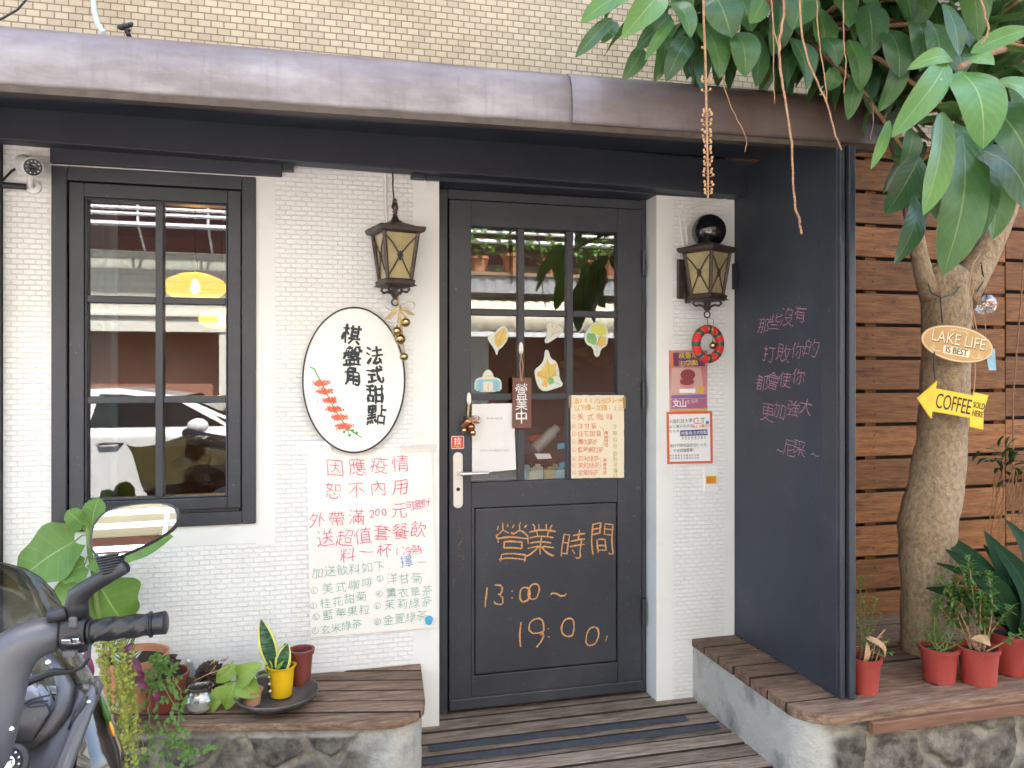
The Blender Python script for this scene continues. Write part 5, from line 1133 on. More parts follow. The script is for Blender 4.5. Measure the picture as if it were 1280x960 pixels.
for txt, y, x1, s in (('1美式咖啡', 521, 762, 9.5), ('2洋甘菊', 532.5, 742, 8), ('3桂花甜菊', 542, 748, 8), ('4薰衣草茶', 552, 743, 8), ('5藍莓果粒茶', 562, 751, 8), ('6玄米綠茶', 573, 745, 8), ('7茉莉綠茶', 581.5, 746, 8), ('8金萱綠茶', 590.5, 744, 8)):
    L(wr, txt[1:], (725.5, y), (x1, y), s, .0015, Ym); L(wr, txt[0], (717.5, y), (717.5, y), 5, .0012, Ym); wr.circ(P(717.5, y, Ym), .009, .0011)
o = P(752, 546, Ym)
wr.stroke(o, px2(o, [(749, 533), (754, 537), (756, 545), (755, 552), (753, 557)], Ym), .0012); wr.stroke(o, px2(o, [(748, 572), (751, 576), (751, 582), (748, 588)], Ym), .0012)
for i, ch in enumerate('無咖啡因'): L(wr, ch, (758, 541 + i * 5), (758, 541 + i * 5), 5, .0013, Ym)
for i, ch in enumerate('有咖啡因'): L(wr, ch, (756, 575 + i * 5.2), (756, 575 + i * 5.2), 5, .0013, Ym)
wr.build('red_writing', 'pen_red', mn)
wr = Writer(XR, UPZ, OUT, .001)
for i, ch in enumerate('冷熱均可'): L(wr, ch, (768.5, 533 + i * 8.2), (768.5, 533 + i * 8.2), 6.5, .0014, Ym)
for i, ch in enumerate('飲料可續杯'): L(wr, ch, (769, 567 + i * 7), (769, 567 + i * 7), 6.5, .0014, Ym)
wr.build('green_writing', 'pen_lime', mn)
# pull sticker
mat('pull_red', (.70, .07, .04), .4)
ps = P(572, 553, YD); pk = thing('pull_sticker', 'small red square sticker above the door handle', 'sticker', (ps.x, YD, ps.z))
def rsq(p, hw, hh, r, y):
    o = []
    for cx, cz, a0 in ((hw - r, hh - r, 0), (-hw + r, hh - r, 90), (-hw + r, -hh + r, 180), (hw - r, -hh + r, 270)):
        for i in range(5): a = R(a0 + i * 22.5); o.append(Vector((p.x + cx + r * math.cos(a), y, p.z + cz + r * math.sin(a))))
    return o
g = MB(); g.prism(rsq(ps, .0265, .0265, .005, YD), (0, 0, 0), (0, -.001, 0)); g.build('border', 'paper_white', pk)
g = MB(); g.prism(rsq(ps, .024, .024, .004, YD - .0011), (0, 0, 0), (0, -.0006, 0)); g.build('face', 'pull_red', pk)
wr = Writer(XR, UPZ, OUT, .0008); wr.char('拉', ps + Vector((0, -.0018, .0065)), .031, .0036, wob=0, jit=0); wr.build('character', 'ink_white', pk)
wr = Writer(XR, UPZ, OUT, .0008); wr.line('PULL', ps + Vector((-.012, -.0018, -.0155)), ps + Vector((.0125, -.0018, -.0155)), .015, .0022, wob=0, jit=0); wr.build('word', 'ink_yellow', pk)
# stickers on the glass
GY = .0035
def sticker(label, name, outline, blobs, lines=()):
    pts = [P(x, y, GY) for x, y in outline]; c = sum(pts, Vector()) / len(pts)
    t = thing(name, label, 'sticker', (c.x, GY, c.z), 'stickers on the door glass')
    sm = []
    for i in range(len(pts)):
        a, b = pts[i], pts[(i + 1) % len(pts)]; sm += [a.lerp(b, .25), a.lerp(b, .75)]
    g = MB(); g.prism(sm, (0, -.0002, 0), (0, -.0010, 0)); g.build('backing', 'sticker_pale', t)
    for n_, (m, bl_) in enumerate(blobs):
        g = MB(); g.prism([P(x, y, GY) for x, y in bl_], (0, -.0011 - n_ * .0003, 0), (0, -.0014 - n_ * .0003, 0)); g.build('print', m, t)
    if lines:
        wr = Writer(XR, UPZ, OUT, .0024); o = P(outline[0][0], outline[0][1], GY)
        for ln in lines: wr.stroke(o, px2(o, ln, GY), .0016)
        wr.build('lines', 'sticker_line', t)
mat('sticker_pale', (.62, .66, .58), .5); mat('sticker_line', (.16, .15, .10), .6)
mat('st_yellow', (.70, .52, .13), .5, (.62, .42, .12), 20); mat('st_lime', (.62, .62, .12), .5); mat('st_green', (.14, .40, .16), .5, (.3, .5, .15), 20); mat('st_orange', (.68, .34, .12), .5, (.7, .45, .1), 20)
mat('st_blue', (.25, .48, .60), .5); mat('st_cream', (.68, .64, .50), .5); mat('st_bluecard', (.04, .30, .50), .5)
def rot(pts, c, s=1): return pts
sticker('amber curled leaf sticker on the left pane', 'leaf_sticker', [(631, 407), (635, 412), (635, 424), (628, 434), (623, 437), (621, 446), (618, 436), (609, 424), (611, 419), (618, 417), (623, 410)],
        [('st_yellow', [(630, 409), (633, 414), (633, 424), (627, 432), (621, 434), (618, 428), (618, 419), (625, 413)])], [[(622, 440), (625, 425), (631, 410)]])
sticker('pale shell shaped leaf sticker above the yellow maple leaf', 'leaf_sticker', [(682, 405), (690, 403), (699, 406), (705, 413), (701, 418), (693, 424), (683, 430), (680, 426), (685, 418)],
        [('st_cream', [(684, 407), (690, 405), (698, 407), (703, 413), (699, 417), (691, 420), (687, 415)])], [[(684, 406), (690, 418), (690, 405)], [(690, 418), (697, 407)], [(690, 418), (703, 413)], [(690, 419), (682, 427)]])
sticker('lime and green ginkgo leaf sticker on the right pane', 'leaf_sticker', [(740, 404), (747, 402), (756, 404), (760, 412), (760, 422), (759, 432), (751, 436), (749, 446), (743, 446), (741, 434), (732, 430), (730, 420), (734, 412)],
        [('st_lime', [(741, 406), (747, 404), (755, 406), (758, 412), (757, 419), (748, 419), (737, 414)]), ('st_yellow', [(748, 420), (757, 421), (757, 431), (750, 434), (746, 430)]), ('st_green', [(735, 416), (743, 417), (746, 424), (744, 432), (735, 428), (733, 421)])], [[(746, 445), (746, 430), (752, 418)], [(746, 430), (738, 420)]])
sticker('orange and yellow maple leaf sticker on the middle pane', 'leaf_sticker', [(681, 437), (686, 438), (688, 448), (696, 452), (699, 464), (699, 472), (705, 482), (693, 486), (680, 490), (672, 484), (668, 468), (668, 462), (676, 456), (680, 449)],
        [('st_orange', [(672, 465), (678, 462), (686, 468), (684, 484), (676, 482), (680, 475), (671, 470)]), ('st_yellow', [(683, 448), (688, 456), (696, 454), (694, 464), (697, 470), (688, 472), (679, 468), (676, 459), (681, 458)]), ('st_green', [(687, 471), (692, 473), (692, 479), (687, 481), (684, 476)])], [[(684, 448), (687, 474)], [(672, 468), (687, 474), (697, 462)], [(687, 474), (700, 481)]])
sticker('domed palace sticker in cream and pale blue on the lower left of the glass', 'palace_sticker', [(593, 490), (593, 476), (598, 472), (603, 472), (604, 466), (610, 461), (616, 466), (617, 472), (622, 472), (627, 476), (627, 490)],
        [('st_blue', [(595, 489), (595, 477), (599, 474), (621, 474), (625, 477), (625, 489)]), ('st_cream', [(605, 474), (605, 468), (610, 463), (615, 468), (615, 474)]), ('st_cream', [(604, 489), (604, 477), (616, 477), (616, 489)])], [[(610, 489), (610, 480)], [(600, 489), (600, 478)], [(620, 489), (620, 478)], [(606, 470), (614, 470)]])
# behind the bottom middle pane
for lab, pl_ in (('small bright blue card stuck inside the bottom door pane, the upper one', [(697, 555), (708, 553), (708, 560), (697, 562)]), ('small bright blue card stuck inside the bottom door pane, the lower one', [(699, 579), (708, 576), (710, 583), (700, 584)])):
    g = MB(); g.prism([P(x, y, .015) for x, y in pl_], (0, 0, 0), (0, .001, 0)); tag(g.build('blue_card', 'st_bluecard'), lab, 'card', 'blue cards inside the door pane')
g = MB(); g.prism([P(x, y, .02) for x, y in ((668, 567), (687, 567), (690, 573), (672, 574))], (0, 0, 0), (0, .001, 0)); tag(g.build('white_card', 'paper_white'), 'small white card propped inside the bottom door pane', 'card')
mat('bag_grey', (.30, .32, .30), .5, (.42, .43, .42), 25); mat('chair_dark', (.06, .055, .05), .7); mat('cloth_blue', (.08, .1, .2), .7); mat('scarf_red', (.4, .05, .03), .6)
# chair with a shoulder bag and a long grey package, just inside the door
ch0 = P(680, 600, .45); ch = thing('dining_chair', 'dark round backed chair just inside the door', 'chair', (ch0.x, .45, -.02))
g = MB(); rows = []
for i in range(13):
    a = R(200 + 140 * i / 12); rows.append([Vector((ch0.x + .25 * math.cos(a), .62 + .25 * math.sin(a) * .9, z + .03 * math.sin(i / 12 * math.pi))) for z in (.42, .7, .95, 1.12)])
g.grid(rows); g.build('backrest', 'chair_dark', ch, smooth='all', solid=.03)
g = MB(); g.lathe([(.23, .40), (.24, .43), (.23, .46), (.01, .47)], (ch0.x, .62, 0), 24); g.build('seat', 'chair_dark', ch)
for sx, sy in ((-1, -1), (1, -1), (-1, 1), (1, 1)):
    g = MB(); g.tube([(ch0.x + sx * .15, .62 + sy * .15, .42), (ch0.x + sx * .19, .62 + sy * .19, -.018)], .018, 8); g.build('leg', 'chair_dark', ch, smooth=True)
pk_ = thing('wrapped_package', 'long grey wrapped package leaning behind the bottom door pane', 'package', P(683, 550, .12))
g = MB(); a, b = P(668, 562, .12), P(697, 534, .12); g.tube([a, a.lerp(b, .03), a.lerp(b, .8), a.lerp(b, .82), a.lerp(b, 1)], [.02, .026, .026, .02, .019], 10); g.build('wrapping', 'bag_grey', pk_, smooth=True)
g = MB(); g.ball(P(672, 548, .17), .03, 12, (1.6, .6, .7)); tag(g.build('red_scarf', 'scarf_red', smooth='all'), 'red cloth bundled behind the bottom door pane', 'cloth')
g = MB(); g.ball(P(662, 556, .22), .06, 12, (1.1, .7, .8)); tag(g.build('blue_bag', 'cloth_blue', smooth='all'), 'dark blue bag behind the bottom door pane', 'bag')
g = MB(); a = P(655, 602, .10); b = P(706, 585, .10)
g.box(a.x - .3, b.x + .02, .06, .24, .90, .925); g.box(a.x - .3, a.x - .27, .06, .24, -.019, .9); g.box(b.x - .02, b.x + .01, .06, .24, -.019, .9)
tag(g.build('side_table', 'pale_wood', bevel=.003), 'low narrow table just inside the door glass', 'table')
random.seed(12)
for i in range(7):
    p = P(658 + i * 7.2, 590, random.uniform(.09, .2)); h = random.uniform(.03, .07); m = ('st_blue', 'st_cream', 'sticker_pale', 'st_blue', 'st_yellow', 'st_cream', 'st_blue')[i]
    g = MB(); M_ = Matrix.Translation((p.x, p.y, .9255)) @ Matrix.Rotation(random.uniform(-.4, .4), 4, 'Z'); g.box(-.022, .022, -.012, .012, 0, h, M_); g.box(-.012, .012, -.009, .009, h, h + .012, M_)
    tag(g.build('small_carton', m, bevel=.002), 'small pale carton lined up on the table inside the door', 'carton', 'cartons inside the door')

# ================================================================ posters on the pillar
Yp = YW - .0035
def card(name, label, pix, m, cat='poster'):
    c = sum((P(x, y, Yp) for x, y in pix), Vector()) / 4; t = thing(name, label, cat, (c.x, Yp, c.z))
    g = MB(); g.prism([P(x, y, Yp) for x, y in pix], (0, 0, 0), (0, -.0010, 0)); g.build('sheet', m, t); return t
def patch(t, pix, m, lv, name):
    g = MB(); g.prism([P(x, y, Yp) for x, y in pix], (0, -.0011 - lv * .0003, 0), (0, -.0012 - lv * .0003, 0)); return g.build(name, m, t)
mat('po_pink', (.50, .14, .17), .4, (.62, .36, .33), 6); mat('po_plum', (.16, .05, .13), .4); mat('po_rose', (.62, .38, .34), .4); mat('po_violet', (.22, .13, .36), .4); mat('po_magenta', (.38, .13, .24), .4); mat('po_gold', (.7, .42, .08), .4)
mat('po_cake', (.26, .05, .06), .4); mat('po_cake2', (.62, .28, .24), .4); mat('po_orange', (.72, .22, .08), .4); mat('po_red', (.66, .13, .07), .5); mat('po_navy', (.05, .07, .25), .4)
po = card('dessert_poster', 'pink and purple dessert poster with a layered cake on the pillar', ((836, 438), (884, 438), (884, 514), (837, 514)), 'po_pink')
patch(po, ((839, 441), (881, 441), (881, 458), (839, 458)), 'po_plum', 0, 'dark_band'); patch(po, ((839, 460), (876, 460), (880, 492), (839, 492)), 'po_rose', 0, 'photo_ground')
patch(po, ((838, 441), (841, 441), (842, 458), (838, 462)), 'po_orange', 1, 'orange_tab')
def oval(t, cx, cy, rx, ry, m, lv, name): patch(t, [(cx + rx * math.cos(i * .314), cy + ry * math.sin(i * .314)) for i in range(20)], m, lv, name)
oval(po, 858.5, 481, 9.5, 5, 'po_cake2', 1, 'cake'); patch(po, ((850, 470), (868, 470), (867.5, 481), (849.5, 481)), 'po_cake2', 2, 'cake'); oval(po, 858.5, 477, 9, 4.5, 'po_cake', 3, 'cake_layer'); oval(po, 859.5, 468.5, 9.3, 7, 'po_cake', 4, 'cake_top')
patch(po, ((839, 494), (883, 493), (883, 497), (839, 498)), 'po_violet', 1, 'violet_band'); patch(po, ((839, 499), (883, 498), (883, 510), (839, 511)), 'po_magenta', 1, 'magenta_band'); oval(po, 876, 487, 4.5, 5.5, 'po_gold', 3, 'gold_seal')
patch(po, ((849, 486), (869, 486), (869, 491), (849, 491)), 'paper_white', 2, 'caption'); patch(po, ((838, 511.5), (884, 511), (884, 513.5), (838, 513.8)), 'po_gold', 1, 'gold_band')
wr = Writer(XR, UPZ, OUT, .0022); L(wr, '棋盤角', (852, 444.5), (868, 443.5), 8.5, .0028, Yp, wob=0); L(wr, '法式甜點', (851, 454), (869, 453), 7.6, .0026, Yp, wob=0); wr.build('title', 'ink_yellow', po)
wr = Writer(XR, UPZ, OUT, .0022); L(wr, '文山', (845, 504), (853.5, 504), 10.5, .0042, Yp, wob=0); L(wr, '生活誌', (860, 502), (870, 501), 5, .0012, Yp, wob=0); wr.build('name', 'ink_white', po)
cu_ = card('discount_poster', 'white notice with a red border and blue band below the dessert poster', ((833, 515), (890, 514), (891, 579), (834, 580)), 'po_red')
patch(cu_, ((836, 518), (887, 517), (888, 576), (837, 577)), 'paper_white', 0, 'face'); patch(cu_, ((850, 538), (884, 536.5), (884.5, 544), (850, 545)), 'po_navy', 1, 'blue_band')
for ch, x, m in (('C', 869.5, 'po_red'), ('U', 874.5, 'po_gold'), ('T', 879, 'st_green')):
    wr = Writer(XR, UPZ, OUT, .0016); L(wr, ch, (x, 525.5), (x, 525.5), 14, .0042, Yp, wob=0); wr.build('letter', m, cu_)
oval(cu_, 884, 528, 2.2, 2.2, 'st_bluecard', 1, 'logo')
wr = Writer(XR, UPZ, OUT, .0016); L(wr, '中國科技大學', (838, 527), (863, 525.5), 5.8, .0012, Yp, wob=0); L(wr, '與你攜手我承諾', (838, 533.5), (864, 532), 4.6, .0009, Yp, wob=0); L(wr, '特約員', (838, 539), (847, 538.5), 3.6, .0008, Yp, wob=0)
L(wr, '每日不限時段飲料折10元', (839, 557), (881, 555.5), 5, .0011, Yp, wob=0); L(wr, '(不含超值套餐)', (839, 563.5), (868, 562), 5, .0011, Yp, wob=0)
for y in (546.5, 548.5): L(wr, '使用時間每日都可', (853, y), (881, y - .8), 2.6, .0006, Yp, wob=0)
for y in (569.5, 573): L(wr, '特約學員生消費都可均限', (838, y), (872, y - .8), 3, .0007, Yp, wob=0)
wr.build('print', 'ink', cu_)
wr = Writer(XR, UPZ, OUT, .0016); L(wr, '員生消費特約', (867, 533), (886, 532), 4.4, .0011, Yp, wob=0); wr.build('red_print', 'po_red', cu_)
wr = Writer(XR, UPZ, OUT, .0020); L(wr, '棋盤角法式甜點', (853.5, 541.5), (881.5, 540.2), 5.2, .0015, Yp, wob=0); wr.build('band_print', 'ink_white', cu_)
# switch plate
sp_ = P(888, 599, YW); sw = thing('switch_plate', 'white blank switch plate with a small yellow label on the pillar', 'switch', (sp_.x, YW, sp_.z))
g = MB(); g.prism(rsq(sp_, .034, .054, .005, YW - .001), (0, 0, 0), (0, -.008, 0)); g.build('plate', 'white_plastic', sw, bevel=.002)
a, b = P(882.5, 595, YW - .0095), P(895.5, 604.5, YW - .0095); g = MB(); g.box(a.x, b.x, YW - .0100, YW - .0094, b.z, a.z); g.build('label', 'yellow_pot', sw)
wr = Writer(XR, UPZ, OUT, .0005); 
for yy in (597, 599.8, 602.5): L(wr, '用電請勿使用中', (884, yy), (894, yy), 3, .0006, YW - .0101, wob=0)
wr.build('label_print', 'po_red', sw)
g = MB(); a = P(917.5, 330, YW); b = P(917.5, 362, YW); g.box(1.780, 1.7955, YW - .018, YW - .001, b.z, a.z); g.tube([(1.79, YW - .02, b.z), (1.79, YW - .02, a.z)], .006, 8)
tag(g.build('door_hinge', 'black', bevel=.002), 'small black hinge on the right edge of the pillar', 'hinge')
# red wreath
wc = P(885, 430, -.235); wrt = thing('wreath', 'small red wreath with green ribbon bands and a bell hanging from the right lantern', 'wreath', wc)
mat('wreath_red', (.62, .03, .035), .8, bump=.4, bscale=300); mat('wreath_green', (.03, .09, .05), .5)
Mw = Matrix.Rotation(R(11), 3, 'Z'); g = MB(); g.torus(wc, .062, .0185, Mw, 48, 12, mats=lambda i: 1 if i % 6 in (0, 5) else 0); g.build('ring', ['wreath_red', 'wreath_green'], wrt, smooth='all')
g = MB()
for i in range(8):
    for dd in (-.19, .075):
        a = 2 * math.pi * (i * 6 + .5) / 48 + dd; c_ = wc + Mw @ Vector((.062 * math.cos(a), 0, .062 * math.sin(a))); M3 = Mw @ Matrix.Rotation(-a, 3, 'Y')
        g.torus(c_, .0186, .0012, M3 @ Matrix.Rotation(R(90), 3, 'X') , 18, 5)
g.build('gold_edging', 'brass', wrt, smooth='all')
bell(wrt, P(891, 432, -.25), .016)
g = MB(); g.tube([RL + Vector((0, 0, -.285)), wc + Vector((0, 0, .078))], .002, 6); g.tube([RL + Vector((.003, 0, -.285)), P(892, 400, -.25), P(891, 425, -.25)], .0012, 6); g.build('cord', 'stem_green', wrt, smooth=True)
# on top of the awning
g = MB(); g.tube([P(104, -150, YW + .002), P(108, -60, -.2), P(112, -30, -.3), P(116, -5, -.45), P(118, 15, -.55), P(122, 30, -.62), P(130, 42, -.68)], .008, 8); tag(g.build('hose', 'hose', smooth=True), 'pale green hose coming down onto the awning at the upper left', 'hose')
g = MB(); g.tube([P(-120, 40, YW + .005), P(-60, 42, -.2), P(-20, 32, -.3), P(5, 22, -.3), P(22, 12, -.3), P(36, -4, -.3), P(46, -40, -.2), P(50, -90, YW + .005)], .004, 6); tag(g.build('cable', 'cable', smooth=True), 'black cable crossing the cream tiles at the upper left corner', 'cable')
g = MB(); c_ = P(157, 33, -.66)
for dx, dy, dz, r_ in ((0, 0, 0, .012), (-.012, 0, -.004, .011), (.012, 0, .006, .009), (.016, 0, .010, .006), (.006, 0, -.010, .008)): g.ball(c_ + Vector((dx, dy, dz)), r_, 10, (1, 1, .8))
g.tube([c_ + Vector((0, 0, -.005)), c_ + Vector((.01, .01, -.03))], .007, 8)
tag(g.build('cable_clamp', 'black', smooth='all'), 'small black clamp sitting on the awning top beside the hose', 'clamp')

# ================================================================ lamps inside
def pendant(x, y, Y, r, label, bulb='filament'):
    c = P(x, y, Y); t = thing('pendant_lamp', label, 'lamp', c, 'pendant lamps in the shop')
    g = MB(); pr = [(.02, .46), (.06, .44), (.45, .36), (.82, .2), (.98, .02), (1, -.06), (.93, -.22), (.72, -.36), (.5, -.44)]
    g.lathe([(a * r, b * r) for a, b in pr], c, 32, cap=False); g.build('shade', 'amber', t, smooth='all')
    g = MB(); g.lathe([(.004, -.03), (.018, -.02), (.02, 0), (.012, .025), (.008, .04)], c + Vector((0, 0, -.01)), 14); g.build('bulb', bulb, t, smooth=True)
    g = MB(); g.tube([c + Vector((0, 0, .03)), c + Vector((0, 0, r * .5 + .05))], .014, 10); g.tube([c + Vector((0, 0, .04)), (c.x, c.y, 2.42)], .003, 6); g.build('cord', 'black', t, smooth=True)
pendant(244, 357, 1.0, .155, 'amber glass pendant lamp glowing behind the upper right window pane')
pendant(277, 398, 1.7, .13, 'smaller amber glass pendant lamp hanging lower at the right edge of the window')
for i, (x, y) in enumerate(((712, 455), (730, 440), (748, 450))): pendant(x, y, 2.3, .09, ('small amber globe lamp behind the door glass, the leftmost', 'small amber globe lamp behind the door glass, the middle one', 'small amber globe lamp behind the door glass, the rightmost')[i], 'bulb_off')
g = MB(); g.grid([[(-.88 + q * .015, .06 + .008 * math.sin(q * 1.1) + .004 * math.sin(q * 2.3 + zz), .85 + zz * .27) for q in range(12)] for zz in range(6)])
tag(g.build('curtain', 'curtain', smooth='all', solid=.002), 'pale grey curtain gathered at the left edge of the window', 'curtain')
for lab, x, y, s in (('black picture frame on the side wall, the taller one', 166, 420, .28), ('black picture frame on the side wall, the smaller one', 140, 450, .2)):
    p = P(x, y, 2.2); t = thing('picture_frame', lab, 'picture', (-2.195, p.y, p.z)); pz = p.z; py = 1.5 if s > .25 else 1.2
    g = MB(); g.box(-2.198, -2.17, py - s * .7, py + s * .7, pz - s, pz + s); g.build('frame', 'black', t); g = MB(); g.box(-2.1698, -2.168, py - s * .55, py + s * .55, pz - s * .85, pz + s * .85); g.build('print', 'room_wall', t)
# ================================================================ plants
def m_at(px, p): return px / FPX * dep(p)
def pot(name, label, px, py, zs, rt, rb, h, m, group=None, rim=.12, lean=0, cat='plant', soil=True):
    f = Zp(px, py, zs); c = f + FW * rb; t = thing(name, label, cat, (c.x, c.y, zs), group)
    g = MB(); pr = [(rb * .6, 0), (rb, 0), (rb + (rt - rb) * .8, h * (1 - rim)), (rt * 1.0 + .003, h * (1 - rim)), (rt + .005, h), (rt - .004, h), (rt - .006, h * .86), (rt * .9, h * .8)]
    g.lathe(pr, (c.x, c.y, zs), 28, cap=False); g.lathe([(0.001, .001), (rb * .6, .001)], (c.x, c.y, zs), 12, cap=False)
    g.build('pot', m, t, smooth=True)
    if soil:
        g = MB(); g.lathe([(.001, h * .9), (rt * .5, h * .89), (rt * .93, h * .86)], (c.x, c.y, zs), 18, cap=False); g.build('soil', 'soil', t, smooth='all')
    return t, Vector((c.x, c.y, zs)), h
def shrub(t, base, tips, ll, lw, dens, m, stem_m='stem_brown', prof='lance', sr=.0035, bend=.03, start=.3, spread=.9, droop=.1, nl=4):
    gs = MB(); gl = MB()
    for tp in tips:
        tp = Vector(tp); b = Vector(base) + Vector((random.uniform(-.02, .02), random.uniform(-.02, .02), 0))
        mid = b.lerp(tp, .5) + Vector((random.uniform(-bend, bend), random.uniform(-bend, bend), random.uniform(0, bend)))
        pts = []
        for i in range(9):
            q = i / 8; pts.append(b * (1 - q) ** 2 + mid * (2 * q * (1 - q)) + tp * q * q)
        gs.tube(pts, [sr * (1 - .6 * i / 8) for i in range(9)], 5)
        L_ = (tp - b).length; n = max(4, int(L_ * dens))
        for i in range(n):
            q = start + (1 - start) * i / (n - 1); k_ = min(7, int(q * 8)); p = pts[k_].lerp(pts[k_ + 1], q * 8 - k_)
            d = (pts[k_ + 1] - pts[k_]).normalized()
            for j in range(random.randint(2, 3)):
                o = Vector((random.gauss(0, 1), random.gauss(0, 1), random.gauss(0, .6))).normalized()
                v = (d * (1 - spread * .7) + o * spread).normalized() * ll * random.uniform(.6, 1.1)
                gl.leaf(p, p + v, lw * random.uniform(.7, 1.1), UPZ + o * .4, droop, .2, nl, prof, .03, 3)
    gs.build('stems', stem_m, t, smooth=True); gl.build('foliage', m, t, smooth='all')
random.seed(21)
ZS = ZB + .001
RP = 'red plastic pots on the planter ledge'
# dry twiggy plant
t, c, h = pot('potted_plant', 'red pot with a dry straggly plant beside the charcoal post, leftmost of the red pots', 1088, 870, ZS, .055, .043, .125, 'red_pot', RP)
def tipd(x, y, c): return D(x, y, dep(c))
shrub(t, c + Vector((0, 0, h * .88)), [tipd(1075, 722, c), tipd(1080, 745, c), tipd(1095, 750, c), tipd(1066, 760, c), tipd(1102, 770, c)], .024, .008, 60, 'shrub_leaf', 'stem_brown', 'lance', .0022)
g = MB()
for i in range(9):
    a = c + Vector((random.uniform(-.03, .03), random.uniform(-.03, .03), h * .9)); b = tipd(1085 + random.uniform(-20, 25), random.uniform(780, 830), c)
    g.tube([a, a.lerp(b, .5) + Vector((random.uniform(-.02, .02), 0, .02)), b], .002, 5)
g.leaf(tipd(1078, 795, c), tipd(1105, 825, c), .03, (0, -1, 1), .3, .4); g.leaf(tipd(1083, 800, c), tipd(1074, 835, c), .02, (0, -1, 1), .3, .4)
g.build('dry_stems', 'dry_leaf', t, smooth='all')
shrub(t, c + Vector((.03, 0, h * .9)), [tipd(1114, 815, c), tipd(1110, 800, c)], .018, .010, 70, 'vine_leaf', 'stem_green', 'ovate', .0015)
# rosemary like plant
t, c, h = pot('potted_plant', 'red pot with feathery needle leaved herb in front of the tree trunk', 1184, 857, ZS, .066, .054, .125, 'red_pot', RP)
shrub(t, c + Vector((0, 0, h * .88)), [tipd(1136, 803, c), tipd(1145, 780, c), tipd(1150, 812, c), tipd(1165, 765, c), tipd(1178, 745, c), tipd(1195, 750, c), tipd(1205, 770, c), tipd(1212, 790, c), tipd(1160, 790, c), tipd(1185, 775, c), tipd(1170, 755, c), tipd(1200, 800, c)], .024, .0035, 150, 'shrub_leaf', 'stem_green', 'lance', .002, .04, .15, .8, .05, 2)
# leafy shrub
t, c, h = pot('potted_plant', 'red pot with bushy green shrub on yellowish stems, in the middle of the ledge', 1235, 860, ZS, .069, .058, .132, 'red_pot', RP)
tp = [(1206, 695), (1188, 735), (1175, 722), (1200, 725), (1225, 715), (1240, 735), (1255, 755), (1248, 775), (1215, 740), (1230, 750), (1262, 785), (1195, 760), (1165, 745), (1222, 765), (1180, 760), (1210, 712), (1238, 720), (1245, 745)]
shrub(t, c + Vector((0, 0, h * .88)), [tipd(x, y, c) + FW * random.uniform(-.07, .07) for x, y in tp], .034, .011, 95, 'shrub_leaf', 'raceme', 'lance', .0035, .04, .42, .85, .1, 4)
g = MB(); g.leaf(tipd(1200, 790, c) - FW * .07, tipd(1222, 798, c) - FW * .08, .035, (0, -1, .6), .3, .5); g.build('dead_leaf', 'dry_leaf', t, smooth='all')
# dark strap leaved plant
t, c, h = pot('potted_plant', 'larger red pot with a dark strap leaved plant at the right edge', 1281, 847, ZS, .09, .072, .15, 'red_pot', RP)
g = MB(); cc = c + Vector((0, 0, h * .85))
for x, y, w_ in ((1190, 690, .09), (1175, 745, .08), (1210, 678, .09), (1238, 672, .10), (1265, 675, .10), (1300, 660, .10), (1195, 715, .06), (1240, 720, .07), (1290, 700, .07), (1330, 690, .07), (1255, 690, .08), (1345, 730, .07), (1225, 700, .07), (1310, 730, .07), (1220, 745, .06)):
    tp_ = tipd(x, y, c) + FW * random.uniform(0, .3); g.leaf(cc + Vector((random.uniform(-.02, .02), random.uniform(-.02, .02), 0)), tp_, w_, (random.uniform(-.5, .2), -.9, .8), random.uniform(.12, .38), .3, 12, 'lance', .03)
g.build('foliage', 'dark_leaf', t, smooth='all')
g = MB(); g.leaf(tipd(1258, 768, c) - FW * .1, tipd(1288, 818, c) - FW * .1, .05, (.4, -1, .3), .15, .3, 10, 'strap', .02); g.build('bright_leaf', 'shrub_leaf', t, smooth='all')
# hanging epiphyte with roots
ep = P(1262, 580, -.35); t = thing('hanging_plant', 'small leafy plant tied up against the fence with long bare roots hanging down', 'plant', ep)
g = MB(); gl = MB()
for i in range(26):
    x = ep.x + random.uniform(-.05, .12); pts = [Vector((x, ep.y + random.uniform(-.04, .04), ep.z - .02))]
    for j in range(6): pts.append(pts[-1] + Vector((random.gauss(-.008, .014), random.gauss(0, .01), -random.uniform(.04, .08))))
    g.tube(pts, [.0025 * (1 - j * .12) for j in range(7)], 5)
g.tube([ep + Vector((.02, 0, -.02)), ep + Vector((.03, .01, .3)), ep + Vector((.1, .02, .9)), ep + Vector((.16, .02, 1.5))], .004, 6)
g.build('roots', 'twig', t, smooth=True)
for i in range(46):
    p = ep + Vector((random.gauss(.0, .055), random.gauss(0, .04), random.gauss(.0, .035))); v = Vector((random.gauss(0, 1), random.gauss(-.3, .7), random.gauss(.1, .6))).normalized() * random.uniform(.05, .08)
    gl.leaf(p, p + v, .022, UPZ, .12, .2, 5, 'lance')
gl.build('foliage', 'dark_leaf', t, smooth='all')
g = MB(); c_ = P(1150, 838, -.62); c_.z = ZS + .012
g.leaf(P(1139, 818, -.60), P(1160, 840, -.66), .05, (0, -1, .8), .35, .9, 8, 'ovate', .1); o = g.build('dry_leaf', 'dry_leaf', smooth='all', solid=.001); tag(o, 'curled brown dry leaf lying at the foot of the tree', 'leaf')
random.seed(31)
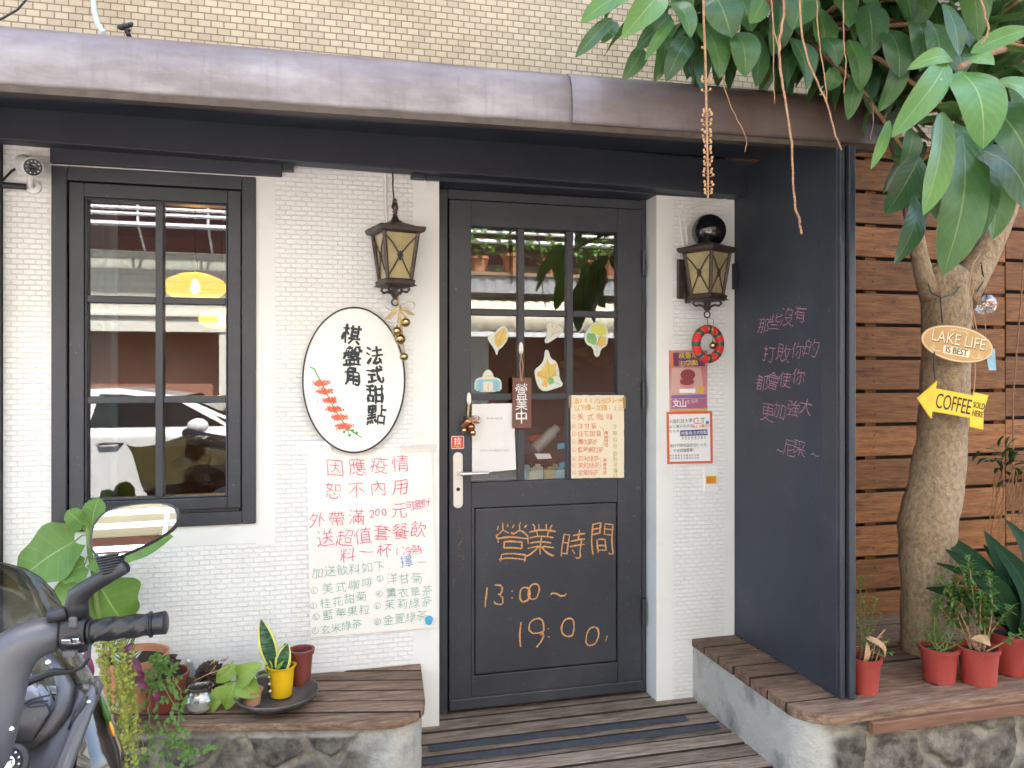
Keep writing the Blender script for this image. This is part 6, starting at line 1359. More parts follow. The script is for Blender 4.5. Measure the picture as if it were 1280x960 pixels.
# ---- left bench
t, c, h = pot('potted_plant', 'terracotta pot of a big leaved fig with yellow green sedum and purple leaves trailing out', 152, 893, ZS, .108, .088, .17, 'terracotta')
f0 = c + Vector((-.06, .02, h * .88))
c0 = c; c = c - FW * .07
st = [f0, tipd(121, 760, c), tipd(118, 722, c), tipd(112, 690, c), tipd(109, 655, c), tipd(110, 640, c)]
g = MB(); g.tube(st, [.011, .010, .009, .008, .007, .005], 8)
FL = [((112, 668), (95, 676), (22, 728), 74, .02), ((112, 668), (115, 660), (122, 622), 38, .0), ((112, 660), (106, 655), (90, 636), 30, .03), ((118, 700), (128, 690), (229, 662), 60, .10), ((118, 730), (122, 738), (146, 790), 78, -.06), ((118, 730), (108, 738), (62, 770), 52, .05), ((114, 690), (110, 705), (84, 716), 40, .06)]
gl = MB()
def fig_leaf(g, base, tip, width, up):
    base, tip = Vector(base), Vector(tip); ax = tip - base; L_ = ax.length; tt = ax / L_; sd_ = tt.cross(Vector(up)).normalized(); nr = sd_.cross(tt)
    rows = []; n = 14; ph = random.random() * 6
    for i in range(n + 1):
        q = i / n; wd = (min(1, (q + .04) * 4.2) ** .55) * (1 - q ** 3.0) ** .7 * (1 + .10 * math.cos(q * 13 + 1.5)); wd = max(wd, .02) * width / 2
        back = -.16 * L_ if q < .001 else 0
        rows.append([base + ax * q + sd_ * (wd * u) + tt * (-.13 * L_ * abs(u) ** 1.5 * (1 - q)) + nr * (.12 * wd * abs(u) + .10 * L_ * math.sin(math.pi * q) - .06 * L_ * q + .03 * L_ * abs(u) * math.sin(q * 11 + ph)) for u in (-1, -.75, -.5, -.25, 0, .25, .5, .75, 1)])
    g.grid(rows, uv=True)
for s0, b0, t0, w_, dd in FL:
    a, b, e = tipd(*s0, c), tipd(*b0, c) - FW * dd * .4, tipd(*t0, c) - FW * dd
    g.tube([a, a.lerp(b, .5) + Vector((0, 0, .008)), b], .0028, 6); fig_leaf(gl, b, e, m_at(w_, b), (-.1, -1, .55))
c = c0
g.build('stem', 'stem_green', t, smooth=True); gl.build('fig_leaves', 'fig_leaf', t, smooth='all')
g = MB(); p = tipd(117, 728, c) - FW * .07; g.tube([p + Vector((-.006, -.012, -.004)), p + Vector((.006, -.012, .006))], .006, 8); g.build('blue_tie', 'st_bluecard', t, smooth=True)
g = MB(); gs = MB()
for k_ in range(34):
    x0 = random.gauss(148, 14); top = tipd(x0, 775, c) - FW * random.uniform(.06, .10); x1 = 140 + (x0 - 147) * .75 + random.uniform(-3, 12)
    yb = random.choice((860, 890, 905, 925, 940, 955, 970)); pts = []
    for i in range(13):
        q = i / 12; x = x0 + (x1 - x0) * q + math.sin(q * 3 + k_) * 3 + q * q * 12; y = 775 + (yb - 775) * q
        pts.append(D(x, y, dep(top) - .10 * min(1, q * 2.2) - .10 * q))
    gs.tube(pts, .0009, 4)
    for i in range(12):
        for j in range(3):
            p = pts[i].lerp(pts[i + 1], random.random()); v = Vector((random.gauss(0, 1), random.gauss(-.4, .8), random.gauss(0, .8))).normalized()
            g.leaf(p, p + v * random.uniform(.009, .014), random.uniform(.008, .012), UPZ + v * .5 + OUT, .1, .1, 3, 'round', .0, 3)
gs.build('sedum_stems', 'stem_green', t); g.build('sedum_leaves', 'sedum', t, smooth='all')
def loose(t, name, m, seq, c, w_, dd=.0, prof='ovate', up=(0, -1, .4)):
    g = MB()
    for (x0, y0), (x1, y1), wpx in seq:
        a, b = tipd(x0, y0, c) - FW * dd, tipd(x1, y1, c) - FW * (dd + random.uniform(-.02, .02)); g.leaf(a, b, m_at(wpx, a), up, .15, .3, 7, prof, .05)
    return g.build(name, m, t, smooth='all')
loose(t, 'purple_leaves', 'purple_leaf', [((130, 805), (124, 832), 12), ((128, 800), (140, 828), 11), ((126, 838), (130, 858), 10), ((118, 815), (116, 845), 11), ((160, 925), (172, 945), 14), ((158, 938), (150, 952), 9), ((183, 793), (190, 772), 5), ((178, 790), (182, 802), 9)], c, 1, .11)
loose(t, 'striped_leaves', 'striped', [((132, 812), (112, 805), 8), ((158, 812), (172, 795), 8), ((160, 815), (180, 808), 8), ((165, 818), (176, 822), 7), ((155, 905), (165, 925), 7), ((168, 860), (160, 872), 7)], c, 1, .10)
# maroon pot with vine and purple leaves
t, c, h = pot('potted_plant', 'maroon pot with a delicate green vine and purple striped leaves spilling over the bench edge', 198, 893, ZS, .073, .056, .12, 'maroon_pot')
loose(t, 'purple_leaves', 'purple_leaf', [((192, 800), (210, 812), 12), ((200, 812), (207, 825), 8), ((170, 885), (186, 893), 13), ((168, 878), (182, 890), 8), ((184, 945), (192, 958), 9), ((222, 840), (226, 852), 7), ((170, 930), (160, 950), 13), ((186, 795), (200, 780), 10), ((196, 822), (214, 836), 11), ((176, 862), (166, 884), 11)], c, 1, .17)
loose(t, 'striped_leaves', 'striped', [((168, 850), (160, 868), 8), ((170, 865), (178, 858), 7), ((186, 880), (200, 868), 9), ((188, 842), (176, 852), 8), ((175, 915), (166, 900), 7), ((185, 790), (200, 764), 6), ((192, 770), (208, 758), 6), ((188, 808), (170, 796), 9), ((192, 806), (208, 790), 8)], c, 1, .16)
loose(t, 'wine_leaves', 'wine_leaf', [((200, 832), (222, 818), 13), ((210, 835), (228, 824), 10), ((198, 825), (212, 838), 10), ((205, 820), (225, 830), 9)], c, 1, .0)
gs = MB(); gl = MB()
VP = [[(192, 838), (205, 860), (222, 885), (224, 915), (228, 935), (240, 955)], [(190, 845), (186, 880), (188, 910), (184, 935), (180, 960)], [(205, 832), (218, 850), (226, 862), (222, 880)], [(218, 915), (228, 936), (245, 938), (262, 930)], [(190, 835), (198, 828), (208, 838)], [(196, 845), (190, 855), (180, 862)], [(205, 900), (212, 925), (205, 948), (208, 965)]]
for vp in VP:
    pts = []
    for i in range(len(vp) - 1):
        for q in (0, .25, .5, .75): pts.append((vp[i][0] + (vp[i + 1][0] - vp[i][0]) * q, vp[i][1] + (vp[i + 1][1] - vp[i][1]) * q))
    W3 = [D(x + random.uniform(-2, 2), y, dep(c) - .09 - max(0, min(.09, (y - 840) * .0012))) for x, y in pts]
    gs.tube(W3, .0012, 5)
    for p in W3:
        for _ in range(2):
            v = Vector((random.gauss(0, 1), random.gauss(-.3, .5), random.gauss(-.1, .7))).normalized(); pp = p + v * random.uniform(.004, .022)
            for a in (-.9, -.3, .3, .9):
                r_ = Matrix.Rotation(a, 3, OUT) @ v; gl.leaf(pp, pp + r_ * random.uniform(.012, .019), .009, OUT + UPZ * .5, .1, .2, 3, 'obov', .02, 3)
for cx, cy, n in ((195, 822, 10), (208, 833, 11), (182, 850, 5), (255, 930, 12), (266, 938, 12), (243, 942, 8)):
    for _ in range(n):
        p = D(cx + random.gauss(0, 7), cy + random.gauss(0, 5), dep(c) - .09); v = Vector((random.gauss(0, 1), random.gauss(-.3, .5), random.gauss(.1, .7))).normalized()
        for a in (-.9, -.3, .3, .9):
            r_ = Matrix.Rotation(a, 3, OUT) @ v; gl.leaf(p, p + r_ * random.uniform(.013, .02), .010, OUT + UPZ * .5, .1, .2, 3, 'obov', .02, 3)
gs.build('vine_stems', 'stem_green', t, smooth=True); gl.build('vine_leaves', 'vine_leaf', t, smooth='all')
# pine cones
def cone(px, py, r, label):
    f = Zp(px, py, ZS); c = f + FW * r * .8 + Vector((0, 0, r * .9)); g = MB(); n = 110; M_ = Matrix.Rotation(random.uniform(-.5, .5), 3, 'X') @ Matrix.Rotation(random.uniform(-.4, .4), 3, 'Y')
    for i in range(n):
        q = i / n; a = i * 2.39996; z = (q - .45) * 2.2 * r; rr = r * (math.sin(math.pi * min(1, q * .93 + .05)) ** .7)
        o = M_ @ Vector((math.cos(a), math.sin(a), .35)); b = c + M_ @ Vector((math.cos(a) * rr * .35, math.sin(a) * rr * .35, z)); e = b + o.normalized() * rr * .8
        g.leaf(b, e, r * .5, M_ @ UPZ, .1, .1, 3, 'obov', 0, 3)
    g.tube([c - M_ @ Vector((0, 0, r)), c + M_ @ Vector((0, 0, r * 1.05))], [r * .35, r * .2], 8)
    tag(g.build('pine_cone', 'cone', solid=.002), label, 'pine cone', 'pine cones on the bench')
cone(259, 868, .050, 'large brown pine cone, the tallest of those on the bench'); cone(229, 878, .036, 'small brown pine cone just right of the maroon pot'); cone(272, 875, .034, 'brown pine cone lying beside the round glass jar, rightmost')
# jars
def jar(name, label, px, py, prof, fill=None):
    f = Zp(px, py, ZS); c = f + FW * prof[1][0]; t = thing(name, label, 'jar', c)
    g = MB(); g.lathe(prof, c, 28, cap=False); g.build('glass', 'clear_glass', t, smooth='all')
    if fill:
        g = MB(); g.lathe([(.001, .004), (fill[0] * .8, .004), (fill[0], fill[1] * .5), (fill[0] * 1.05, fill[1]), (.001, fill[1] + .002)], c, 20, cap=False); g.build('contents', 'sand', t, smooth='all')
jar('glass_jar', 'round open glass jar with pale sand on the bench front', 246, 893, [(.001, .002), (.03, .001), (.045, .010), (.055, .03), (.055, .045), (.044, .064), (.038, .072), (.040, .080), (.043, .083), (.040, .083), (.036, .073), (.042, .062), (.052, .045), (.052, .03), (.042, .012), (.001, .004)], (.036, .016))
jar('glass_bottle', 'small clear glass bottle behind the pine cones', 232, 866, [(.001, .002), (.026, .001), (.03, .008), (.03, .06), (.018, .085), (.017, .10), (.021, .104), (.021, .112), (.016, .112), (.015, .09), (.027, .06), (.027, .008), (.001, .004)])
jar('glass_jar', 'clear glass jar between the terracotta pot and the wall', 188, 862, [(.001, .002), (.034, .001), (.038, .008), (.038, .10), (.036, .115), (.036, .13), (.032, .13), (.034, .10), (.035, .008), (.001, .004)])
g = MB(); p = Zp(262, 862, ZS) + Vector((0, 0, .045)); g.ball(p + OUT * .04, .012, 10, (1.2, 1, .8)); tag(g.build('nut', 'raceme', smooth='all'), 'small tan nut resting on the pine cones', 'nut')
g = MB(); g.tube([D(244, 850, 2.60), D(262, 842, 2.58), D(280, 836, 2.6), D(292, 826, 2.62)], .0018, 5); g.tube([D(262, 842, 2.58), D(270, 832, 2.6)], .0012, 5)
for i in range(7): g.leaf(D(268 + i * 2, 824 + i * .5, 2.62), D(262 + i * 4, 832 - i * 2, 2.6), .004, OUT, .1, .1, 3, 'lance')
tag(g.build('twig', 'dry_leaf'), 'thin dry twig lying over the pine cones', 'twig')
# shallow metal bowl with three pots
f = Zp(338, 893, ZS); bc = f + FW * .07; bc.z = ZS
t = thing('metal_bowl', 'shallow grey metal bowl on the bench holding small pots', 'bowl', bc)
g = MB(); g.lathe([(.001, .001), (.06, .001), (.10, .014), (.13, .034), (.142, .050), (.139, .051), (.126, .037), (.097, .018), (.06, .005), (.001, .005)], bc, 40, cap=False); g.build('bowl', 'bowl_metal', t, smooth='all')
ZI = ZS + .012
t, c, h = pot('potted_plant', 'bright yellow pot with a variegated snake plant in the metal bowl', 348, 874, ZI, .047, .036, .105, 'yellow_pot', rim=.04)
g = MB(); cc = c + Vector((0, 0, h * .88))
for (x0, y0), (x1, y1), wpx, dd in (((343, 840), (326, 774), 22, 0), ((352, 842), (362, 802), 20, .02), ((349, 842), (355, 806), 15, -.02), ((338, 841), (335, 822), 10, .01)):
    g.leaf(tipd(x0, y0, c) - FW * dd, tipd(x1, y1, c) - FW * dd, m_at(wpx, c), (.1 if x1 < 340 else -.3, -1, .15), .05, .25, 12, 'lance', .03, 9)
g.build('leaves', 'snake_leaf', t, smooth='all', solid=.002)
g = MB(); g.leaf(tipd(344, 840, c) - FW * .03, tipd(322, 847, c) - FW * .05, m_at(6, c), (0, 0, 1), .2, .2, 8, 'lance'); g.leaf(tipd(348, 838, c) - FW * .03, tipd(360, 820, c) - FW * .04, m_at(5, c), (0, -1, 1), .2, .2, 8, 'lance'); g.build('curled_leaves', 'lime_leaf', t, smooth='all')
g = MB(); 
for dz in (.025, .05, .075): g.ball(c + Vector((-.036 - dz * .06, -.02, dz)), .005, 8)
g.build('studs', 'paper_white', t)
t, c, h = pot('potted_plant', 'small terracotta pot with lime green leaves at the left of the metal bowl', 311, 884, ZI, .034, .028, .05, 'terracotta')
loose(t, 'leaves', 'lime_leaf', [((298, 848), (331, 826), 30), ((301, 848), (327, 868), 31), ((298, 848), (286, 883), 27), ((284, 853), (263, 893), 19), ((298, 832), (272, 850), 22), ((302, 840), (290, 826), 14), ((305, 848), (318, 838), 14)], c, 1, .02, 'heart', (-.1, -1, .5))
g = MB()
for x, y in ((300, 846), (301, 850), (298, 850), (284, 853), (298, 832), (302, 840)): g.tube([c + Vector((0, 0, h * .8)), tipd(305, 858, c), tipd(x, y, c) - FW * .02], .0022, 6)
g.build('stems', 'stem_green', t, smooth=True)
t, c, h = pot('flower_pot', 'small ribbed grey pot between the lime plant and the yellow pot', 329, 868, ZI, .030, .026, .065, 'grey_pot', cat='pot')
t, c, h = pot('flower_pot', 'empty maroon plastic pot tilted against the wall behind the yellow pot', 374, 862, ZI + .004, .042, .03, .135, 'maroon_pot', cat='pot')

# ================================================================ tree
random.seed(8)
base = P(1160, 838, -.47); tr = thing('tree', 'tree with a bare tan trunk on the ledge and large glossy leaves over the awning', 'tree', (base.x, base.y, ZB))
TY = -.47
def tpt(x, y, Y=TY): return P(x, y, Y)
trunk = [(1158, 850, 36), (1157, 830, 30.5), (1156, 790, 28), (1156, 740, 28), (1158, 690, 31), (1160, 660, 34.5), (1165, 630, 34), (1172, 595, 31), (1177, 550, 28.5), (1180, 500, 28), (1182, 450, 27.5), (1182, 400, 27), (1182, 375, 28), (1184, 352, 27), (1192, 335, 20)]
pts = []; rr = []
for i in range(len(trunk) - 1):
    for q in (0, .2, .4, .6, .8):
        x, y, r_ = [trunk[i][k_] + (trunk[i + 1][k_] - trunk[i][k_]) * q for k_ in range(3)]; p = tpt(x, y); pts.append(p); rr.append(m_at(r_, p))
g = MB(); g.tube(pts, rr, 28)
for i, p in enumerate(g.v):
    k_ = i // 28
    if k_ < len(pts):
        d = p - pts[k_]; g.v[i] = pts[k_] + d * (1 + .10 * noise.noise((d.x * 14, d.y * 14, p.z * 7)) + .05 * noise.noise((d.x * 40, d.y * 40, p.z * 18)))
g.tube([tpt(1197, 372), tpt(1212, 350), tpt(1230, 322), tpt(1246, 290), tpt(1258, 262), tpt(1270, 200, -.5), tpt(1282, 110, -.6), tpt(1290, 20, -.7), tpt(1296, -90, -.8)], [m_at(v, tpt(1200, 370)) for v in (24, 20, 16.5, 14.5, 13, 15, 17, 17, 14)], 16)
g.tube([tpt(1165, 372), tpt(1155, 345), tpt(1148, 315), tpt(1140, 270), tpt(1130, 210), tpt(1112, 150, -.55), tpt(1080, 112, -.7), tpt(1044, 84, -.8), tpt(1000, 40, -.9), tpt(960, -30, -.95)], [m_at(v, tpt(1200, 370)) for v in (14, 11, 10, 9.5, 9, 8, 7, 6.5, 6, 5)], 12)
g.build('trunk', 'bark', tr, smooth='all')
g = MB()
hub = D(1200, 84, 2.02)
g.tube([P(1288, 40, -.68), D(1262, 60, 2.5), D(1225, 70, 2.2), hub], [.014, .011, .009, .007], 8)
g.tube([P(1044, 84, -.8), D(990, 20, 2.5), D(900, -30, 2.4), D(820, -40, 2.38)], [.010, .009, .008, .005], 8)
g.tube([P(1000, 40, -.9), D(960, -40, 2.4), D(880, -60, 2.45)], [.008, .007, .005], 8)
g.build('limbs', 'twig', tr, smooth=True)
gD = MB(); gL = MB()
def lf(g, x0, y0, x1, y1, w_, d0, d1=None, up=None, droop=.12, fold=.18, prof='ovate'):
    a = D(x0, y0, d0); b = D(x1, y1, d1 if d1 else d0)
    if up is None: up = Vector((random.uniform(-.5, .3), -1, random.uniform(.1, .7)))
    g.leaf(a, b, m_at(w_, a) * random.uniform(.95, 1.08), up, droop * random.uniform(.4, 1.9), fold * random.uniform(.5, 1.6), 12, prof, random.uniform(.02, .06), 7)
FG = [(1200, 89, 1229, 186, 68, 1.98, 1.90, 1), (1183, 78, 1114, 172, 38, 1.98, 1.92, 1), (1190, 74, 1134, 87, 24, 2.0, 1.98, 1), (1210, 74, 1243, 82, 25, 1.98, 1.93, 1), (1178, 140, 1153, 270, 46, 2.03, 1.98, 1), (1204, 168, 1178, 345, 64, 2.12, 2.08, 0), (1217, 200, 1196, 325, 52, 2.2, 2.15, 0),
      (1240, 104, 1302, 142, 42, 2.0, 1.95, 1), (1236, 128, 1294, 222, 62, 2.04, 1.98, 0), (1220, 185, 1288, 268, 56, 2.12, 2.06, 0), (1213, 66, 1292, 36, 26, 2.0, 1.95, 1), (1112, 150, 1088, 212, 16, 2.0, 1.97, 1), (1162, 120, 1130, 150, 14, 2.02, 2.0, 1), (1150, 195, 1107, 268, 40, 2.3, 2.3, 0), (1143, 245, 1116, 332, 30, 2.25, 2.2, 0),
      (1180, 4, 1198, 72, 30, 2.1, 2.05, 0), (1110, 38, 1124, 98, 46, 2.4, 2.35, 0), (1140, 20, 1150, 90, 40, 2.4, 2.35, 0), (1165, 30, 1175, 100, 34, 2.35, 2.3, 0), (1125, 70, 1098, 140, 30, 2.4, 2.4, 0), (1185, 150, 1170, 230, 50, 2.25, 2.2, 0), (1232, 210, 1240, 300, 46, 2.3, 2.25, 0), (1250, 170, 1310, 240, 50, 2.25, 2.2, 0), (1140, 160, 1125, 215, 30, 2.4, 2.4, 0),
      (892, -8, 914, 48, 50, 2.32, 2.28, 0), (830, 4, 864, 47, 38, 2.28, 2.22, 0), (872, 28, 900, 98, 40, 2.36, 2.32, 0), (918, 42, 931, 97, 40, 2.36, 2.32, 0), (826, -8, 777, 48, 38, 2.25, 2.18, 1), (765, 23, 719, 72, 20, 2.3, 2.26, 0), (770, 27, 752, 54, 19, 2.35, 2.33, 0), (773, -4, 726, 28, 24, 2.3, 2.26, 1), (838, 18, 795, 63, 26, 2.36, 2.33, 0), (842, 26, 806, 76, 15, 2.3, 2.26, 1),
      (862, 46, 832, 102, 28, 2.38, 2.36, 0), (804, 60, 779, 100, 22, 2.42, 2.4, 0), (828, 38, 818, 103, 26, 2.42, 2.4, 0), (1005, -6, 992, 37, 46, 2.3, 2.26, 0), (984, 44, 1008, 112, 42, 2.36, 2.33, 0), (1030, 47, 1047, 84, 26, 2.38, 2.36, 0), (1043, 84, 1034, 114, 26, 2.4, 2.4, 0), (1045, -2, 1062, 34, 32, 2.36, 2.34, 0), (945, 38, 944, 110, 32, 2.42, 2.4, 0), (955, -2, 938, 30, 26, 2.33, 2.3, 1), (925, -5, 940, 40, 34, 2.38, 2.36, 0), (975, 5, 965, 70, 36, 2.42, 2.4, 0), (1020, 10, 1030, 70, 36, 2.42, 2.4, 0), (1060, 50, 1075, 115, 34, 2.42, 2.4, 0), (1085, 5, 1090, 70, 40, 2.42, 2.4, 0), (1070, 90, 1060, 150, 22, 2.44, 2.44, 0), (800, -10, 812, 40, 28, 2.42, 2.4, 0), (850, -12, 856, 30, 30, 2.42, 2.4, 0), (905, 5, 880, 60, 30, 2.44, 2.42, 0), (790, -5, 752, 20, 16, 2.3, 2.3, 1)]
for x0, y0, x1, y1, w_, d0, d1, li in FG: lf(gL if li else gD, x0, y0, x1, y1, w_, d0, d1)
# the rest of the crown: rosettes of drooping leaves at the ends of the twigs
def rosette(c, n, L0, lean=(0, 0, 0)):
    for i in range(n):
        a = random.uniform(0, 2 * math.pi); v = Vector((math.cos(a), math.sin(a), random.uniform(-1.6, .25))) + Vector(lean); L_ = L0 * random.uniform(.7, 1.15)
        b = Vector(c) + Vector((math.cos(a), math.sin(a), 0)) * .02
        gD.leaf(b, b + v.normalized() * L_, L_ * random.uniform(.30, .40), UPZ + Vector((math.cos(a), math.sin(a), 0)) * .8, random.uniform(.02, .28), random.uniform(.1, .35), 8, 'ovate', random.uniform(.02, .07), 5)
tw = MB()
def bough(c, frm):
    frm = Vector(frm); c = Vector(c); mid = frm.lerp(c, .5) + Vector((0, 0, .05)); tw.tube([frm, mid, c], [.009, .007, .005], 6)
src = [tpt(1282, 110, -.6), tpt(1290, 20, -.7), tpt(1296, -90, -.8), tpt(1000, 40, -.9), tpt(960, -30, -.95), tpt(1112, 150, -.55), D(880, -60, 2.45), D(820, -40, 2.38)]
cl = []
for i in range(46):
    x = random.uniform(1.35, 3.6); y = random.uniform(-1.5, -.25); z = random.uniform(2.62, 3.7)
    cl.append((x, y, z))
for x, y, d in ((1090, -20, 2.6), (1130, -10, 2.7), (1050, -10, 2.6), (1165, 0, 2.6), (1010, -30, 2.55), (960, -35, 2.6), (915, -40, 2.55), (860, -40, 2.55), (815, -45, 2.5), (1230, 5, 2.7), (1275, 0, 2.6), (1120, 60, 2.75), (1080, 40, 2.75), (1165, 75, 2.7), (1250, 40, 2.8), (1160, 175, 2.7), (1250, 200, 2.6), (1290, 150, 2.5), (1150, 215, 2.6), (1225, 190, 2.5), (1205, 150, 2.45), (1265, 90, 2.6), (1190, 40, 2.6), (1290, 60, 2.4), (1100, -60, 2.3), (1000, -90, 2.3), (1200, -60, 2.2), (900, -100, 2.4), (1040, 50, 2.75), (1000, 60, 2.7), (960, 40, 2.7), (920, 45, 2.7), (1075, 75, 2.75), (1105, 95, 2.8), (880, 35, 2.65), (850, 25, 2.6), (1020, 20, 2.65), (1135, 120, 2.75), (1175, 110, 2.65), (1240, 120, 2.6), (1285, 100, 2.5)):
    cl.append(tuple(D(x, y, d)))
for c_ in cl:
    s_ = min(src, key=lambda q: (Vector(c_) - q).length); bough(c_, s_); rosette(c_, random.randint(7, 11), random.uniform(.2, .3))
tw.build('branches', 'twig', tr, smooth=True)
crown = gD.build('crown', 'tree_leaf', tr, smooth='all'); gL.build('young_leaves', 'tree_leaf_light', tr, smooth='all')
def strand(seq, d0, r_, name='aerial_root', m='raceme', nodes=True):
    pts = []
    for i in range(len(seq) - 1):
        for q in (0, .34, .67): pts.append(D(seq[i][0] + (seq[i + 1][0] - seq[i][0]) * q + random.uniform(-.8, .8), seq[i][1] + (seq[i + 1][1] - seq[i][1]) * q, d0))
    pts.append(D(*seq[-1], d0)); g = MB(); g.tube(pts, [r_ * (1 - .45 * i / len(pts)) for i in range(len(pts))], 6)
    if nodes:
        for i in range(len(pts) - 1):
            for q in (.2, .6): g.ball(pts[i].lerp(pts[i + 1], q), r_ * 1.15, 6, (1, 1, .7))
    g.build(name, m, tr, smooth='all')
strand([(979, -20), (980, 20), (974, 50), (974, 75), (979, 110), (985, 150), (990, 180), (992, 230), (994, 260), (999, 275), (1002, 293)], 2.22, .0042)
strand([(963, -10), (966, 30), (973, 60), (977, 95), (980, 115)], 2.23, .0026); strand([(966, 28), (967, 60), (967, 100), (968, 130)], 2.24, .0018)
strand([(1000, -10), (1002, 40), (1008, 70), (1018, 95), (1030, 120), (1040, 150), (1045, 170), (1052, 188)], 2.2, .0033); strand([(1020, -10), (1023, 40), (1028, 80), (1033, 115), (1034, 132)], 2.21, .0022)
strand([(1054, -10), (1055, 20), (1054, 50), (1058, 75), (1056, 95), (1055, 117)], 2.25, .0022); strand([(1225, -5), (1230, 15), (1236, 35), (1232, 50), (1225, 55)], 1.95, .003); strand([(903, 60), (905, 108), (912, 130), (922, 150), (930, 165), (934, 180), (931, 190)], 2.34, .0018)
strand([(1092, 130), (1092, 150), (1088, 175)], 2.5, .0018)
sq_ = [(879, -10), (880, 30), (882, 80), (883, 130), (884, 180), (885, 220), (885, 248)]
pts = [D(x, y, 2.26) for x, y in sq_]; g = MB(); g.tube(pts, [.0036, .0036, .0035, .0035, .003, .003, .0025], 6); g.build('flower_spike', 'raceme', tr, smooth=True)
g = MB()
for y in (10, 35, 60, 63, 86, 98, 101, 104, 115, 140, 143, 146, 153, 158, 165, 168, 172, 177, 180, 186, 190, 193, 200, 204, 208, 214, 218, 222, 230, 234, 240, 244):
    for sx in (-1, 1):
        if y < 95 and random.random() < .6: continue
        p = D(881.5 + y * .014, y, 2.26); e = p + RT * sx * random.uniform(.007, .014) + Vector((0, 0, .004)) + FW * random.uniform(-.008, .006); g.tube([p, e], .001, 4); g.ball(e + Vector((0, 0, .002)), .0040, 8, (1, 1, 1.2))
g.build('flower_buds', 'bud', tr, smooth='all')
# ---- signs on the tree
ls = P(1196, 430, TY - .13); sg = thing('lake_sign', 'tan oval wooden sign with LAKE LIFE lettering hung on the trunk', 'sign', ls)
M_ = frameM(ls, Matrix.Rotation(R(12), 3, OUT) @ Vector((1, 0, 0)), Vector((-.15, -1, .05)))
M_ = Matrix.Translation(ls) @ Matrix.Rotation(R(-8), 4, 'Z') @ Matrix.Rotation(R(90), 4, 'X') @ Matrix.Rotation(R(-10), 4, 'Z')
mat('sign_tan', (.50, .28, .10), .55, (.56, .34, .14), 12); mat('sign_cream', (.74, .66, .46), .55); mat('sign_yellow', (.80, .52, .03), .5, (.84, .58, .06), 8); mat('sign_black', (.03, .025, .02), .6)
s_ = dep(ls) / FPX
def ell(rx, ry, z, n=48): return [M_ @ Vector((rx * math.cos(2 * math.pi * i / n), ry * math.sin(2 * math.pi * i / n), z)) for i in range(n)]
nz = M_.to_3x3() @ Vector((0, 0, 1))
g = MB(); g.prism(ell(49 * s_, 22.5 * s_, -.004), (0, 0, 0), nz * .008); g.build('board', 'sign_tan', sg, bevel=.002)
g = MB(); a = ell(47.6 * s_, 21.3 * s_, .0046); b = ell(46.6 * s_, 20.4 * s_, .0046); g.grid([[a[i % 48], b[i % 48]] for i in range(49)]); g.build('border_line', 'sign_cream', sg)
fonttext('LAKE LIFE', M_ @ Matrix.Translation((.5 * s_, 4.5 * s_, .0052)), .064, 'sign_cream', 'lettering', sg, .86)
fonttext('LAKE LIFE', M_ @ Matrix.Translation((1.3 * s_, 3.7 * s_, .0044)), .064, 'sign_black', 'lettering_shadow', sg, .86)
g = MB(); g.prism([M_ @ Vector((x * s_, y * s_, .0042)) for x, y in ((-18, -14.5), (17, -14.5), (18, -12), (18, -5.5), (16, -4.5), (-17, -4.5), (-18, -6))], (0, 0, 0), nz * .0012); g.build('label', 'sign_cream', sg)
fonttext('IS BEST', M_ @ Matrix.Translation((0, -9.6 * s_, .0062)), .036, 'sign_black', 'label_lettering', sg, .85)
Mx3 = M_.to_3x3(); wr = Writer(Mx3 @ Vector((1, 0, 0)), Mx3 @ Vector((0, 1, 0)), nz, .0048)
for sx in (-1, 1):
    o = M_ @ Vector((sx * 27 * s_, -10 * s_, 0)); wr.stroke(o, [(sx * v * s_, u * s_) for v, u in ((-6, -2), (-2, -3.5), (3, -2.5), (6, 0), (5, 2.5), (2, 2), (3, 0))], .0022); wr.stroke(o, [(sx * v * s_, u * s_) for v, u in ((3, -3), (7, -2), (9, 1))], .002)
    o = M_ @ Vector((0, 16.5 * s_, 0)); wr.stroke(o, [(sx * v * s_, u * s_) for v, u in ((0, -1), (5, 1), (9, 0), (12, -1.5), (10, -2))], .0022)
wr.build('flourish', 'sign_cream', sg)
def rope(t, seq, r_, m, dd=0):
    g = MB(); g.tube([Vector(p) for p in seq], r_, 6); return g.build('cord', m, t, smooth=True)
rope(sg, [P(1178, 404, TY - .135), P(1176, 380, TY - .13), P(1176, 372, TY - .125)], .003, 'cable')
q = [P(1160, 355, TY - .075), P(1164, 366, TY - .11), P(1176, 372, TY - .125), P(1192, 368, TY - .11), P(1203, 354, TY - .08)]; rope(sg, q, .003, 'cable')
rope(sg, [P(1221, 412, TY - .15), P(1214, 380, TY - .14), P(1211, 356, TY - .13), P(1216, 330, TY - .1), P(1225, 318, TY - .06)], .0025, 'twine'); rope(sg, [P(1217, 410, TY - .15), P(1212, 390, TY - .14), P(1215, 370, TY - .13), P(1226, 330, TY - .1)], .002, 'twine')
rope(sg, [P(1226, 328, TY - .08), P(1230, 350, TY - .06), P(1222, 364, TY - .09)], .003, 'cable')
cs_ = P(1190, 505, TY - .145); sg = thing('coffee_sign', 'yellow arrow shaped wooden sign with COFFEE lettering hung below the oval one', 'sign', cs_)
M_ = Matrix.Translation(cs_) @ Matrix.Rotation(R(-6), 4, 'Z') @ Matrix.Rotation(R(90), 4, 'X') @ Matrix.Rotation(R(-11), 4, 'Z'); nz = M_.to_3x3() @ Vector((0, 0, 1)); s_ = dep(cs_) / FPX
ar = [(-49, -5), (-26, 22), (-26, 12), (26, 13), (26, 17), (47, 17), (44, -4), (48, -27), (28, -26.5), (27, -16), (-25, -17), (-25, -27)]
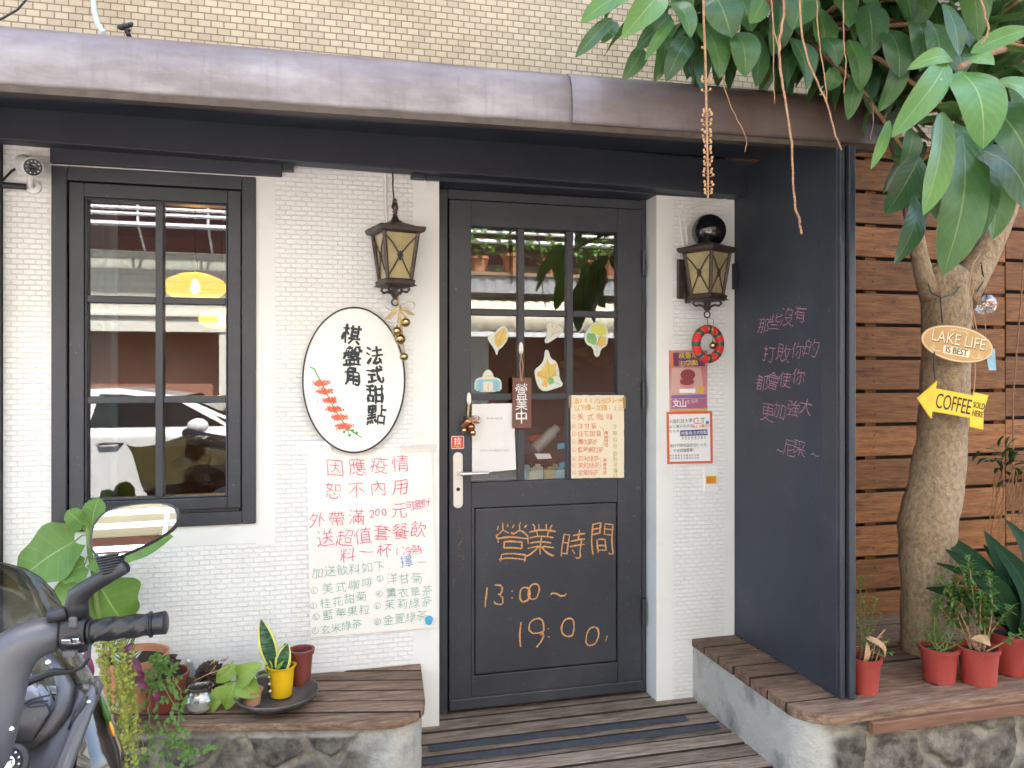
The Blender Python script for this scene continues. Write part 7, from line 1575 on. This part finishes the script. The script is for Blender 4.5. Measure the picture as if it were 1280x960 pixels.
ar = [(x * s_, (y + 3) * s_) for x, y in ar]
g = MB(); g.prism([M_ @ Vector((x, y, -.004)) for x, y in ar], (0, 0, 0), nz * .008); g.build('board', 'sign_yellow', sg, bevel=.0015)
mat('sign_edge', (.60, .36, .03), .5)
wr = Writer(M_.to_3x3() @ XR, M_.to_3x3() @ Vector((0, 1, 0)), nz, .0044); ins = [(x * .955, y * .93) for x, y in ar]; 
for a_, b_ in zip(ins, ins[1:] + ins[:1]): wr.stroke(cs_, [a_, b_], .0016, .05)
wr.build('border_line', 'sign_edge', sg)
fonttext('COFFEE', M_ @ Matrix.Translation((1 * s_, -.5 * s_, .0050)), .086, 'sign_black', 'lettering', sg, .53)
fonttext('SOLD', M_ @ Matrix.Translation((36 * s_, 4.5 * s_, .0050)), .034, 'sign_black', 'small_lettering', sg, .62); fonttext('HERE', M_ @ Matrix.Translation((36 * s_, -6 * s_, .0050)), .034, 'sign_black', 'small_lettering', sg, .62)
wr = Writer(M_.to_3x3() @ XR, M_.to_3x3() @ Vector((0, 1, 0)), nz, .0048); o = M_ @ Vector((-32 * s_, -.5 * s_, 0))
wr.stroke(o, [(x * s_, y * s_) for x, y in ((-4, 7), (4, 8), (4, -7), (-3, -8), (-4, 7))], .0014); wr.stroke(o, [(x * s_, y * s_) for x, y in ((-2, 3), (0, 4.5), (2, 3), (1.5, -2), (-1.5, -2), (-2, 3))], .0016); wr.build('cup_mark', 'sign_edge', sg)
rope(sg, [P(1169, 474, TY - .14), P(1167, 455, TY - .13), P(1168, 440, TY - .125)], .003, 'cable'); rope(sg, [P(1217, 492, TY - .15), P(1219, 470, TY - .14), P(1219, 450, TY - .135)], .0025, 'twine')
# wind chime
wcp = P(1232, 381, -.22); wch = thing('wind_chime', 'round clear glass wind chime with a pale blue paper strip behind the tan sign', 'wind chime', wcp)
g = MB(); g.lathe([(.012, .05), (.03, .045), (.045, .02), (.048, 0), (.043, -.025), (.028, -.042), (.026, -.041), (.041, -.024), (.046, 0), (.043, .02), (.028, .043)], wcp, 24, cap=False); g.build('globe', 'clear_glass', wch, smooth='all')
g = MB(); g.tube([tpt(1248, 290), P(1236, 330, -.24), wcp + Vector((0, 0, .05)), wcp + Vector((0, 0, -.20))], .0016, 5); g.build('cord', 'twine', wch)
g = MB(); p = P(1239, 448, -.22); g.grid([[p + Vector((-.022 + .004 * q, .004 * math.sin(q * 3), -.05 * q + .02)), p + Vector((.018 + .004 * q, -.004, -.05 * q + .02))] for q in (-.5, 0, .5, 1, 1.5)]); g.build('paper_strip', 'st_blue', wch, solid=.001)
g = MB(); g.ball(wcp + Vector((-.012, -.045, .006)), .010, 10, (1.4, .4, .6)); g.ball(wcp + Vector((.016, -.044, .0)), .008, 10, (1.4, .4, .6)); g.build('painted_fish', 'po_red', wch)
# ================================================================ scooter at the left front
mat('sc_grey', (.068, .066, .070), .34, (.085, .083, .087), 6, bump=.12, bscale=500, rvar=.1, specks=(.14, .14, .14)); mat('sc_dark', (.022, .022, .024), .5); mat('sc_rubber', (.018, .019, .022), .38, bump=.1, bscale=200)
mat('sc_gloss', (.030, .024, .018), .12, coat=.8); mat('sc_blue_grey', (.20, .215, .26), .28, (.24, .255, .30), 4); mat('chrome', (.75, .75, .76), .08, metal=1); mat('mirror', (.93, .93, .93), .01, metal=1)
mat('amber_lens', (.75, .30, .02), .2); mat('tyre', (.018, .018, .019), .8); mat('seat_vinyl', (.02, .02, .022), .5)
SX = -.62
scr = thing('motor_scooter', 'dark grey motor scooter at the left front, its handlebar grip and mirror in view', 'scooter', (SX, -2.2, -.185))
g = MB()
pth = [(80, 793, 1.203), (66, 793, 1.20), (46, 797, 1.185), (22, 808, 1.17), (2, 835, 1.15), (-8, 872, 1.13), (-20, 920, 1.11), (-32, 980, 1.10)]
g.tube([D(*q) for q in pth], [(.026, .024), (.030, .027), (.034, .030), (.040, .036), (.036, .040), (.030, .042), (.030, .042), (.030, .04)], 18, sq=FW * -1)
g.tube([D(6, 828, 1.155), D(-30, 838, 1.13), D(-100, 842, 1.09), D(-190, 845, 1.05), D(-300, 842, 1.0), D(-420, 825, .95)], [.032, .040, .045, .045, .04, .03], 18)
g.build('handlebar_cover', 'sc_grey', scr, smooth='all', sub=1)
g = MB(); g.tube([D(62, 771, 1.19), D(84, 766, 1.195)], [.011, .010], 10); g.build('cover_cap', 'sc_dark', scr, smooth='all')
g = MB(); a, b = D(80, 793, 1.205), D(111, 790, 1.21); g.tube([a, a.lerp(b, .1), a.lerp(b, .85), b], [(.026, .022), (.030, .026), (.030, .026), (.025, .022)], 16, sq=UPZ); sh = g.build('switch_housing', 'sc_dark', scr, smooth=True)
g = MB(); nn = -FW
def pad(g, x0, y0, x1, y1, d, th):
    a, b, c_, d_ = D(x0, y0, d), D(x1, y0, d), D(x1, y1, d), D(x0, y1, d); g.prism([a, b, c_, d_], (0, 0, 0), nn * th)
pad(g, 79, 797, 92, 804, 1.178, .008); pad(g, 94, 795, 102, 803, 1.178, .010); g.build('starter_switch', 'chrome', sh, bevel=.002)
g = MB(); pad(g, 88, 770, 98, 784, 1.180, .007); g.build('stop_switch', 'sc_grey', sh, bevel=.003)
g = MB(); pad(g, 82, 811, 98, 819, 1.180, .010); g.build('horn_switch', 'sc_grey', sh, bevel=.002)
g = MB(); g.tube([D(84, 806, 1.18), D(105, 804, 1.18)], .0012, 5); g.build('chrome_line', 'chrome', sh)
g = MB(); a, b = D(113, 789, 1.21), D(192, 780, 1.225)
prof = []; N_ = 60
g.tube([a.lerp(b, i / N_) for i in range(N_ + 1)], [.0165 if i not in (0, 1, 2, 57, 58) else .020 for i in range(N_ + 1)], 40)
ax_ = (b - a).normalized()
for i, p in enumerate(g.v[:(N_ + 1) * 40]):
    k_, j = divmod(i, 40)
    if 3 < k_ < 56:
        c_ = a.lerp(b, k_ / N_); d = p - c_; v = math.sin(j / 40 * 2 * math.pi * 4 + k_ * .30)
        g.v[i] = c_ + d * (1 + (.09 if v > .2 else -.02))
g.build('grip', 'sc_rubber', scr, smooth=True)
g = MB(); e = D(208, 778, 1.228); g.tube([b, b.lerp(e, .05), b.lerp(e, .1), b.lerp(e, .92), e], [.012, .0135, .017, .018, .0155], 20); g.build('bar_end', 'sc_rubber', scr, smooth=True)
g = MB(); g.tube([D(112, 806, 1.19), D(111, 822, 1.18), D(103, 834, 1.18), D(88, 840, 1.19), D(66, 840, 1.21), D(40, 850, 1.24), D(10, 865, 1.26)], [.0028, .0028, .003, .0035, .006, .007, .007], 8); g.build('throttle_cable', 'cable', scr, smooth=True)
for x, y in ((60, 829), (14, 912)):
    g = MB(); g.ball(D(x, y, 1.118), .005, 10, (1, .6, 1)); g.build('bolt', 'chrome', scr, smooth='all')
# mirror
g = MB(); g.tube([D(97, 772, 1.205), D(96, 755, 1.205), D(98, 744, 1.203), D(112, 733, 1.20), D(135, 720, 1.195), D(157, 709, 1.19)], [.017, .017, .0165, .013, .0115, .0095], 14); mi = g.build('mirror', 'sc_dark', scr, smooth='all')
g = MB(); a, b = D(141, 716, 1.195), D(138, 693, 1.20)
for i in range(7): g.tube([a.lerp(b, i / 7), a.lerp(b, (i + .5) / 7), a.lerp(b, (i + 1) / 7)], [.0145 + i * .0009, .0165 + i * .0009, .0148 + i * .0009], 16)
g.build('boot', 'sc_rubber', mi, smooth='all')
mc_ = D(168, 663, 1.205); to_cam = (CAM - mc_).normalized(); tgt = Vector((-.35, -1, .40)).normalized(); mn_ = (to_cam + tgt).normalized()
def onpl(x, y, off=0):
    r_ = (FW + RT * ((x - 640) / FPX) + UPZ * ((HORIZON - y) / FPX)); t_ = (mc_ + mn_ * off - CAM).dot(mn_) / r_.dot(mn_); return CAM + r_ * t_
ol = [(300, 200), (303, 172), (312, 147), (328, 124), (348, 108), (373, 97), (402, 88), (438, 82), (472, 78), (508, 76), (540, 76), (568, 82), (588, 94), (597, 112), (596, 132), (586, 153), (570, 169), (547, 184), (520, 200), (486, 218), (450, 235), (420, 248), (390, 259), (363, 263), (338, 262), (320, 254), (307, 238), (300, 219)]
ol = [(x / 2.667, 600 + y / 2.667) for x, y in ol]; O_ = [onpl(*q) for q in ol]; cen = sum(O_, Vector()) / len(O_)
g = MB(); rows = []
for sc_, off in ((.945, .0005), (.96, .004), (1.0, .003), (1.02, -.006), (.98, -.02), (.82, -.034), (.5, -.043), (.05, -.046)): rows.append([cen + (p - cen) * sc_ + mn_ * off for p in O_ + O_[:1]])
g.grid(rows); g.build('shell', 'sc_dark', mi, smooth=True)
g = MB(); k_ = []
g.prism([cen + (p - cen) * .95 + mn_ * .0012 for p in O_], (0, 0, 0), mn_ * -.002); g.build('glass', 'mirror', mi)
# windscreen
edge = [(-60, 690), (0, 703), (30, 711), (50, 722), (66, 738), (78, 760), (88, 785), (97, 808), (108, 832), (119, 851), (122, 868)]
rows = []
for i, (x, y) in enumerate(edge):
    r_ = [D(x, y, 1.46 - .01 * i)]
    for q in range(1, 8): r_.append(D(x - q * (x + 190) / 7, y + q * 3 - q * q * .5, 1.46 - .01 * i + .02 * q + .012 * q * (7 - q) * .6))
    rows.append(r_)
g = MB(); g.grid(rows)
glass_mat('screen', (.33, .31, .20), 1.5, dirt=.4); g.build('windscreen', 'screen', scr, smooth='all', solid=.004)
# front shield seen from behind: inner panel with raised rim, glove box, key; glossy side
rows = []
re = [(121, 850, 1.40), (124, 858, 1.39), (112, 885, 1.36), (98, 920, 1.33), (84, 955, 1.30), (70, 1000, 1.27), (60, 1060, 1.25), (60, 1140, 1.24), (90, 1230, 1.23)]
for x, y, d in re:
    rows.append([D(x - q * 34, y + (6 * q if y < 900 else 3 * q), d + .03 * math.sin(min(1, q / 3) * 1.57) - .004 * q) for q in range(0, 12)])
g = MB(); g.grid(rows); g.build('leg_shield', 'sc_grey', scr, smooth='all', solid=.012)
g = MB(); g.tube([D(x - 3, y, d - .012) for x, y, d in re], [.010, .011, .012, .013, .014, .014, .014, .014, .014], 10); g.tube([D(58, 818, 1.42), D(74, 838, 1.40), D(83, 862, 1.375), D(78, 888, 1.355), D(62, 910, 1.34), D(36, 930, 1.33), D(0, 937, 1.32), D(-60, 940, 1.31)], [.008, .012, .015, .016, .015, .013, .012, .012], 10)
g.build('shield_rim', 'sc_grey', scr, smooth='all')
g = MB(); g.tube([D(108, 870, 1.345), D(98, 890, 1.335), D(86, 912, 1.325)], [.004, .007, .003], 8); g.build('shield_groove', 'sc_dark', scr, smooth='all')
for x, y in ((111, 878), (98, 914)):
    g = MB(); g.ball(D(x, y, 1.325), .0042, 10, (1, .6, 1)); g.build('bolt', 'chrome', scr, smooth='all')
g = MB(); gb = [(20, 890), (21, 866), (30, 856), (46, 850), (56, 855), (66, 868), (68, 880), (62, 890)]
g.prism([D(x, y, 1.36) for x, y in gb], (0, 0, 0), FW * -.024); gl_ = g.build('glove_box', 'sc_blue_grey', scr, bevel=.008, segs=3)
g = MB(); g.tube([D(24, 882, 1.333), D(40, 874, 1.333), D(62, 869, 1.333)], .0018, 6); g.tube([D(34, 882, 1.333), D(44, 877, 1.333), D(60, 876, 1.333), D(58, 882, 1.333), D(36, 884, 1.333), D(34, 882, 1.333)], .0014, 6); g.build('latch', 'sc_dark', gl_, smooth=True)
g = MB(); rows = [[D(x0 + (x1 - x0) * q, y0 + (y1 - y0) * q, 1.35 - .02 * i + .004 * q) for q in (0, .5, 1)] for i, (x0, y0, x1, y1) in enumerate(((-80, 860, 40, 840), (-80, 900, 62, 890), (-80, 940, 40, 926)))]
g.grid(rows); g.build('inner_panel', 'sc_grey', scr, smooth='all', solid=.01)
kc = D(14, 955, 1.26); g = MB(); Mk = (-FW + UPZ * .5).to_track_quat('Z', 'Y').to_matrix(); g.lathe([(.030, 0), (.030, .006), (.024, .010), (.020, .008), (.016, .010), (.001, .011)], kc, 24, Mk); ki = g.build('ignition', 'sc_dark', scr, smooth=True)
g = MB(); g.lathe([(.013, .010), (.013, .014), (.008, .016), (.001, .0165)], kc, 20, Mk)
for i in range(12): a = i * .5236; g.ball(kc + Mk @ Vector((.019 * math.cos(a), .019 * math.sin(a), .012)), .0024, 6)
g.build('key_ring', 'chrome', ki, smooth='all')
# glossy front cowl, beyond the shield
rows = []
for i, (x, y, d) in enumerate(((119, 852, 1.43), (128, 868, 1.43), (136, 890, 1.43), (145, 915, 1.43), (152, 938, 1.42), (154, 960, 1.41), (152, 1010, 1.40), (145, 1090, 1.40))):
    rows.append([D(x - 60, y + 6, d - .07), D(x - 30, y + 4, d - .03), D(x - 10, y + 1, d - .004), D(x, y, d + .03), D(x - 12, y - 1, d + .10), D(x - 70, y - 2, d + .24), D(x - 200, y - 4, d + .33)])
g = MB(); g.grid(rows); cw = g.build('front_cowl', 'sc_gloss', scr, smooth='all', solid=.006)
g = MB(); g.tube([D(126, 872, 1.424), D(133, 893, 1.424), D(138, 908, 1.426)], [.003, .007, .003], 8); g.build('green_trim', 'shrub_leaf', cw, smooth='all')
g = MB(); g.tube([D(137, 902, 1.42), D(140, 912, 1.42), D(142, 920, 1.42)], [.002, .0035, .002], 8); g.build('turn_signal', 'amber_lens', cw, smooth='all')
# the rest of it, below and left of the picture
def wheel(y, r):
    c_ = Vector((SX, y, -.185 + r)); g = MB(); g.torus(c_, r - .045, .045, Matrix.Rotation(R(90), 3, 'Z'), 36, 12); w_ = g.build('wheel', 'tyre', scr, smooth='all'); g = MB(); g.lathe([(r * .62, -.03), (r * .66, 0), (r * .62, .03), (.04, .04), (.02, .05)], c_, 24, Matrix.Rotation(R(90), 3, 'Y')); g.build('rim', 'steel', w_, smooth=True)
wheel(-1.33, .22); wheel(-2.62, .22)
g = MB(); g.tube([(SX, -1.80, .82), (SX, -1.62, .55), (SX, -1.45, .25), (SX, -1.30, .15)], [(.12, .10), (.16, .12), (.13, .10), (.08, .06)], 14); g.build('steering_column', 'sc_gloss', scr, smooth='all')
g = MB(); g.box(SX - .16, SX + .16, -2.2, -1.66, .07, .16); g.build('footboard', 'sc_grey', scr, bevel=.03)
g = MB(); g.tube([(SX, -2.12, .30), (SX, -2.3, .38), (SX, -2.6, .44), (SX, -2.95, .50)], [(.20, .13), (.22, .16), (.18, .17), (.06, .10)], 18, sq=UPZ); g.build('rear_body', 'sc_grey', scr, smooth='all')
g = MB(); g.tube([(SX, -2.10, .58), (SX, -2.25, .60), (SX, -2.55, .61), (SX, -2.85, .67)], [(.03, .10), (.05, .14), (.05, .15), (.03, .10)], 18, sq=UPZ); g.build('seat', 'seat_vinyl', scr, smooth='all')

# ================================================================ across the street: seen in the glass and in the mirror
mat('car_white', (.78, .78, .78), .18, coat=.6); mat('car_glass', (.012, .014, .015), .04); mat('canopy', (.60, .55, .42), .6); mat('shutter', (.34, .165, .11), .6); mat('metal_white', (.75, .76, .78), .35); mat('tin', (.32, .33, .34), .5)
brick_mat('pale_tile', (.55, .55, .45), (.36, .36, .30), .2, .1, .008, .4, .1); mat('loggia', (.12, .05, .045), .8); mat('pale_beam', (.72, .70, .62), .7)
CY0, CY1 = -4.62, -6.32
car = thing('parked_car', 'white car parked across the lane, seen reflected in the window', 'car', (-1.6, -5.5, -.2))
def side(pts, y, dx=0): return [Vector((x, y, z)) for x, z in pts]
low = [(-3.75, .05), (-3.80, .42), (-3.72, .74), (-3.55, .85), (-2.6, .890), (-.55, .86), (.35, .73), (.62, .56), (.68, .30), (.64, .02), (.40, -.02), (-3.45, -.02)]
g = MB(); rows = []
for y, sc_, dz in ((CY0 - .10, .94, .02), (CY0 - .02, 1, 0), (CY0, 1, -.02), (CY1, 1, -.02), (CY1 + .02, 1, 0), (CY1 + .10, .94, .02)):
    pass
g.prism(side(low, CY0), (0, 0, 0), (0, CY1 - CY0, 0)); g.build('body', 'car_white', car, bevel=.06, segs=4)
roof = [(-3.50, .84), (-3.05, 1.12), (-2.5, 1.235), (-1.75, 1.255), (-1.2, 1.18), (-.50, .86)]
g = MB(); q0 = side(roof, CY0 - .06); q1 = side([(x * .97 - .05, z) for x, z in roof], CY0 - .22)
top0 = [Vector((x, CY0 - .05 - .26 * max(0, (z - .7) / .52), z)) for x, z in roof]; top1 = [Vector((p.x, CY1 + (CY0 - p.y), p.z)) for p in top0]
n_ = len(roof); g.v = top0 + top1; g.F(range(n_)); g.F(range(2 * n_ - 1, n_ - 1, -1))
for i in range(n_ - 1): g.F((i, i + n_, i + 1 + n_, i + 1))
g.build('cabin', 'car_white', car, bevel=.03, segs=3)
def gly(pts): return [Vector((x, CY0 - .05 - .26 * max(0, (z - .7) / .52) + .006, z)) for x, z in pts]
for pts in ([(-1.96, .905), (-.80, .905), (-1.22, 1.135), (-1.70, 1.20), (-1.90, 1.205)], [(-3.0, .905), (-2.06, .905), (-2.02, 1.205), (-2.5, 1.185), (-2.95, 1.08)], [(-3.36, .905), (-3.08, .905), (-3.04, 1.03)], [(-.74, .90), (-.62, .895), (-.88, 1.0)]):
    g = MB(); g.prism(gly(pts), (0, .004, 0), (0, -.012, 0)); g.build('window', 'car_glass', car)
g = MB(); g.v = [Vector((x, y, z)) for x, z, y in ((-.54, .895, CY0 - .14), (-.54, .895, CY1 + .14), (-1.17, 1.18, CY1 + .30), (-1.17, 1.18, CY0 - .30))]; g.F((0, 1, 2, 3)); g.build('windscreen', 'car_glass', car, solid=.012)
for x in (-1.02, -1.98, -2.95):
    g = MB(); g.tube([(x, CY0 + .001, .10), (x - .01, CY0 + .001, .45), (x + .01, CY0 - .001, .84)], .004, 5); g.build('door_seam', 'black', car)
for x in (-1.85, -2.82):
    g = MB(); g.tube([(x, CY0 - .005, .765), (x + .03, CY0 + .03, .77), (x + .17, CY0 + .03, .775), (x + .21, CY0 - .005, .775)], .013, 8); g.build('handle', 'chrome', car, smooth=True)
g = MB(); g.ball((-1.0, CY0 + .10, .92), .09, 14, (1.05, .9, .8)); g.tube([(-.98, CY0 - .03, .87), (-1.0, CY0 + .08, .89)], .025, 8); g.build('side_mirror', 'car_white', car, smooth='all')
for x in (-3.05, -.12):
    for y in (CY0 - .08, CY1 + .08):
        c_ = Vector((x, y, .11)); g = MB(); g.torus(c_, .22, .10, None, 32, 10); w_ = g.build('wheel', 'tyre', car, smooth='all'); g = MB(); g.lathe([(.2, -.08), (.2, .08), (.1, .10), (.02, .11)], c_, 20, Matrix.Rotation(R(-90), 3, 'X')); g.build('rim', 'steel', w_, smooth=True)
ob_ = thing('apartment_building', 'pale tiled building across the lane, seen reflected in the glass', 'building', (0, -9.5, -.2))
BY = -9.0
g = MB(); g.box(-14, 14, BY - 4, BY, 2.33, 3.12); g.box(-14, 14, BY - 4, BY - 1.2, 3.12, 4.4); g.box(-14, 14, BY - 4, BY, 4.4, 5.3); g.box(-14, 14, BY - 4, BY - 1.2, 5.3, 7.2); g.box(-14, 14, BY - 4, BY, 7.2, 10); g.build('facade', 'pale_tile', ob_)
g = MB(); g.box(-14, 14, BY - 1.0, BY - .35, -.2, 1.98); g.build('shopfront', 'shutter', ob_)
g = MB(); g.box(-14, 14, BY - 1, BY + .06, 1.985, 2.325); g.box(-14, 14, BY + .06, BY + .10, 2.2, 2.24)
for x in (-9, -5.2, -1.3, 2.4, 6.2): g.box(x, x + .32, BY - .34, BY + .04, -.2, 1.98)
g.build('beam', 'pale_beam', ob_)
for z, n_ in ((3.42, 0), (5.5, 1), (7.5, 2)):
    g = MB(); 
    for dz in (0, .14, .22, .46, .60): g.tube([(-14, BY + .45, z + dz), (14, BY + .45, z + dz)], .028 if dz else .04, 6)
    x = -14
    while x < 14: g.tube([(x, BY + .45, z - .02), (x, BY + .45, z + .62)], .018, 6); g.tube([(x, BY - .3, z - .45), (x, BY + .45, z)], .018, 6); x += .9
    g.build('railing', 'metal_white', ob_)
g = MB(); g.box(-14, 14, BY - 1.19, BY - 1.17, 3.13, 4.39); g.box(-14, 14, BY - 1.19, BY - 1.17, 5.31, 7.19); g.build('loggia', 'loggia', ob_)
cn = thing('corrugated_canopy', 'cream corrugated canopy across the lane, seen reflected in the door', 'canopy', (4.5, -8.5, 2.0))
g = MB(); rows = []
for i in range(180):
    x = 2.0 + i * .045; rows.append([(x, BY + .11, 2.60), (x, BY + .9, 2.40 + .02 * math.sin(i * 1.6)), (x, BY + 1.0, 2.02 + .02 * math.sin(i * 1.6))])
g.grid(rows); g.build('sheet', 'canopy', cn, smooth='all', solid=.01)
g = MB(); g.box(2.0, 10.1, BY + .96, BY + 1.03, 1.93, 2.0); g.build('gutter', 'metal_white', cn)
lg = thing('plant_shelf', 'grey corrugated ledge with a plank top across the lane holding potted plants', 'shelf', (4.5, -8.0, 2.4))
g = MB(); g.box(2.2, 9.5, BY + .12, BY + .62, 2.88, 2.93); g.build('plank', 'pale_wood', lg)
g = MB(); rows = [[(2.2 + i * .04, BY + .58 + .012 * math.sin(i * 1.5), z) for z in (2.62, 2.875)] for i in range(180)]; g.grid(rows); g.build('front', 'tin', lg, solid=.006)
random.seed(5)
gp = MB(); 
def bpot(loc, label):
    t = thing('potted_plant', label, 'plant', loc, 'potted plants across the lane'); return t
src_ = bpot((2.5, BY + .36, 2.931), 'leafy plant in a terracotta pot on the ledge across the lane, leftmost in the row')
g = MB(); g.lathe([(.10, 0), (.14, .22), (.15, .22), (.15, .26), (.13, .26)], WO[src_.name], 16); g.build('pot', 'terracotta', src_, smooth=True)
g = MB()
for i in range(90):
    p = WO[src_.name] + Vector((random.gauss(0, .16), random.gauss(0, .14), .42 + random.gauss(0, .14))); v = Vector((random.gauss(0, 1), random.gauss(0, 1), random.gauss(0, .6))).normalized(); g.leaf(p, p + v * .13, .06, UPZ, .1, .2, 4, 'ovate', .03, 3)
g.build('foliage', 'vine_leaf', src_, smooth='all')
ords = ['second', 'third', 'fourth', 'fifth', 'sixth', 'seventh', 'eighth', 'ninth', 'tenth', 'eleventh']
for i in range(11):
    loc = Vector((3.05 + i * .56 + random.uniform(-.1, .1), BY + .36, 2.931)); c_ = copy_tree(src_, loc, 'leafy plant in a terracotta pot on the ledge across the lane, %s from the left' % (ords[i] if i < 10 else 'last')); c_.rotation_euler.z = random.random() * 6; s__ = random.uniform(.8, 1.4); c_.scale = (s__, s__, s__)
